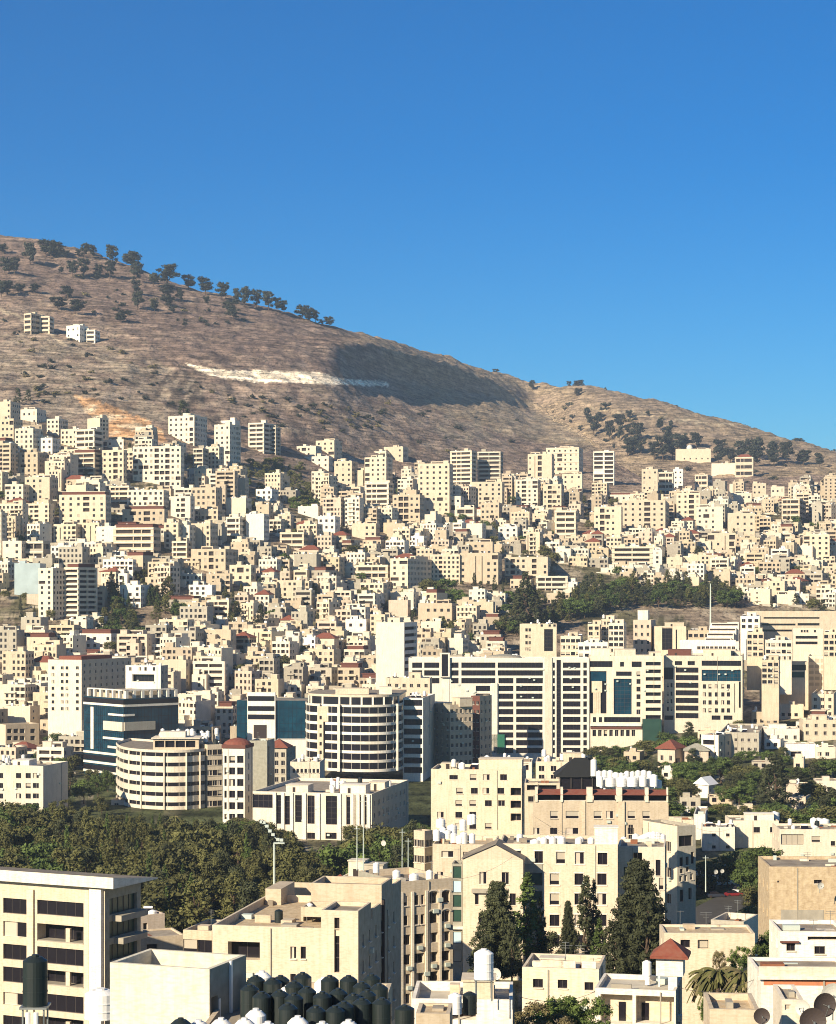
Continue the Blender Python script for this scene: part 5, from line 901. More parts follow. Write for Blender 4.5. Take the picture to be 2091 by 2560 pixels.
# low villas and sheds scattered through the trees on the right
rv = random.Random(21)
for (xl, xc, yt, yb, th, mt, lab) in ((1912, 1952, 1848, 1872, 20, 'white', 'low white house half behind the long low white house'), (2040, 2090, 1868, 1896, 8, 'pale', 'pale low house at the edge beside the dark trees'), (1985, 2010, 1895, 1925, 15, 'cream', 'small cream house standing alone in the dark trees'), (1700, 1752, 1994, 2022, 8, 'grey', 'grey shed-like house under the white gabled house'), (1775, 1830, 1992, 2012, 4, 'sand', 'low sandy outbuilding with arches by the garden wall'), (1835, 1880, 1996, 2016, 5, 'grey', 'grey outbuilding with two round openings by the garden wall'), (1905, 1962, 1974, 2000, 6, 'tan', 'tan flat-roofed shed behind the garden wall'), (1966, 2008, 1962, 2000, 24, 'pink', 'pinkish house with stair by the big dark trees'), (2042, 2100, 1952, 1985, 5, 'pale', 'pale flat roof showing between the dark trees'), (1690, 1726, 2030, 2060, 12, 'white', 'white little house with green door near the rusty stair'),
    (1880, 1935, 1905, 1925, 10, 'grey', 'grey low roof sunk in the tree mass'), (1560, 1600, 1880, 1905, 18, 'sand', 'sand hut at the end of the office garden'), (1655, 1682, 1925, 1948, 10, 'white', 'tiny white hut below the old villa'), (1850, 1905, 2022, 2050, 4, 'cream', 'cream annexe with roof tanks above the pale three-window building'), (1690, 1735, 2205, 2240, 12, 'pale', 'pale kiosk roofs beside the road bend'), (1745, 1800, 2190, 2208, 5, 'white', 'white flat canopy by the road bend'), (1800, 1835, 2186, 2205, 9, 'white', 'second white canopy by the road bend'), (1745, 1790, 1828, 1850, 9, 'cream', 'cream low house under the office with the wide blue window'),
    (1400, 1440, 1885, 1912, 8, 'white', 'white kiosk with dark opening at the foot of the white slab'), (1325, 1385, 1880, 1905, 5, 'cream', 'cream low shop front at the foot of the white slab'), (1880, 1948, 1780, 1812, 8, 'sand', 'sandy low house right of the offices'), (1950, 2010, 1762, 1796, 12, 'cream', 'cream house with terrace right of the offices'), (1900, 1960, 1725, 1760, 14, 'pale', 'pale house stepping up the street right of the offices')):
    b = Bld('house' if 'house' in lab else 'shed', xl, xc, xc + 8, yt, yb, None, th, mt=mt, Rr=rv.uniform(7, 10)); b.face('L', [(a, a + 1.5, .8, 2.3, .4) for a in np.arange(.8, b.WL - 2, 2.9)], pane='glass_black', style='dark'); b.face('R', [(1.5, 3, .8, 2.2, .3)], pane='glass_black', style='dark')
    m = MB(); x = rv.uniform(-b.WL + .5, -3); m.box(x, x + 2.4, 1.5, 4, b.H - .9, b.H + 1.3, mt); b.part('stair_hut', m); b.done(lab, 'house' if 'house' in lab else 'shed', slab=rv.choice(['roof_slab', 'roof_pale', 'roof_brown']), ph=.35)
    if rv.random() < .7: roof_tanks(b, rv.randint(1, 3))
for (xl, xc, xr, yt, yb, th, nl, nf, mt, lab) in ((1402, 1452, 1462, 1590, 1665, 10, 4, 4, 'cream', 'cream block stepping down beside the block with one black strip'), (1446, 1520, 1530, 1606, 1672, 6, 5, 3, 'white', 'bright white block with few windows behind the offices'), (1470, 1500, 1506, 1560, 1625, 8, 2, 4, 'cream', 'slim cream block behind the bright white one'), (1522, 1560, 1568, 1558, 1640, 12, 3, 5, 'pale', 'pale five-storey block left of the pinkish tower'), (1504, 1530, 1536, 1548, 1610, 14, 2, 4, 'cream', 'cream block with white penthouse behind the offices'), (1720, 1790, 1798, 1576, 1620, 6, 5, 2, 'sand', 'sand block with long balcony behind the white terraces'),
    (1868, 1910, 1920, 1580, 1650, 10, 3, 4, 'cream', 'cream narrow block below the long institution'), (1915, 1980, 1990, 1600, 1660, 8, 5, 3, 'pale', 'pale three-storey block below the long institution'), (1852, 1900, 1912, 1540, 1580, 12, 3, 2, 'white', 'white two-storey house beside the plain lift tower'), (1905, 1948, 1960, 1650, 1720, 12, 3, 4, 'sand', 'sandy four-storey block right of the offices'), (2060, 2100, 2110, 1580, 1650, 10, 3, 4, 'cream', 'cream block at the right edge below the institution')):
    b = Bld('apartment_building', xl, xc, xr, yt, yb, 915 + (1660 - yb) * 1.0, th, mt=mt, Rr=12); b.face('L', b.grid('L', nl, nf, 1.9, 1.6), pane='glass_black', style='dark'); b.face('R', b.grid('R', 3, nf), pane='glass_black', style='dark', parts=False, inmesh=True); b.hut(-b.WL * .6, 2, 4, 4, 2.6); b.done(lab, 'apartment building', ph=.8); roof_tanks(b, 3, 0, 1.1); panels(b, 2); dishes(b, 2)
# masts, dishes, cars ----------------------------------------------------------------------
p = at(686, 330, 2290); o = bpy.data.objects.new('floodlight_mast', None); COL.objects.link(o); o.location = (p.x, p.y, ground(p.x, p.y)); hgt = at(686, 330, 2108).z - o.location.z
m = MB(); m.tube((0, 0, 0), (0, 0, hgt), .28, 10, 'metal_pale', .16); m.obj('pole', o)
m = MB(); m.tube((.9, 0, hgt), (-1.6, 0, hgt + 3), .07, 6, 'metal_pale'); m.box(-.1, 1.7, -.3, .3, hgt - .1, hgt + .12, 'metal_pale'); m.obj('crossarm', o)
for i, (x, z) in enumerate(((1.2, .3), (.6, .4), (-.2, 1.2), (-.7, 1.8), (-1.2, 2.6), (-1.7, 3.2), (-2.1, 3.3))): m = MB(); m.box(x - .28, x + .28, -.4, .1, hgt + z, hgt + z + .45, 'metal_pale'); m.obj('floodlight', o)
tag(o, 'tall pale floodlight mast rising in front of the park trees', 'floodlight mast'); mark(686, 2170, 'the floodlight mast')
for px, row, d, h, lab in ((909, 2166, 312, 11, 'thin grey antenna pole on the pale low wing'), (893, 2160, 316, 6, 'short thin antenna pole on the pale low wing'), (1021, 2190, 318, 6, 'white antenna pole behind the ribbed block'), (1006, 2180, 325, 7, 'slim pale pole at the corner of the ribbed block'), (1777, 1565, 1040, 22, 'tall thin lattice mast in front of the town park'), (1765, 2215, 330, 5, 'short light pole by the road bend'), (893, 2085, 560, 9, 'white lamp post below the striped commercial block'), (918, 2080, 562, 8, 'second lamp post below the striped commercial block')):
    m = MB(); m.tube((0, 0, -1), (0, 0, h), .11 if d < 900 else .5, 6, 'metal_pale', .06 if d < 900 else .25); m.tube((-.5, 0, h * .92), (.5, 0, h * .92), .05, 5, 'metal_pale'); o = m.obj('antenna_mast' if 'lamp' not in lab and 'light' not in lab else 'lamp_post', None, at(px, d, row)); tag(o, lab, 'mast' if 'lamp' not in lab and 'light' not in lab else 'lamp post')
for px, row, d, sc, k, lab in ((1242, 2435, 176, 1.6, 'dish', 'large pale round dish above the white rooftop terrace'), (2060, 2512, 118, 2.2, 'dish_dark', 'big dark tilted dish near the lower right corner'), (2084, 2488, 128, 2.4, 'dish', 'large pale dish at the right edge beside the orange-banded house'), (1905, 2540, 120, 1.5, 'dish_dark', 'dark round dish left of the cluster by the orange-banded house'), (2032, 2552, 112, 2.3, 'dish_dark', 'dark dish lowest in the cluster by the orange-banded house'), (2010, 2520, 125, 1.6, 'dish', 'grey rusty dish in the middle of the lower right cluster'), (2052, 2215, 308, 1.6, 'dish', 'white dish below the small window of the mud-brown building'), (960, 2108, 330, 1.4, 'dish', 'white dish above the pale low wing'), (1790, 2180, 345, 1.2, 'dish', 'white dish beside the road bend'), (1806, 2178, 346, 1.1, 'dish', 'second white dish beside the road bend')):
    o = link('satellite_dish', DISH[k], None, at(px, d, row), R.uniform(-.9, .5), sc * .55); tag(o, lab, 'satellite dish', 'satellite dishes on the roofs')
def car(px, row, d, mt, rz, lab):
    d = d_at(px, row); p = at(px, d, row); o = bpy.data.objects.new('parked_car', None); COL.objects.link(o); o.location = (p.x, p.y, max(p.z, ground(p.x, p.y))); o.rotation_euler = (0, 0, rz)
    m = MB(); m.add([(x, y * .85, z) for x, z in ((-2.1, .35), (-2.15, .75), (-1.7, .95), (1.0, .95), (2.0, .8), (2.1, .35)) for y in (-1, 1)], [(0, 2, 4, 6, 8, 10), (11, 9, 7, 5, 3, 1)] + [(a, a + 1, a + 3, a + 2) for a in (0, 2, 4, 6, 8)] + [(10, 11, 1, 0)], mt); m.obj('body', o)
    m = MB(); m.add([(x, y * .75, z) for x, z in ((-1.6, .95), (-1.2, 1.42), (.3, 1.45), (1.0, .95)) for y in (-1, 1)], [(0, 2, 4, 6), (7, 5, 3, 1)] + [(a, a + 1, a + 3, a + 2) for a in (0, 2, 4)], 'glass_black'); m.obj('cabin', o)
    for x in (-1.35, 1.35):
        for y in (-.8, .8): m = MB(); m.tube((x, y - .1, .33), (x, y + .1, .33), .33, 10, 'dark'); m.obj('wheel', o)
    tag(o, lab, 'car', 'cars parked by the road bend')
car(1815, 2215, 372, 'car_white', .3, 'white car parked on the bend below the green trees'); car(1845, 2232, 366, 'car_white', 1.2, 'white car parked nose-on beside the trees'); car(1790, 2245, 360, 'car_dark', .1, 'dark car parked beside the white ones'); car(1835, 2242, 352, 'car_red', .2, 'dark red car at the road edge'); car(1765, 2222, 378, 'car_dark', .5, 'dark car nearest the slotted grey block')
# paved road bend lying on the ground
for a, b_, sag, lab in (((1130, 300, 2200), (1310, 361, 2120), 1.2, 'thin cable from the ribbed block to the gabled stone house'), ((1021, 318, 2150), (909, 312, 2120), .8, 'thin cable strung between the two antenna poles'), ((1740, 400, 2070), (1850, 560, 2058), 1.5, 'thin cable crossing from the slotted grey block to the trees'), ((1700, 200, 2470), (1905, 178, 2440), .8, 'thin cable from the terrace house to the orange-banded house'), ((1290, 168, 2490), (1488, 198, 2480), .7, 'thin cable above the leafy treetops at the lower edge'), ((1545, 365, 2110), (1335, 462, 2040), 1.5, 'thin cable rising to the red-roofed loggia')):
    p, q = at(*a), at(*b_); m = MB(); pr = None
    for k in range(13): t = k / 12; c_ = p.lerp(q, t) - Vector((0, 0, sag * 4 * t * (1 - t))); pr is not None and m.tube(pr, c_, .022, 4, 'frame_dark'); pr = c_
    tag(m.obj('power_cable'), lab, 'cable')
rm = MB(); pts = [(1690, 2345), (1730, 2305), (1790, 2275), (1850, 2250), (1905, 2215)]; V = []
for k in range(33):
    t = k / 8; j = min(int(t), 3); t -= j; px = pts[j][0] + (pts[j + 1][0] - pts[j][0]) * t; row = pts[j][1] + (pts[j + 1][1] - pts[j][1]) * t
    for o_ in (24, -24):
        p_ = px + (10 if o_ > 0 else -10); d = d_at(p_, row + o_); x = (p_ - CX) * d / F; V.append((x, d, ground(x, d) + .18))
rm.add(V, [(2 * k, 2 * k + 2, 2 * k + 3, 2 * k + 1)[::-1] for k in range(32)], 'asphalt')
o = rm.obj('road'); o['kind'] = 'structure'

# ------------------------------------------------------------------ the town on the slope
NUMW = ['zero', 'one', 'two', 'three', 'four', 'five', 'six', 'seven', 'eight', 'nine', 'ten', 'eleven', 'twelve', 'thirteen', 'fourteen', 'fifteen']
TONE = {'ochre': 'yellowish', 'offwhite': 'off-white', 'concrete': 'bare concrete', 'cream': 'cream', 'white': 'white', 'sand': 'sandy', 'pink': 'pinkish', 'pale': 'pale', 'grey': 'grey', 'tan': 'tan', 'render_shade_grey': 'dull grey', 'roof_brown': 'brown'}
def gops(rng, W, H, nf, style, z0=.3, n=None):
    fh = (H - 1.0 - z0) / nf; o = []
    if style == 'blank': return [(W * .3, W * .3 + 1, z0 + k * fh + 1, z0 + k * fh + 2.1) for k in range(nf)] if W > 5 and rng.random() < .5 else []
    if style == 'band':
        cuts = sorted([.06, .94] + ([.5] if W > 12 else []) + ([rng.choice([.3, .7])] if rng.random() < .5 else []))
        for k in range(nf):
            for a, c in zip(cuts, cuts[1:]): o.append((W * a + .3, W * c - .3, z0 + k * fh + fh * .36, z0 + k * fh + fh * .86, 1.1, None, 'dark'))
        return o
    n = n or max(2, round(W / 2.7)); cols = [rng.choice('wwwwwbsn' if style == 'mix' else 'wwwwwwn' if style == 'win' else 'wbb') for _ in range(n)]
    if style == 'grid':
        cols = ['w'] * n
        if n >= 4 and rng.random() < .7:
            for i in rng.sample(range(n), max(1, n // 4)): cols[i] = 'b'
    if style == 'balc': cols = ['b' if i in (n // 2, 0) or n < 3 else 'w' for i in range(n)]
    cw = W / n; ww = min(1.7, cw * .5)
    for i, c in enumerate(cols):
        a = (i + .5) * cw
        if c == 'n': continue
        if c == 's': o.append((a - .3, a + .3, z0 + 1, H - 2.2, .4, None, 'dark')); continue
        for k in range(nf):
            if rng.random() < .05: continue
            if c == 'w' and rng.random() < .10: o.append((a - ww / 2, a + ww / 2, z0 + k * fh + fh * .32, z0 + k * fh + fh * .82, .12, None, 'shutter')); continue
            if c == 'w' and rng.random() < .07 and cw > 2.4: o.append((a - cw * .46, a + cw * .46, z0 + k * fh + .9, z0 + k * fh + fh * .86, 1.2, None, 'dark')); continue
            b = z0 + k * fh
            if c == 'b': o.append((a - cw * .42, a + cw * .42, b + .95, b + fh * .88, 1.3, None, 'dark'))
            else: o.append((a - ww / 2, a + ww / 2, b + fh * .32, b + fh * .32 + min(1.8, fh * .54), .25, None, 'glass'))
    return o
HM = []       # tanks too many to count on the far roofs
def far_tanks(wx, wy, z, W, rng, cs, n):
    for i in range(n):
        x, y = rng.uniform(-W * .9, -W * .1), rng.uniform(1.5, 8); HM.append((wx + x * cs[0] + y * cs[1], wy - x * cs[1] + y * cs[0], z, rng.uniform(.5, .85), rng.uniform(1.2, 2.0), 'tank_black' if rng.random() < .12 else 'tank_white'))
def roof_bits(rng, W, D, H, mt, kind, m):
    if kind == 'red': m.hip(-W, 0, 0, D, H + .05, H + 2.8, 'roof_red', .5); return
    m.cap(-W, 0, 0, D, H, mt, .9, .3, 'roof_pale' if rng.random() < .45 else 'roof_slab'); z = H - .9
    if kind == 'brownband': m.box(-W + 1.5, -1, 1.2, D - 1, z, z + 2.8, 'roof_brown'); m.box(-W + 1, -.5, .8, D - .6, z + 2.8, z + 3.1, rng.choice(['roof_brown', 'roof_brown', 'pale'])); return
    w = rng.uniform(2.6, 4.5); x = rng.uniform(-W + .5, -w - .5); y = rng.uniform(1, max(1.1, D - 5)); h = rng.uniform(2.3, 3.4); m.box(x, x + w, y, y + 3.4, z, z + h, mt); m.box(x - .2, x + w + .2, y - .2, y + 3.6, z + h, z + h + .2, 'pale')
    if rng.random() < .5:
        w2 = rng.uniform(W * .25, W * .55); x = rng.uniform(-W + .4, -w2 - .4); m.box(x, x + w2, D * .45, D - .6, z, z + 2.9, mt); m.box(x + .6, x + w2 - .6, D * .45 - .03, D * .45, z + .9, z + 2.2, 'dark')
    for i in range(rng.randint(3, 8)): a = rng.uniform(-W + .6, -1.4); b_ = rng.uniform(.5, D - 1.5); m.box(a, a + rng.uniform(.5, 1.4), b_, b_ + rng.uniform(.5, 1.2), z, z + rng.uniform(.5, 1.6), rng.choice(['pale', 'concrete', 'grey', 'metal_pale', 'roof_slab']))
def walls_of(rng, W, D, H, mt, opsL, opsR, m, side='render_shade_grey'):
    m.wall((-W, 0), (1, 0), W, H, [o if len(o) > 4 else o + (.25,) for o in opsL], mt, pane='glass') if False else m.wall((-W, 0), (1, 0), W, H, [tuple(o[:4]) + (o[4] if len(o) > 4 else .25, (o[6] if len(o) > 6 else 'glass')) for o in opsL], mt)
    m.wall((0, 0), (0, 1), D, H, [tuple(o[:4]) + (o[4] if len(o) > 4 else .25, (o[6] if len(o) > 6 else 'glass')) for o in opsR], mt)
    m.wall((0, D), (-1, 0), W, H, [], mt); m.wall((-W, D), (0, -1), D, H, [tuple(o[:4]) + (.25, 'glass') for o in gops(rng, D, H, max(1, int(H / 3.3)), 'win')], mt)
    m.box(-W + .02, -.02, .02, D - .02, -9, .02, mt)

# buildings one can tell apart on the slope: (left, corner, right, top, base, turn, storeys, bays, side bays, style, wall, roof)
HL = [
 (0,26,32,1003,1088,20,6,3,2,'win','cream',''),(-30,34,40,1046,1108,18,4,6,2,'win','cream',''),(42,92,99,1022,1058,20,2,4,1,'win','pale',''),(117,147,154,1046,1092,22,4,3,2,'grid','cream',''),(152,192,196,1072,1120,20,4,4,1,'win','cream',''),
 (37,83,88,1070,1132,20,5,4,1,'win','pale',''),(88,131,136,1094,1136,15,3,3,1,'grid','white',''),(180,237,243,1130,1205,20,6,4,2,'band','tan','brownband'),(188,236,242,1072,1132,25,4,3,2,'band','pale',''),(36,94,100,1130,1192,18,5,4,1,'win','cream',''),
 (255,309,318,1124,1212,18,6,4,2,'mix','cream',''),(254,309,316,1098,1128,18,2,4,2,'win','pale',''),(332,452,461,1115,1228,8,8,9,2,'grid','cream',''),(421,486,518,1038,1116,24,6,5,7,'grid','cream','cone'),(536,575,602,1060,1172,26,9,3,5,'mix','cream',''),(552,588,600,1050,1070,26,1,3,2,'blank','white',''),
 (621,660,690,1056,1136,24,7,2,4,'band','cream',''),(668,690,702,1068,1138,30,7,2,3,'band','grey',''),(509,548,560,1116,1180,20,6,4,2,'grid','cream',''),(483,508,512,1120,1176,15,5,2,1,'band','grey',''),
 (62,124,131,1192,1260,15,5,4,1,'mix','cream',''),(12,58,64,1210,1262,12,4,3,1,'win','pale',''),(60,122,136,1258,1316,16,5,5,2,'mix','cream',''),(148,264,272,1236,1322,10,6,6,2,'mix','cream','brownband'),(273,323,330,1214,1262,15,4,4,1,'band','cream',''),
 (318,409,416,1224,1276,8,4,7,1,'grid','pale',''),(306,411,420,1272,1318,8,3,6,2,'win','cream','brownband'),(283,384,402,1318,1388,14,4,4,3,'band','cream','redband'),(410,446,452,1306,1380,12,6,2,1,'mix','cream',''),(446,474,480,1312,1380,12,5,2,1,'win','pale',''),(476,526,534,1308,1380,18,5,4,1,'mix','cream',''),
 (427,476,487,1240,1306,18,5,4,2,'mix','pale',''),(478,540,548,1218,1292,16,5,5,2,'win','cream',''),(484,545,550,1272,1310,14,3,4,1,'win','cream',''),(615,660,668,1284,1358,12,6,3,2,'blank','white',''),(566,615,622,1244,1300,14,4,4,1,'blank','pale',''),(565,600,606,1292,1350,14,4,3,1,'band','pale',''),
 (134,190,196,1310,1362,12,4,5,1,'mix','cream',''),(205,248,266,1306,1364,22,4,3,2,'mix','cream',''),(640,680,686,1222,1260,18,3,3,1,'win','white',''),(6,54,60,1352,1402,12,3,2,1,'win','pale',''),(60,108,114,1352,1402,12,2,4,1,'band','grey',''),
 (36,100,101,1408,1492,3,1,1,1,'blank','glassy',''),(96,132,172,1420,1552,30,10,2,3,'grid','cream',''),(160,196,244,1418,1550,30,10,2,3,'band','cream','redband'),(300,352,360,1462,1520,18,4,3,1,'mix','white',''),(430,468,480,1352,1404,16,4,2,1,'band','cream',''),(478,564,596,1372,1440,14,4,6,3,'grid','cream',''),
 (472,530,540,1462,1500,12,3,4,1,'win','white',''),(574,628,640,1412,1470,14,3,3,2,'win','cream',''),(528,562,566,1548,1572,5,1,3,0,'win','white',''),(196,278,285,1584,1640,18,3,5,2,'grid','white','redband'),
 (742,790,797,1114,1150,22,3,4,1,'win','cream',''),(790,836,856,1100,1148,24,4,3,2,'mix','cream',''),(760,822,832,1140,1180,18,3,4,1,'mix','cream',''),(836,880,886,1152,1216,20,5,3,1,'grid','cream',''),(858,908,912,1175,1222,15,3,4,1,'win','cream',''),(912,966,982,1142,1236,22,8,4,2,'grid','cream',''),
 (960,1008,1014,1116,1156,20,3,3,1,'win','cream',''),(932,966,972,1128,1146,15,1,2,1,'band','pale',''),(912,972,980,1206,1272,16,5,3,1,'band','cream',''),(982,1050,1062,1236,1312,14,5,5,2,'mix','cream',''),(1046,1124,1133,1158,1292,12,10,5,1,'mix','cream',''),
 (1126,1180,1192,1126,1222,24,9,4,2,'band','cream','cut'),(1194,1252,1256,1128,1224,12,9,1,1,'band','grey','cut'),(1178,1256,1264,1204,1272,10,6,5,1,'mix','cream',''),(1086,1152,1158,1240,1292,14,3,5,1,'mix','pale',''),(1140,1186,1190,1268,1306,10,2,2,1,'band','pale',''),(1202,1248,1256,1256,1310,12,4,4,1,'win','cream',''),
 (1320,1380,1386,1134,1204,14,5,5,1,'mix','cream',''),(1366,1448,1458,1118,1186,14,6,6,2,'mix','cream','cut'),(1290,1345,1352,1198,1274,14,7,4,2,'grid','cream',''),(1358,1404,1410,1210,1280,16,6,4,1,'mix','cream',''),(1406,1456,1461,1184,1232,8,4,3,1,'grid','cream',''),
 (1484,1536,1543,1128,1214,8,8,2,1,'balc','white','cut'),(1246,1294,1300,1316,1356,10,3,3,1,'grid','white',''),(1164,1232,1240,1354,1402,8,3,4,1,'win','cream',''),(1388,1440,1448,1276,1348,10,5,4,1,'band','cream',''),
 (1605,1645,1650,1172,1236,10,5,3,1,'grid','cream',''),(1645,1684,1690,1180,1236,10,4,3,1,'band','pale',''),(1684,1708,1712,1172,1222,10,4,2,1,'win','white',''),(1738,1770,1782,1186,1226,18,3,3,1,'band','cream',''),(1690,1778,1784,1122,1156,6,1,6,1,'win','cream','dome'),
 (1780,1838,1842,1158,1188,6,1,6,1,'blank','cream',''),(1838,1884,1892,1142,1190,12,3,3,1,'band','cream','redhip'),(1882,1916,1920,1208,1248,10,3,3,1,'grid','cream',''),(1928,1962,1966,1216,1248,10,2,3,1,'grid','cream',''),(1826,1880,1886,1232,1262,8,2,4,1,'win','cream',''),
 (1486,1554,1562,1266,1342,10,5,5,1,'mix','cream',''),(1556,1664,1674,1250,1330,10,6,6,2,'grid','cream',''),(1520,1600,1610,1236,1262,8,2,5,1,'win','cream','redband'),(1692,1752,1760,1232,1310,10,6,4,1,'mix','cream',''),(1742,1808,1816,1266,1336,10,5,4,1,'mix','cream',''),(1820,1888,1896,1282,1346,10,4,4,1,'win','cream',''),
 (1955,2000,2016,1246,1312,16,5,3,2,'band','cream',''),(2052,2120,2130,1200,1260,8,4,5,1,'grid','cream',''),(1770,1840,1848,1332,1382,8,3,4,1,'mix','cream',''),(2010,2075,2082,1336,1400,8,5,4,1,'grid','cream',''),(1530,1632,1640,1366,1418,6,4,5,1,'band','cream',''),(1632,1656,1662,1374,1420,6,4,1,1,'mix','white',''),
 (890,970,980,1412,1462,8,3,4,1,'band','cream',''),(976,1020,1080,1396,1480,20,6,2,5,'win','cream',''),(1075,1150,1160,1386,1456,8,6,7,1,'mix','cream',''),(1150,1246,1256,1382,1462,8,5,6,1,'mix','cream',''),(1262,1370,1380,1392,1450,6,4,8,1,'mix','cream',''),(864,916,926,1548,1592,10,2,2,1,'win','white',''),
 (1046,1130,1142,1508,1560,8,2,5,1,'win','sand',''),(972,1020,1028,1500,1545,8,2,1,1,'blank','pink',''),(60,78,80,782,836,30,4,2,1,'band','cream','ridge'),(78,124,128,790,834,12,4,3,1,'band','cream','ridge'),(166,200,206,812,856,25,3,3,1,'win','white','ridge'),(196,238,243,824,858,10,3,3,1,'band','white','ridge'),
 (1340,1420,1430,1440,1480,6,3,5,1,'band','pale',''),(700,760,768,1330,1376,10,3,3,1,'band','cream',''),(795,838,846,1290,1340,12,3,3,1,'win','white',''),(880,940,950,1308,1356,10,3,4,1,'win','cream',''),(745,796,806,1265,1300,10,2,3,1,'blank','white',''),
]
SEEN = np.zeros((640, 700), bool)     # coarse picture of what nearer buildings already hide
ALLB = []
for b_ in FR: pass
mat('glassy', (.42, .50, .50), .35, kind='mottle', scale=.15)
r2 = random.Random(11); FRH = []; NH = 0
for (xl, xc, xr, yt, yb, th, nf, nl, nr, st, mt, rf) in HL:
    if st == 'mix' and nf > 5: st = 'grid'
    d = d_at(xc, yb, far=False)
    if xc - xl < 2: continue
    if mt == 'cream': mt = r2.choice(['cream', 'cream', 'pale', 'cream', 'sand'])
    nm = 'apartment_building' if nf > 2 else 'house'
    b = Bld(nm, xl, xc, xr, yt, yb + 4, d, th, mt=mt, Rr=None if xr - xc > 8 else r2.uniform(11, 15)); d0 = b.WR
    big = (xc - xl) * (yb - yt) > 2600 and nl > 1
    oL = gops(r2, b.WL, b.H, nf, st, n=nl if st in ('win', 'mix', 'grid', 'balc') else None); oR = gops(r2, b.WR, b.H, nf, 'grid' if st == 'grid' else 'win' if st != 'band' else 'band')
    for f, o in (('L', oL), ('R', oR)): b.face(f, o if big else [tuple(q[:4]) + ((q[4] if len(q) > 4 else .25), (q[6] if len(q) > 6 and q[6] else 'glass')) for q in o], parts=big, pane='glass', style='dark')
    if st == 'band' or rf == 'cut':
        m = MB(); fh = (b.H - 1.3) / nf
        for k in range(nf + 1): b.onface('L', 0, b.WL, max(.1, .3 + k * fh - .3), .3 + k * fh + (.5 if st == 'band' else .05), .35, 'pale', m)
        b.part('balcony_band', m)
    m = MB(); desc_r = ''
    if rf == 'redhip': m.hip(-b.WL * .85, -b.WL * .1, 1, 8, b.H + .1, b.H + 3.4, 'roof_red'); m.box(-b.WL, 0, 0, b.WR, b.H - .3, b.H, mt); b.part('roof', m); desc_r = ' with red roof'
    else:
        roof_bits(r2, b.WL, b.WR, b.H, mt, 'brownband' if rf in ('brownband', 'redband') else '', m); b.part('roof', m)
        desc_r = ' with brown top floor' if rf in ('brownband', 'redband') else ''
    if rf == 'cone': m = MB(); m.cyl(-b.WL * .4, 6, b.H - .5, b.H + 2.2, 4, 14, 'pale'); b.part('roof_drum', m); desc_r = ''
    if rf == 'dome': m = MB(); [m.cyl(-b.WL * .6, 5, b.H + z0, b.H + z1, q0, 14, 'white', r2=q1) for q0, q1, z0, z1 in ((4, 4, 0, 2), (4, 3, 2, 4.5), (3, 1, 4.5, 6))]; b.part('dome', m); desc_r = ' with a small white dome'
    b.done(None, (f"{'glassy pale blue' if mt == 'glassy' else TONE[mt]} {NUMW[nf]}-storey {'tower' if nf > 7 else 'block' if nf > 2 else 'house'}{desc_r}", 'apartment building' if nf > 2 else 'house'), roof=False)
    cx, cy = b.world(-b.WL / 2, b.WR / 2); FRH.append((cx, cy, math.hypot(b.WL, b.WR) / 2 * .8)); NH += 1
    if rf != 'ridge': far_tanks(b.C.x, b.C.y, b.zb + b.H - .9, b.WL, r2, (b.c, b.s), r2.randint(1, 4))
for (x, y, phr) in ((453, 1040, 'the tower under the dark tree'), (1160, 1170, 'the banded twin towers'), (1513, 1170, 'the lone balcony tower'), (1730, 1135, 'the hill mansion with the dome'), (638, 1320, 'the windowless white block'), (392, 1170, 'the wide eight-storey block'), (70, 1450, 'the glassy blue slab'), (140, 825, 'the houses high on the hill'), (1270, 1330, 'the bright white cube'), (1580, 1390, 'the banded long block'),
                    (1090, 1225, 'the wide ten-storey block'), (1630, 1290, 'the broad block by the cliff'), (2040, 1365, 'the pale tower near the edge'), (210, 1280, 'the brown-topped block'), (335, 1350, 'the red-topped block'), (930, 1440, 'the three-band block'), (1860, 1165, 'the red-roofed hill house'), (240, 1610, 'the white house with a terrace'), (520, 1405, 'the wide cream block on the slope')): mark(x, y, phr)

# the rest of the town: placed on a jittered lattice, largest in view kept as single buildings
ZONES = [[(1350, 1590), (1380, 1530), (1420, 1490), (1500, 1468), (1600, 1462), (1720, 1478), (1850, 1492), (1860, 1530), (1800, 1570), (1700, 1572), (1500, 1592)], [(265, 1500), (340, 1470), (430, 1490), (460, 1560), (440, 1620), (300, 1622), (240, 1590)],
         [(-200, 1490), (60, 1496), (100, 1560), (170, 1570), (160, 1620), (-200, 1620)], [(1455, 1225), (1486, 1180), (1486, 1330), (1450, 1340), (1440, 1290)], [(1060, 1450), (1160, 1450), (1170, 1520), (1120, 1530), (1060, 1500)], [(1265, 1480), (1380, 1480), (1380, 1590), (1240, 1590)],
         [(720, 1240), (780, 1240), (800, 1280), (740, 1300)], [(1075, 1290), (1200, 1306), (1230, 1350), (1100, 1322)], [(1920, 1300), (2060, 1320), (2060, 1350), (1900, 1325)], [(560, 1160), (700, 1150), (740, 1240), (620, 1240)], [(720, 1175), (800, 1185), (860, 1240), (720, 1240)], [(1190, 1430), (1290, 1430), (1290, 1500), (1190, 1500)]]
def in_zone(px, row): return any(bool(in_poly(np.array([px]), np.array([row]), z)[0]) for z in ZONES)
CAND = []; d = 835.0; r3 = random.Random(5)
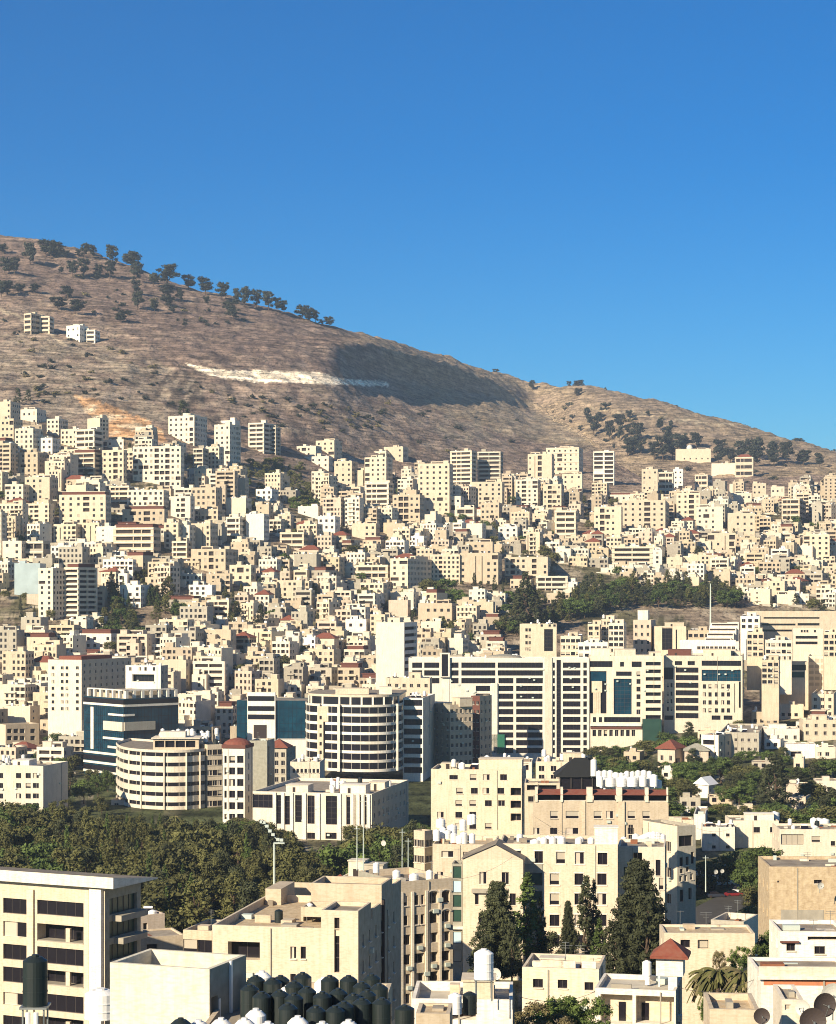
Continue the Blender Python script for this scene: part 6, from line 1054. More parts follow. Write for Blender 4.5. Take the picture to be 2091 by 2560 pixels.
while d < 2130:
    half = 1160 * d / F; x = -half * 1.02 + r3.uniform(-12, 12) + (0 - (CX - 1045) * d / F)
    while x < half * 1.05:
        X = x + r3.uniform(-3.5, 3.5); Y = d + r3.uniform(-5, 5); px = CX + F * X / Y; left = px < 560
        top = float(np.interp(px, NC, ND[4][0]))
        W = (r3.uniform(11, 18) if left else r3.uniform(8, 15)) if Y > 1150 or left else r3.uniform(7.5, 13)
        row = HR - F * zrow(px, Y) / Y
        if Y < top - 5 and not in_zone(px, row) and not (Y < 905 and 200 < px < 1960) and not (Y < 960 and 1380 < px < 1960) and r3.random() < .93:
            ok = all((X - fx) ** 2 + (Y - fy) ** 2 > (fr + 4.5) ** 2 for fx, fy, fr in FR)
            if ok: CAND.append([X, Y, px, row, W])
        x += W + r3.uniform(1, 4.5)
    d += r3.uniform(12, 15) if d < 1400 else r3.uniform(14.5, 18)
COARSE = np.zeros((660, 560), bool)
def cover(x0, x1, y0, y1, mark_=True):
    i0, i1 = max(0, int(x0 / 4)), min(560, int(x1 / 4) + 1); j0, j1 = max(0, int(y0 / 4)), min(660, int(y1 / 4) + 1)
    if i1 <= i0 or j1 <= j0: return 0
    sl = COARSE[j0:j1, i0:i1]; n = int((~sl).sum())
    if mark_: sl[:] = True
    return n
objs = []
for c in CAND:
    X, Y, px, row, W = c; rr_ = random.Random(int(X * 13 + Y * 7)); D = rr_.uniform(8, 10.5)
    if px < 600 and row < 1420: nf = rr_.choice([5, 5, 6, 6, 7, 8])
    elif row < 1330 and Y > float(np.interp(px, NC, ND[4][0])) - 260: nf = rr_.choice([3, 4, 5, 6, 6, 7])
    elif px < 560: nf = rr_.choice([2, 3, 4, 5, 5])
    elif row > 1400: nf = rr_.choice([2, 2, 3, 3, 4])
    elif px > 1450: nf = rr_.choice([2, 3, 3, 4, 4, 5])
    else: nf = rr_.choice([2, 3, 3, 4, 5])
    ppm = F / Y; cr_ = cap_row(px, W * ppm * .45, Y); lim_ = (row - cr_) / ppm
    if cr_ > -1e9: nf = min(nf, int((lim_ - 1.2) / 3.15))
    H = max(nf, 0) * 3.15 + 1.2; c += [D, nf, H, row - H * ppm]
CAND = [c for c in CAND if c[6] > 0]
from operator import itemgetter
ev = [(Y, 1, i) for i, (X, Y, *_) in enumerate(CAND)]
for o in [o for o in COL.objects if o.type == 'EMPTY' and not o.parent and o.name.split('.')[0] in ('apartment_building', 'office_building', 'school', 'house')]: ev.append((o.location.y, 0, o))
ev.sort(key=itemgetter(0)); HB = {}
for Y, k, q in ev:
    if k: c = CAND[q]; ppm = F / Y; c.append(cover(c[2] - c[4] * ppm * .5, c[2] + c[4] * ppm * .5, c[8], c[3]))
    else:
        xs = []; zs = []
        for ch in q.children:
            if ch.name.startswith('wall'):
                for v in ch.bound_box: w = q.matrix_basis @ Vector(v); a = scr(w); xs.append(a[0]); zs.append(a[1])
        if xs: cover(min(xs), max(xs), min(zs), min(max(zs), 2560))
vis = sorted([c for c in CAND if c[9] > 2 and -20 < c[2] < 2110], key=lambda c: -c[9]); keep = vis[:max(0, 285 - NH)]; rest = vis[len(keep):]
rest += [c for c in CAND if c[9] > 2 and not (-20 < c[2] < 2110)]
print('TOWN', len(CAND), 'visible', len(vis), 'keep', len(keep), 'heroes', NH)
def make_gen(c, single):
    X, Y, px, row, W, D, nf, H, yt, n = c; rng = random.Random(int(X * 31 + Y * 17)); th = 8 + 16 * (vnoise(np.array([X / 60.]), np.array([Y / 70.]), 3)[0] * .5 + .5) + rng.uniform(-5, 5)
    if rng.random() < .15: th += 25
    mt = rng.choice(['cream', 'cream', 'pale', 'pale', 'sand', 'white', 'ochre', 'pink', 'tan', 'grey', 'offwhite', 'grey', 'concrete', 'pale', 'cream', 'sand', 'sand']); st = rng.choice(['mix', 'mix', 'win', 'band', 'win', 'balc', 'blank'] if nf > 2 else ['mix', 'win', 'win', 'blank'])
    rf = rng.choice([''] * 24 + ['brownband', 'red'] if nf < 5 else [''])
    wm = MB(); rm_ = MB(); walls_of(rng, W, D, H, mt, gops(rng, W, H, nf, st), gops(rng, D, H, nf, rng.choice(['win', 'mix', 'blank'])), wm); roof_bits(rng, W, D, H, mt, rf, rm_)
    if rng.random() < .35 and nf > 2:      # a lower wing in front or beside
        w = W * rng.uniform(.4, .7); h = H * rng.uniform(.4, .75); k = MB(); walls_of(rng, w, 4.5, h, mt, gops(rng, w, h, max(1, int(h / 3.2)), 'mix'), [], k); roof_bits(rng, w, 4.5, h, mt, '', k); wm.grow(k, (-rng.uniform(0, W - w), -4.51, 0), 0)
    t = math.radians(th); loc_ = (X + W / 2 * math.cos(t), Y - W / 2 * math.sin(t) * .3, zrow(px, Y) - .6)
    if rf != 'red': far_tanks(loc_[0], loc_[1], loc_[2] + H - .9, W, rng, (math.cos(t), math.sin(t)), rng.randint(0, 3) if nf < 3 else rng.randint(1, 4))
    if nf > 2 and st in ('mix', 'balc', 'band') and rng.random() < .6:
        fh = (H - 1.3) / nf; a = rng.uniform(0, W * .5); l = rng.uniform(W * .3, W * .5)
        for i in range(1, nf): wm.box(-W + a, -W + a + l, -1.1, -.01, .3 + i * fh - .1, .3 + i * fh + .08, 'pale'); wm.box(-W + a, -W + a + l, -1.15, -1.05, .3 + i * fh + .08, .3 + i * fh + .9, mt)
    k = MB()      # garden walls, sheds and stairs round the foot
    for i in range(rng.randint(1, 4)):
        a = rng.uniform(-W - 3, 1); l = rng.uniform(3, 9); y_ = rng.uniform(-6, -2.5); h = rng.uniform(.8, 2.6); k.box(a, a + l, y_, y_ + rng.choice([.3, .3, 2.2]), -3 + y_ * .2, h + y_ * .2, rng.choice(['pale', 'sand', 'concrete', 'grey', 'white']))
    if rng.random() < .3: a = rng.uniform(-W, -3); k.box(a, a + rng.uniform(2, 4), -.9, -.01, 2.6, 2.8, 'pale'); k.box(a, a + 2, -1.0, -.9, 2.8, 3.6, 'pale')
    wm.grow(k, (0, 0, 0), 0)
    return mt, nf, rf, wm, rm_, loc_, t
for c in keep:
    mt, nf, rf, wm, rm_, loc_, t = make_gen(c, True); nm = 'apartment_building' if nf > 2 else 'house'
    o = bpy.data.objects.new(nm, None); COL.objects.link(o); o.location = loc_; o.rotation_euler = (0, 0, -t); wm.obj('wall', o); rm_.obj('roof', o)
    later(o, c[2], (c[3] + c[8]) / 2, f"{TONE[mt]} {NUMW[nf]}-storey {'block' if nf > 2 else 'house'}{' with red hipped roof' if rf == 'red' else ' with brown roof room' if rf else ''}", 'apartment building' if nf > 2 else 'house', 'buildings of the hillside town')
big = MB()
for c in rest:
    mt, nf, rf, wm, rm_, loc_, t = make_gen(c, False); big.grow(wm, loc_, -t); big.grow(rm_, loc_, -t)
if big.v: o = big.obj('hillside_houses'); o['kind'] = 'stuff'; o['label'] = 'smaller half-hidden houses packed between the larger buildings of the slope'
tm = MB()
for x, y, z, r_, h, mt in HM: tm.cyl(x, y, z, z + h, r_, 7, mt)
o = tm.obj('rooftop_clutter'); o['kind'] = 'stuff'; o['label'] = 'tiny water tanks dotted over the far flat roofs'

# ------------------------------------------------------------------ trees
def leafy(seed, clumps, leaf, mt, per=26, flat=.75, core=True, up=0.0):
    """clumps: (x, y, z, radius); many small leaf faces round a rough core in every clump."""
    g = np.random.default_rng(seed); V = []; Fc = []; M = []; o = 0
    for (cx, cy, cz, r) in clumps:
        n = max(6, int(per * (r / 1.0) ** 1.5)); dv = g.normal(size=(n, 3)); dv /= np.linalg.norm(dv, axis=1)[:, None] + 1e-9
        rad = r * g.uniform(.55, 1.12, n)[:, None]; p = dv * rad * np.array([1, 1, flat]) + np.array([cx, cy, cz])
        nn = dv + g.normal(size=(n, 3)) * .45 + np.array([0, 0, up]); nn /= np.linalg.norm(nn, axis=1)[:, None]
        a = np.cross(nn, g.normal(size=(n, 3))); a /= np.linalg.norm(a, axis=1)[:, None] + 1e-9; b = np.cross(nn, a); s = leaf * g.uniform(.6, 1.35, n)[:, None]
        q = np.stack([p - a * s, p - b * s * .55, p + a * s, p + b * s * .55], 1).reshape(-1, 3); V.append(q)
        Fc += [(o + 4 * i, o + 4 * i + 1, o + 4 * i + 2, o + 4 * i + 3) for i in range(n)]; o += 4 * n
        if core:
            k = r * .62; c = np.array([(1, 0, 0), (-1, 0, 0), (0, 1, 0), (0, -1, 0), (0, 0, 1), (0, 0, -1)]) * k * g.uniform(.7, 1.2, (6, 1)) * np.array([1, 1, flat]) + np.array([cx, cy, cz]); V.append(c)
            Fc += [(o + i, o + j, o + m_) for i, j, m_ in ((0, 2, 4), (2, 1, 4), (1, 3, 4), (3, 0, 4), (2, 0, 5), (1, 2, 5), (3, 1, 5), (0, 3, 5))]; o += 6
    me = bpy.data.meshes.new('crown'); me.from_pydata(np.concatenate(V).tolist(), [], Fc); me.materials.append(MATS[mt]); me.update(); return me
def trunk_mesh(h, r, limbs, seed):
    g = random.Random(seed); m = MB(); x = y = 0; p = (0, 0, -.6); n = 4
    for i in range(n):
        q = (x + g.uniform(-.15, .15) * (i + 1), y + g.uniform(-.15, .15) * (i + 1), h * (i + 1) / n); m.tube(p, q, r * (1 - .2 * i), 7, 'bark', r * (1 - .2 * (i + 1))); p = q
    for lx_, ly_, lz_ in limbs: m.tube((0, 0, h * g.uniform(.45, .85)), (lx_, ly_, lz_), r * .4, 5, 'bark', r * .12)
    return m.mesh('trunk')
TK = {}
def make_kind(key, mt, nv, fn):
    TK[key] = []
    for v in range(nv):
        g = random.Random(hash(key) % 1000 if False else sum(map(ord, key)) * 17 + v); cl, leaf, per, flat, th, tr, up = fn(g)
        limbs = [c[:3] for c in g.sample(cl, min(6, len(cl)))]
        TK[key].append((leafy(v * 31 + sum(map(ord, key)), cl, leaf, mt, per, flat, up=up), trunk_mesh(th, tr, limbs, v)))
def f_broad(g):      # 9 m tall
    cl = []
    for i in range(34):
        t = g.uniform(0, 6.28); z = g.uniform(3.0, 8.2); R_ = 3.7 * math.sqrt(max(.05, 1 - ((z - 5.2) / 3.6) ** 2)) * g.uniform(.45, 1.0); cl.append((R_ * math.cos(t), R_ * math.sin(t), z, g.uniform(.8, 1.5)))
    return cl, .30, 46, .8, 4, .28, .1
def f_pine(g):       # 13 m park conifer
    cl = []
    for i in range(48):
        z = 2.2 + 10.2 * g.random() ** .9; R_ = (1 - (z / 13.2) ** 1.25) * 3.5 + .3; t = g.uniform(0, 6.28); R_ *= g.uniform(.5, 1.05); cl.append((R_ * math.cos(t), R_ * math.sin(t), z, g.uniform(.65, 1.15)))
    return cl, .27, 46, .9, 10, .3, -.1
def f_cyp(g):        # 12 m cypress: a tight, sharp-tipped cone
    cl = []
    for i in range(80):
        z = .5 + 11.2 * g.random() ** .85; R_ = (1.5 * (1 - (z / 12.1) ** 1.5) + .05) * math.sqrt(g.uniform(.1, 1)); t = g.uniform(0, 6.28); cl.append((R_ * math.cos(t), R_ * math.sin(t), z, .50 * (1 - z / 15.5) + .08))
    return cl, .15, 120, 1.6, 8, .2, .35
def f_ridge(g):      # 11 m ridge pine with bare stem and clumped flat top
    cl = []; lean = g.uniform(-1.2, 1.2)
    for i in range(30):
        z = g.uniform(3.0, 10.2); t = g.uniform(0, 6.28); R_ = 3.6 * g.random() ** .6 * (1 if z > 5 else .6); cl.append((R_ * math.cos(t) + lean * z / 8, R_ * math.sin(t), z, g.uniform(1.0, 1.9)))
    return cl, .5, 26, .6, 7.5, .32, .2
def f_arau(g):       # 14 m open-branched conifer near the viewer
    cl = []; z = 1.6
    while z < 13.6:
        R_ = (1 - (z / 14.6) ** 1.25) * 4.3 + .3; n = 7 if z < 10 else 5; t0 = g.uniform(0, 6)
        for i in range(n):
            t = t0 + 6.28 * i / n + g.uniform(-.2, .2); L_ = R_ * g.uniform(.75, 1.08)
            for k in range(1, 5): q = L_ * k / 4; cl.append((q * math.cos(t), q * math.sin(t), z + .12 * q + g.uniform(-.1, .15), .46 + .22 * (4 - k) / 3 + .13))
        z += g.uniform(.62, .85)
    return cl, .16, 120, .75, 13.5, .26, .2
def f_shrub(g):      # 1.8 m
    return [(g.uniform(-1, 1), g.uniform(-1, 1), g.uniform(.4, 1.2), g.uniform(.5, .9)) for _ in range(7)], .28, 34, .7, .8, .08, .1
def f_near(g):
    cl = []
    for i in range(60):
        t = g.uniform(0, 6.28); z = g.uniform(1.2, 5.6); R_ = 2.6 * math.sqrt(max(.05, 1 - ((z - 3.2) / 3.0) ** 2)) * g.uniform(.4, 1.0); cl.append((R_ * math.cos(t), R_ * math.sin(t), z, g.uniform(.4, .75)))
    return cl, .12, 190, .85, 3, .16, .1
for k_, m_, n_, f_ in (('broad_green', 'leaf_green', 4, f_broad), ('broad_olive', 'leaf_olive', 3, f_broad), ('pine', 'leaf_olive', 4, f_pine), ('pine_dark', 'leaf_dark', 3, f_pine), ('cypress', 'leaf_dark', 3, f_cyp), ('cypress_green', 'leaf_green', 2, f_cyp),
                       ('ridge', 'leaf_ridge', 4, f_ridge), ('arau', 'leaf_dark', 2, f_arau), ('shrub', 'leaf_dry', 3, f_shrub), ('shrub_dark', 'leaf_ridge', 3, f_shrub), ('near', 'leaf_green', 2, f_near), ('near_dry', 'leaf_dry', 1, f_near)): make_kind(k_, m_, n_, f_)
HT = {'broad_green': 9.3, 'broad_olive': 9.3, 'pine': 13, 'pine_dark': 13, 'cypress': 12, 'cypress_green': 12, 'ridge': 11, 'arau': 14, 'shrub': 1.9, 'shrub_dark': 1.9, 'near': 6.2, 'near_dry': 6.2}
TN = {'broad_green': ('broadleaf_tree', 'bright green round tree', 'tree'), 'broad_olive': ('broadleaf_tree', 'olive green bushy tree', 'tree'), 'pine': ('pine_tree', 'olive pointed pine', 'tree'), 'pine_dark': ('pine_tree', 'dark green pine', 'tree'), 'cypress': ('cypress_tree', 'dark slim cypress', 'tree'), 'cypress_green': ('cypress_tree', 'green slim cypress', 'tree'),
      'ridge': ('hill_pine', 'dark windblown hill pine', 'tree'), 'arau': ('conifer_tree', 'tall dark open conifer', 'tree'), 'shrub': ('shrub', 'dry brown shrub', 'shrub'), 'shrub_dark': ('shrub', 'dark scrub bush', 'shrub'), 'near': ('broadleaf_tree', 'leafy green tree', 'tree'), 'near_dry': ('broadleaf_tree', 'dry-leaved tree', 'tree')}
RT = random.Random(99); NT = {}
def tree(kind, x, y, h, wide=1.0, group='trees', z=None, label=None, cap=False):
    nm, ds, cat = TN[kind]; cr, tr = RT.choice(TK[kind])
    if cap:
        c_ = cap_row(CX + F * x / y, h * .18 * F / y, y)
        if c_ > -1e9:
            h = min(h, -c_ * y / F + HR * y / F - ground(x, y))
            if h < 2.2: return None
    s = h / HT[kind]; z = ground(x, y) if z is None else z; o = bpy.data.objects.new(nm, None); COL.objects.link(o); o.location = (x, y, z - .2)
    if kind in ('shrub', 'shrub_dark'): bpy.data.objects.remove(o); o = link(nm, cr, None, (x, y, z - .2))
    o.rotation_euler = (0, 0, RT.uniform(0, 6.28)); o.scale = (s * wide, s * wide, s)
    if kind not in ('shrub', 'shrub_dark'): link('crown', cr, o); link('trunk', tr, o)
    NT[kind] = NT.get(kind, 0) + 1; q = scr((x, y, z + h * .6))
    if label: tag(o, label, cat, group)
    else: later(o, q[0], q[1], ds, cat, group)
    return o
def tpx(kind, px, base, hpx, wide=1.0, group='trees', d=None, far=False, label=None, cap=False):
    d = d or d_at(px, base, far); x = (px - CX) * d / F; return tree(kind, x, d, hpx * d / F, wide, group, label=label, cap=cap)
def clear(x, y, r=2.5): return all((x - fx) ** 2 + (y - fy) ** 2 > (fr * .92 + r) ** 2 for fx, fy, fr in FR)

# park wood in the valley
y = 400.0
while y < 650:
    x = -1100 * y / F
    while x < 60 * y / F:
        X = x + RT.uniform(-2, 2); Y = y + RT.uniform(-2.5, 2.5); px = CX + F * X / Y
        tr_ = np.interp(px, [-100, 120, 230, 300, 560, 640, 700, 760, 830, 845, 880, 1060], [1990, 2000, 2018, 2030, 2034, 2032, 2050, 2092, 2140, 2100, 2062, 2040]) + RT.uniform(-4, 22)
        hc = -ground(X, Y) - (tr_ - HR) * Y / F
        if hc > 4.5 and clear(X, Y, 1.0) and -70 < px < 1070 and not (px > 845 and Y < 470):
            k = RT.choice(['pine', 'pine', 'pine', 'pine_dark', 'pine_dark', 'cypress_green', 'broad_olive']) if px > 130 else RT.choice(['broad_green', 'pine', 'broad_olive', 'pine'])
            if px > 830 or (560 < px < 700 and Y > 535): k = RT.choice(['broad_green', 'pine_dark', 'broad_olive'])
            tree(k, X, Y, min(hc, 15) * RT.uniform(.68, 1), RT.uniform(.95, 1.25) if hc > 9 else 1.5, 'park trees')
        x += RT.uniform(6.5, 8.5)
    y += 8.8
# garden trees behind the park, left
for px, base, h, k in ((135, 1890, 62, 'broad_green'), (160, 1880, 58, 'broad_green'), (110, 1905, 40, 'broad_olive'), (185, 1935, 50, 'broad_olive'), (205, 1905, 38, 'broad_green'), (150, 1945, 55, 'broad_green'), (175, 1985, 75, 'pine_dark'), (150, 2010, 60, 'broad_olive'), (210, 2010, 66, 'broad_green'), (245, 1995, 60, 'broad_green'), (270, 1980, 55, 'broad_green'), (230, 1965, 45, 'broad_olive'), (140, 1975, 50, 'pine'), (120, 1960, 45, 'broad_green'), (255, 2040, 52, 'broad_olive'), (165, 2045, 50, 'broad_olive'), (215, 2058, 46, 'broad_olive'), (85, 1840, 28, 'broad_olive'), (60, 1800, 26, 'broad_olive'), (470, 1780, 50, 'broad_olive'), (485, 1775, 42, 'pine_dark'), (20, 1890, 22, 'broad_green')):
    tpx(k, px, base, h, 1.05, 'garden trees')
# dark wood between offices and villas, right
n = 0; y = 560.0
while y < 850:
    x = 380 * y / F
    while x < 1130 * y / F:
        X = x + RT.uniform(-2.5, 2.5); Y = y + RT.uniform(-3, 3); px = CX + F * X / Y; row = HR - F * ground(X, Y) / Y
        lo_ = np.interp(px, [1400, 1500, 1640, 1680, 1900, 2100], [745, 715, 650, 575, 560, 560]); hi_ = np.interp(px, [1400, 1440, 1650, 1700, 1900, 2000, 2100], [800, 835, 835, 850, 850, 800, 700])
        if lo_ < Y < hi_ and clear(X, Y, .5) and 1405 < px < 2120 and RT.random() < (.97 if px < 1660 else .88):
            tree(RT.choice(['broad_green', 'broad_olive', 'pine_dark', 'broad_green']), X, Y, RT.uniform(7, 10), 1.6, 'trees between the offices and villas', cap=True)
        x += RT.uniform(8.5, 11.5)
    y += 11
for px, base, h, k, w in ((1940, 2010, 150, 'pine_dark', 1.3), (1925, 2000, 120, 'pine_dark', 1.2), (2030, 1990, 70, 'pine_dark', 1.2), (2065, 2060, 100, 'pine_dark', 1.3), (2085, 2030, 90, 'pine_dark', 1.2), (1850, 2045, 50, 'broad_olive', 1.2), (1720, 1990, 60, 'broad_olive', 1.3), (1700, 1985, 50, 'broad_green', 1.1), (1805, 1985, 50, 'broad_green', 1.2), (1835, 1990, 55, 'broad_olive', 1.2), (1870, 1980, 60, 'broad_green', 1.1), (1760, 1945, 45, 'broad_olive', 1.2)):
    tpx(k, px, base, h, w, 'trees between the offices and villas', d=d_at(px, base + 25))
for px, base, h, k in ((1755, 2215, 75, 'broad_olive'), (1785, 2205, 72, 'broad_olive'), (1820, 2200, 85, 'broad_green'), (1855, 2205, 105, 'broad_green'), (1885, 2215, 120, 'broad_green'), (1905, 2230, 110, 'broad_green'), (1870, 2240, 90, 'broad_green'), (1895, 2275, 85, 'broad_olive'), (1765, 2180, 50, 'broad_green'), (1915, 2190, 100, 'broad_green'), (1880, 2300, 60, 'broad_olive')):
    tpx(k, px, base, h, 1.15, 'green trees by the road bend', d=d_at(px, base + 20))
# trees close by
for px, top, base, d, k, w, lab in ((1245, 2196, 2462, 292, 'arau', .92, 'big dark conifer standing before the gabled stone house'), (1318, 2176, 2440, 300, 'cypress_green', 1.7, 'green pointed cypress beside the big dark conifer'), (1280, 2300, 2460, 286, 'pine_dark', .7, 'lower dark pine between the conifer and the pointed cypress'), (1421, 2246, 2440, 298, 'arau', .5, 'thin ragged conifer before the lit stone wall'), (1466, 2182, 2430, 305, 'cypress', 1.35, 'tallest dark cypress with a sharp tip, middle of the clump'), (1484, 2190, 2430, 307, 'cypress', 1.0, 'second sharp cypress tip just beside the tallest cypress'),
                                   (1500, 2290, 2440, 300, 'cypress_green', 1.6, 'shorter green cypress at the foot of the tall tips'), (1600, 2140, 2470, 295, 'arau', .98, 'largest open-branched conifer before the pale stone wing'), (1645, 2270, 2450, 300, 'pine_dark', .9, 'dark pine at the foot of the largest conifer'), (1540, 2300, 2450, 296, 'pine_dark', 1.1, 'dark bushy pine filling the gap under the largest conifer'), (1380, 2320, 2450, 298, 'pine_dark', 1.1, 'low dark pine between the two tallest tree tips'), (1210, 2330, 2480, 288, 'pine_dark', .8, 'dark pine skirt below the big dark conifer'),
                                   (1352, 2230, 2440, 303, 'cypress', .9, 'narrow dark cypress squeezed by the recessed bay'), (1620, 2220, 2460, 290, 'pine_dark', .9, 'dark pine joined to the flank of the largest conifer')):
    tree(k, (px - CX) * d / F, d, (base - top) * d / F, w, 'conifers before the stone complex', z=at(px, d, base).z, label=lab)
for px, top, base, d, k, w, lab in ((1345, 2490, 2640, 186, 'near_dry', 1.1, 'dry brownish bush below the cream house with three windows'), (1410, 2478, 2640, 184, 'near', 1.1, 'leafy green treetop below the cream house with three windows'), (1470, 2482, 2640, 183, 'near', 1.0, 'dark green treetop beside the terrace house loggia'), (1390, 2530, 2650, 172, 'near_dry', 1.2, 'dry leafy shrub lowest at the edge before the cream house'),
                                   (1955, 2300, 2420, 268, 'near', 1.0, 'green tree leaning on the mud-brown building corner'), (1930, 2330, 2440, 262, 'near', 1.0, 'green tree next to the canopied white house'), (1900, 2350, 2450, 258, 'near', .9, 'round green tree right of the long low cream house'), (1850, 2358, 2440, 255, 'near', .9, 'green tree in front of the long low cream house'), (1985, 2300, 2400, 285, 'near', .8, 'olive tree under the mud-brown wall'), (1800, 2370, 2440, 252, 'near_dry', .6, 'small dry tree with a forked top before the cream house'), (1925, 2390, 2500, 215, 'near', .8, 'dark green tree above the orange-banded house'), (1770, 2480, 2560, 190, 'near', .7, 'green bush left of the palm clump')):
    tree(k, (px - CX) * d / F, d, (base - top) * d / F, w, 'leafy trees near the lower edge', z=at(px, d, base).z, label=lab)
def palm(px, top, base, d, n, lab):
    g = random.Random(int(px)); h = (base - top) * d / F; p = at(px, d, base); o = bpy.data.objects.new('palm_tree', None); COL.objects.link(o); o.location = p; m = MB(); m.tube((0, 0, -1), (0, 0, h * .7), .3, 8, 'bark', .22); m.obj('trunk', o)
    for i in range(n):
        t = g.uniform(0, 6.28); L_ = g.uniform(1.6, 2.6); e = g.uniform(-.5, 1.1); m = MB(); pr = []
        for k in range(8):
            u = k / 7; r_ = L_ * u * math.cos(e * .6); z = h * .7 + L_ * (math.sin(e) * u - .75 * u * u * (1.2 - e * .3)) ; pr.append((r_ * math.cos(t), r_ * math.sin(t), z))
        sx, sy = -math.sin(t), math.cos(t)
        for a, b_ in zip(pr, pr[1:]):
            w = .2
            for sg in (-1, 1): m.add([a, b_, (b_[0] + sx * w * sg, b_[1] + sy * w * sg, b_[2] - .22), (a[0] + sx * w * sg, a[1] + sy * w * sg, a[2] - .22)], [(0, 1, 2, 3)], 'leaf_dry' if i % 3 == 0 else 'leaf_olive')
        m.obj('frond', o)
    tag(o, lab, 'palm tree', 'palms near the lower edge')
palm(1795, 2390, 2530, 225, 84, 'shaggy drooping palm in the middle of the clump'); palm(1768, 2400, 2520, 232, 76, 'shaggy palm on the white house side of the clump'); palm(1860, 2395, 2530, 222, 80, 'big shaggy palm on the orange-banded house side'); palm(436, 2015, 2110, 560, 26, 'lone palm rising before the round-fronted cream block')

# ridge and hillside pines: (centre, top, base, width) read off the photograph
Z1 = [(15,105,140,35),(125,115,185,40),(190,95,150,60),(240,100,155,60),(270,130,155,30),(320,125,150,20),(350,110,155,35),(380,110,150,40),(465,120,185,50),(543,145,205,70),(20,165,225,50),(60,170,225,40),(300,180,235,40),(345,175,235,40),(405,195,240,40),(455,185,245,40),(252,200,222,20),(565,195,260,30),(565,260,310,36),(568,310,372,40),(635,230,275,40),(690,205,275,80),(690,280,330,50),(700,320,362,45),(745,295,340,25),(780,240,290,50),(850,250,310,60),(858,320,350,25),(915,270,330,45),(955,340,385,60),(965,370,415,55),(975,295,345,35),(1010,295,360,50),(1060,305,365,40),(1110,310,375,45),(1150,320,370,30),(1175,340,385,30),(1250,360,405,50),(1280,365,412,45),(1305,380,425,30),(1360,405,440,35),(1330,412,430,20),(30,260,310,60),(140,270,300,50),(280,285,325,50),(240,330,370,60),(310,340,390,60),(500,385,425,50),(640,340,385,35),(715,360,385,30),(5,260,315,40),(75,268,300,40),(210,100,160,40)]
Z2 = [(330,195,218,28),(480,258,292,28),(632,258,285,20),(672,248,285,50),(665,285,312,40),(782,285,318,28),(935,310,328,18),(1023,340,358,22),(1075,348,375,45),(710,370,420,20),(755,385,420,35),(735,410,475,60),(885,378,408,32),(962,378,398,22),(845,400,450,50),(800,430,495,40),(842,450,500,30),(880,440,475,30),(932,430,450,18),(915,440,500,60),(900,490,555,70),(875,500,560,50),(930,500,555,50),(1010,418,458,35),(1052,418,445,22),(1040,455,520,50),(1080,480,540,70),(1160,480,535,60),(1110,490,530,50),(1020,500,580,80),(985,520,578,50),(1060,520,575,60),(1260,505,560,60),(1250,540,595,60),(1300,540,590,50),(1345,515,580,60),(1390,505,570,60),(1420,500,580,60),(1400,540,605,70),(1470,515,580,60),(1480,550,605,60),(1530,520,590,60),(1575,490,530,80),(1620,495,525,45),(1600,550,600,75),(1668,560,608,45),(1730,540,560,20),(680,435,455,20),(640,410,425,15),(250,205,235,22),(820,515,535,14)]
for L_, ox, oy, s in ((Z1, 0, 550, 1.6533), (Z2, 1040, 800, 1.6518)):
    for cx, tp, bs, w in L_:
        px, t_, b_ = ox + cx / s, oy + tp / s, oy + bs / s; onr = b_ < np.interp(px, [a for a, _ in SIL], [b for _, b in SIL]) + 6
        d = d_at(px, max(b_, np.interp(px, [a for a, _ in SIL], [b for _, b in SIL]) + 3), far=(ox > 0)); h = (b_ - t_) * 1.3 * d / F; wd = (w / s * d / F) / (h * .72)
        tree('ridge', (px - CX) * d / F, d, h, max(.85, min(1.9, wd * 1.15)) * (.82 if ox else 1), 'pines scattered along the mountain ridge')
# scrub on the slopes
RS = random.Random(4); SC = []
for poly, n in (([(560, 985), (800, 1010), (960, 1020), (960, 1070), (800, 1095), (600, 1050)], 55), ([(0, 800), (200, 830), (420, 930), (560, 980), (480, 1020), (180, 990), (0, 980)], 52), ([(150, 660), (460, 750), (620, 800), (500, 830), (200, 780)], 26), ([(960, 980), (1300, 1050), (1500, 1130), (1300, 1190), (950, 1090)], 16), ([(1300, 960), (1560, 1010), (1700, 1050), (1500, 1110), (1380, 1040)], 16), ([(60, 960), (130, 965), (140, 1010), (50, 1010)], 9), ([(1480, 1190), (1900, 1160), (2091, 1170), (2091, 1200), (1600, 1230)], 24)):
    k = 0
    while k < n:
        px = RS.uniform(min(p[0] for p in poly), max(p[0] for p in poly)); row = RS.uniform(min(p[1] for p in poly), max(p[1] for p in poly))
        if in_poly(np.array([px]), np.array([row]), poly)[0]: SC.append((px, row)); k += 1
for px, row in SC: tpx(RS.choice(['shrub_dark', 'shrub_dark', 'shrub']), px, row, RS.uniform(6, 14), RS.uniform(.8, 1.5), 'scrub bushes on the mountain slope', far=px > 1300)
me = TK['shrub_dark'][0][0]; co = np.array([v.co for v in me.vertices]); fc = [tuple(p.vertices) for p in me.polygons]; pick = fc[::5]; V = []; Fq = []; o_ = 0
for i in range(620):
    px = RS.uniform(-40, 2130); d = RS.uniform(1700, 2950); row = HR - F * zrow(px, d) / d
    if row > np.interp(px, NC, ND[4][1]) - 10: continue
    s = RS.uniform(.5, 1.3); x = (px - CX) * d / F; V.append(co * s + np.array([x, d, zrow(px, d) - .2])); Fq += [tuple(j + o_ for j in f) for f in pick]; o_ += len(co)
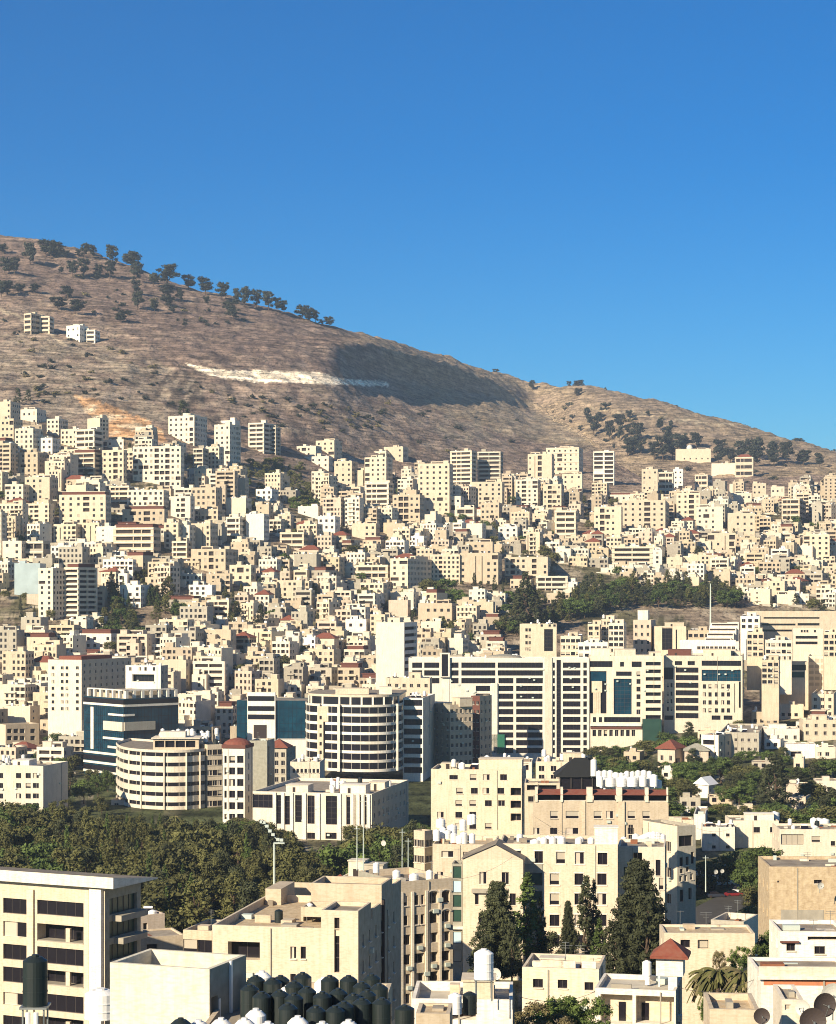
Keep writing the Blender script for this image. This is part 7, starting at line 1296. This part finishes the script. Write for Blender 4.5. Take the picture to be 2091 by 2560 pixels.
sm = bpy.data.meshes.new('hillside_scrub'); sm.from_pydata(np.concatenate(V).tolist(), [], Fq); sm.materials.append(MATS['leaf_ridge']); o = link('hillside_scrub', sm); o['kind'] = 'stuff'; o['label'] = 'low sparse scrub dotted over the bare mountain slope'
# trees among the houses
for px, base, h, k, w in ((652, 1600, 92, 'cypress', 1.8), (636, 1596, 60, 'cypress', 1.5), (583, 1550, 56, 'cypress', 1.8), (1315, 1590, 165, 'cypress', 1.9), (1295, 1588, 120, 'cypress', 1.8), (1340, 1590, 120, 'cypress', 1.8), (1186, 1490, 60, 'cypress', 1.5), (1236, 1500, 62, 'cypress', 1.5), (1612, 1350, 40, 'cypress', 1.5), (1596, 1352, 30, 'cypress', 2), (1744, 1400, 38, 'pine_dark', 1.3), (236, 1160, 46, 'pine_dark', .8), (459, 1078, 78, 'pine_dark', 1.35),
                          (278, 1510, 85, 'cypress', 1.8), (292, 1515, 70, 'cypress', 1.6), (310, 1460, 40, 'broad_olive', 1.1), (330, 1465, 42, 'broad_olive', 1.1), (362, 1460, 40, 'broad_olive', 1.2), (412, 1430, 44, 'broad_olive', 1.2), (1085, 1500, 52, 'broad_olive', 1.4), (1115, 1500, 55, 'broad_green', 1.4), (1140, 1515, 45, 'broad_green', 1.3), (1070, 1490, 45, 'broad_olive', 1.2), (1155, 1520, 36, 'broad_green', 1.2), (918, 1515, 50, 'broad_olive', 1.3), (905, 1510, 40, 'broad_olive', 1.2), (1035, 1580, 60, 'pine_dark', .9), (1110, 1610, 70, 'pine', 1.2), (1128, 1612, 62, 'pine', 1.1), (1095, 1605, 55, 'broad_green', 1.2), (880, 1400, 40, 'broad_olive', 1.4), (30, 1300, 36, 'broad_green', 1.2), (60, 1310, 30, 'broad_green', 1.1), (20, 1130, 34, 'broad_olive', 1.3), (45, 1010, 40, 'pine_dark', 1.2), (70, 1005, 34, 'pine_dark', 1.2),
                          (160, 1160, 30, 'broad_olive', 1.3), (1500, 1275, 30, 'broad_green', 1.4), (1535, 1270, 26, 'broad_olive', 1.3), (990, 1220, 30, 'broad_olive', 1.4), (1012, 1225, 26, 'broad_olive', 1.3), (480, 1160, 26, 'broad_olive', 1.4), (460, 1165, 28, 'pine_dark', 1.1), (740, 1690, 36, 'broad_green', 1.3), (710, 1680, 40, 'broad_olive', 1.3), (785, 1655, 34, 'pine_dark', 1.2), (760, 1650, 36, 'broad_olive', 1.2), (700, 1605, 36, 'broad_olive', 1.3), (720, 1620, 34, 'broad_green', 1.3), (480, 1680, 32, 'broad_green', 1.4), (505, 1684, 28, 'broad_green', 1.3), (110, 1660, 28, 'broad_green', 1.3), (80, 1655, 26, 'broad_green', 1.3), (165, 1620, 46, 'broad_olive', 1.2), (185, 1600, 44, 'pine_dark', .9)):
    tpx(k, px, base, h, w, 'trees among the hillside houses')
for zi, n, hh, kinds in ((0, 120, (52, 38), ['pine_dark', 'pine', 'pine', 'pine_dark', 'broad_green']), (1, 48, (54, 38), ['broad_green', 'pine_dark', 'pine', 'cypress_green']), (5, 16, (44, 34), ['pine', 'broad_green', 'broad_olive']), (7, 26, (30, 20), ['broad_olive', 'broad_green']), (9, 24, (28, 18), ['broad_olive']), (10, 24, (30, 20), ['broad_olive', 'pine_dark']), (6, 18, (30, 20), ['broad_green', 'broad_olive']), (2, 9, (26, 16), ['broad_olive']), (8, 20, (26, 18), ['broad_green', 'pine_dark'])):
    z_ = ZONES[zi]; k = 0; t_ = 0
    while k < n and t_ < 2000:
        t_ += 1; px = RT.uniform(min(p[0] for p in z_), max(p[0] for p in z_)); row = RT.uniform(min(p[1] for p in z_), max(p[1] for p in z_)) + 8
        if in_poly(np.array([px]), np.array([row]), z_)[0]:
            d = d_at(px, row)
            if clear((px - CX) * d / F, d, 0): tpx(RT.choice(kinds), px, row + 14, RT.uniform(hh[1], hh[0]), RT.uniform(1.0, 1.4), 'trees among the hillside houses', d=d, cap=True); k += 1
for c in CAND:
    if c[9] > 6 and RT.random() < .62:
        x = c[0] + RT.choice([-1, 1]) * (c[4] * .5 + RT.uniform(0, 2.5)); y_ = c[1] - RT.uniform(4, 10)
        if clear(x, y_, -1): tree(RT.choice(['broad_olive', 'pine_dark', 'cypress', 'pine', 'cypress', 'broad_green']), x, y_, RT.uniform(4.5, 9), RT.uniform(1, 1.5), 'trees among the hillside houses', cap=True)
CC = [(c[0], c[1], c[4] * .5) for c in CAND if c[9] > 2]; k = 0; t_ = 0
while k < 260 and t_ < 16000:
    t_ += 1; px = RT.uniform(0, 2091); row = RT.uniform(1180, 1720); d = d_at(px, row)
    if d > float(np.interp(px, NC, ND[4][0])): continue
    x = (px - CX) * d / F
    if clear(x, d, 0) and all((x - a) ** 2 + (d - b_) ** 2 > (r_ + .6) ** 2 for a, b_, r_ in CC): tree(RT.choice(['broad_olive', 'pine', 'pine_dark', 'cypress', 'cypress']), x, d, RT.uniform(5, 10), RT.uniform(1, 1.4), 'trees among the hillside houses', cap=True); k += 1
print('TREES', NT, sum(NT.values()))
def surplus(stem_, keep_n, name, label):      # past the limit of one kind the smallest-looking become one mass
    L_ = [t for t in THINGS if t[0].name.split('.')[0] == stem_]
    L_.sort(key=lambda t: -t[0].scale[2] * HTN.get(stem_, 10) / t[0].location.y); drop = L_[keep_n:]; V = []; LI = []; PS = []; MI = []; mats_ = []; o_ = 0; lo_ = 0
    for t in drop:
        o = t[0]; cr = [c for c in o.children if c.name.startswith('crown')][0].data; a = np.empty(len(cr.vertices) * 3, np.float32); cr.vertices.foreach_get('co', a); a = a.reshape(-1, 3) * np.array(o.scale[:]); c_, s_ = math.cos(o.rotation_euler.z), math.sin(o.rotation_euler.z)
        a = np.stack([a[:, 0] * c_ - a[:, 1] * s_, a[:, 0] * s_ + a[:, 1] * c_, a[:, 2]], 1) + np.array(o.location[:]); li = np.empty(len(cr.loops), np.int32); cr.loops.foreach_get('vertex_index', li); ps = np.empty(len(cr.polygons), np.int32); cr.polygons.foreach_get('loop_start', ps)
        mt = cr.materials[0]
        if mt not in mats_: mats_.append(mt)
        V.append(a); LI.append(li + o_); PS.append(ps + lo_); MI.append(np.full(len(ps), mats_.index(mt), np.int32)); o_ += len(a); lo_ += len(li)
        for c in list(o.children): bpy.data.objects.remove(c)
        THINGS.remove(t); bpy.data.objects.remove(o)
    if not V: return
    me = bpy.data.meshes.new(name); V = np.concatenate(V); LI = np.concatenate(LI); PS = np.concatenate(PS); me.vertices.add(len(V)); me.vertices.foreach_set('co', V.astype(np.float32).ravel()); me.loops.add(len(LI)); me.loops.foreach_set('vertex_index', LI); me.polygons.add(len(PS)); me.polygons.foreach_set('loop_start', PS)
    for mt in mats_: me.materials.append(mt)
    me.polygons.foreach_set('material_index', np.concatenate(MI)); me.update(calc_edges=True); o = link(name, me); o['kind'] = 'stuff'; o['label'] = label; print(name, len(drop))
HTN = {'pine_tree': 13, 'broadleaf_tree': 9.3, 'cypress_tree': 12}
surplus('pine_tree', 290, 'distant_pine_foliage', 'small dark pines crowding between the far houses')
surplus('broadleaf_tree', 290, 'distant_leafy_foliage', 'small round trees crowding between the far houses')
surplus('cypress_tree', 290, 'distant_cypress_foliage', 'small slim cypresses between the far houses')

# ------------------------------------------------------------------ haze
me = bpy.data.meshes.new('haze'); x0, x1, y0, y1, z0, z1 = -6000, 6000, -500, 7500, -1300, 520
me.from_pydata([(x0, y0, z0), (x1, y0, z0), (x1, y1, z0), (x0, y1, z0), (x0, y0, z1), (x1, y0, z1), (x1, y1, z1), (x0, y1, z1)], [], [(3, 2, 1, 0), (4, 5, 6, 7), (0, 1, 5, 4), (1, 2, 6, 5), (2, 3, 7, 6), (3, 0, 4, 7)])
hm = bpy.data.materials.new('haze'); hm.use_nodes = True; nt = hm.node_tree; nt.nodes.remove(nt.nodes['Principled BSDF']); pv = nt.nodes.new('ShaderNodeVolumePrincipled')
pv.inputs['Color'].default_value = (.70, .84, 1, 1); pv.inputs['Density'].default_value = 8.5e-5; pv.inputs['Anisotropy'].default_value = .2; nt.links.new(pv.outputs[0], nt.nodes['Material Output'].inputs['Volume'])
me.materials.append(hm); o = link('haze', me); o['kind'] = 'stuff'

# ------------------------------------------------------------------ labels: look + where it stands relative to a landmark
ORD = ['', 'second', 'third', 'fourth', 'fifth', 'sixth', 'seventh', 'eighth', 'ninth', 'tenth', 'eleventh', 'twelfth', 'thirteenth', 'fourteenth', 'fifteenth', 'sixteenth', 'seventeenth', 'eighteenth', 'nineteenth', 'twentieth']
MARKS += [(250, 1050, 'the bare orange quarry face'), (700, 945, 'the bright road cut'), (950, 900, 'the shaded mountain flank'), (1180, 1060, 'the pale rocky spur'), (1315, 1500, 'the great dark cypress'), (652, 1550, 'the big hillside cypress'), (1600, 1520, 'the town park wood'), (360, 1540, 'the green gully trees'), (545, 790, 'the bare upper slope'), (1420, 980, 'the far grassy ridge'), (1810, 2450, 'the palm clump'), (2040, 2520, 'the cluster of dishes'), (1640, 1110, 'the far pine grove'), (1260, 2290, 'the big dark conifer'), (1590, 2290, 'the largest conifer'), (350, 650, 'the ridge above the hill houses'), (100, 600, 'the summit shoulder'), (30, 1560, 'the bare earth bank'), (1430, 1270, 'the brown cliff'), (60, 2120, 'the park edge'), (450, 2150, 'the middle of the park')]
def side(dx, dy):
    a = math.degrees(math.atan2(-dy, dx)) % 360; return ['to the right of', 'up and right of', 'above', 'up and left of', 'to the left of', 'down and left of', 'below', 'down and right of'][int(((a + 22.5) % 360) // 45)]
use = {}; best = []
for t in THINGS:
    o, px, row, desc, cat, grp = t; mk = min(MARKS, key=lambda m: (m[0] - px) ** 2 + (m[1] - row) ** 2 if abs(m[0] - px) + abs(m[1] - row) > 3 else 1e9); use.setdefault((desc, mk[2], side(px - mk[0], row - mk[1])), []).append(((px - mk[0]) ** 2 + (row - mk[1]) ** 2, t))
for (desc, phr, sd_), L_ in use.items():
    L_.sort(key=lambda q: q[0])
    for i, (dd, t) in enumerate(L_):
        o = t[0]; o['category'] = t[4]
        if t[5]: o['group'] = t[5]
        sd_ = sd_.replace('to the ', '') if len((desc + ' ' + sd_ + ' ' + phr).split()) + 1 > 15 else sd_
        if len((desc + ' ' + sd_ + ' ' + phr).split()) + 1 > 16: phr = phr.replace('the ', '', 1)
        while len((desc + ' ' + sd_ + ' ' + phr).split()) + 1 > 16 and ' with ' in desc: desc = desc.rsplit(' with ', 1)[0]
        head = desc if i == 0 else f"{desc}, {ORD[min(i, 19)]} {sd_}"
        o['label'] = f"{desc} {sd_} {phr}" if i == 0 else f"{desc}, {ORD[min(i, 19)]} {sd_} {phr}"
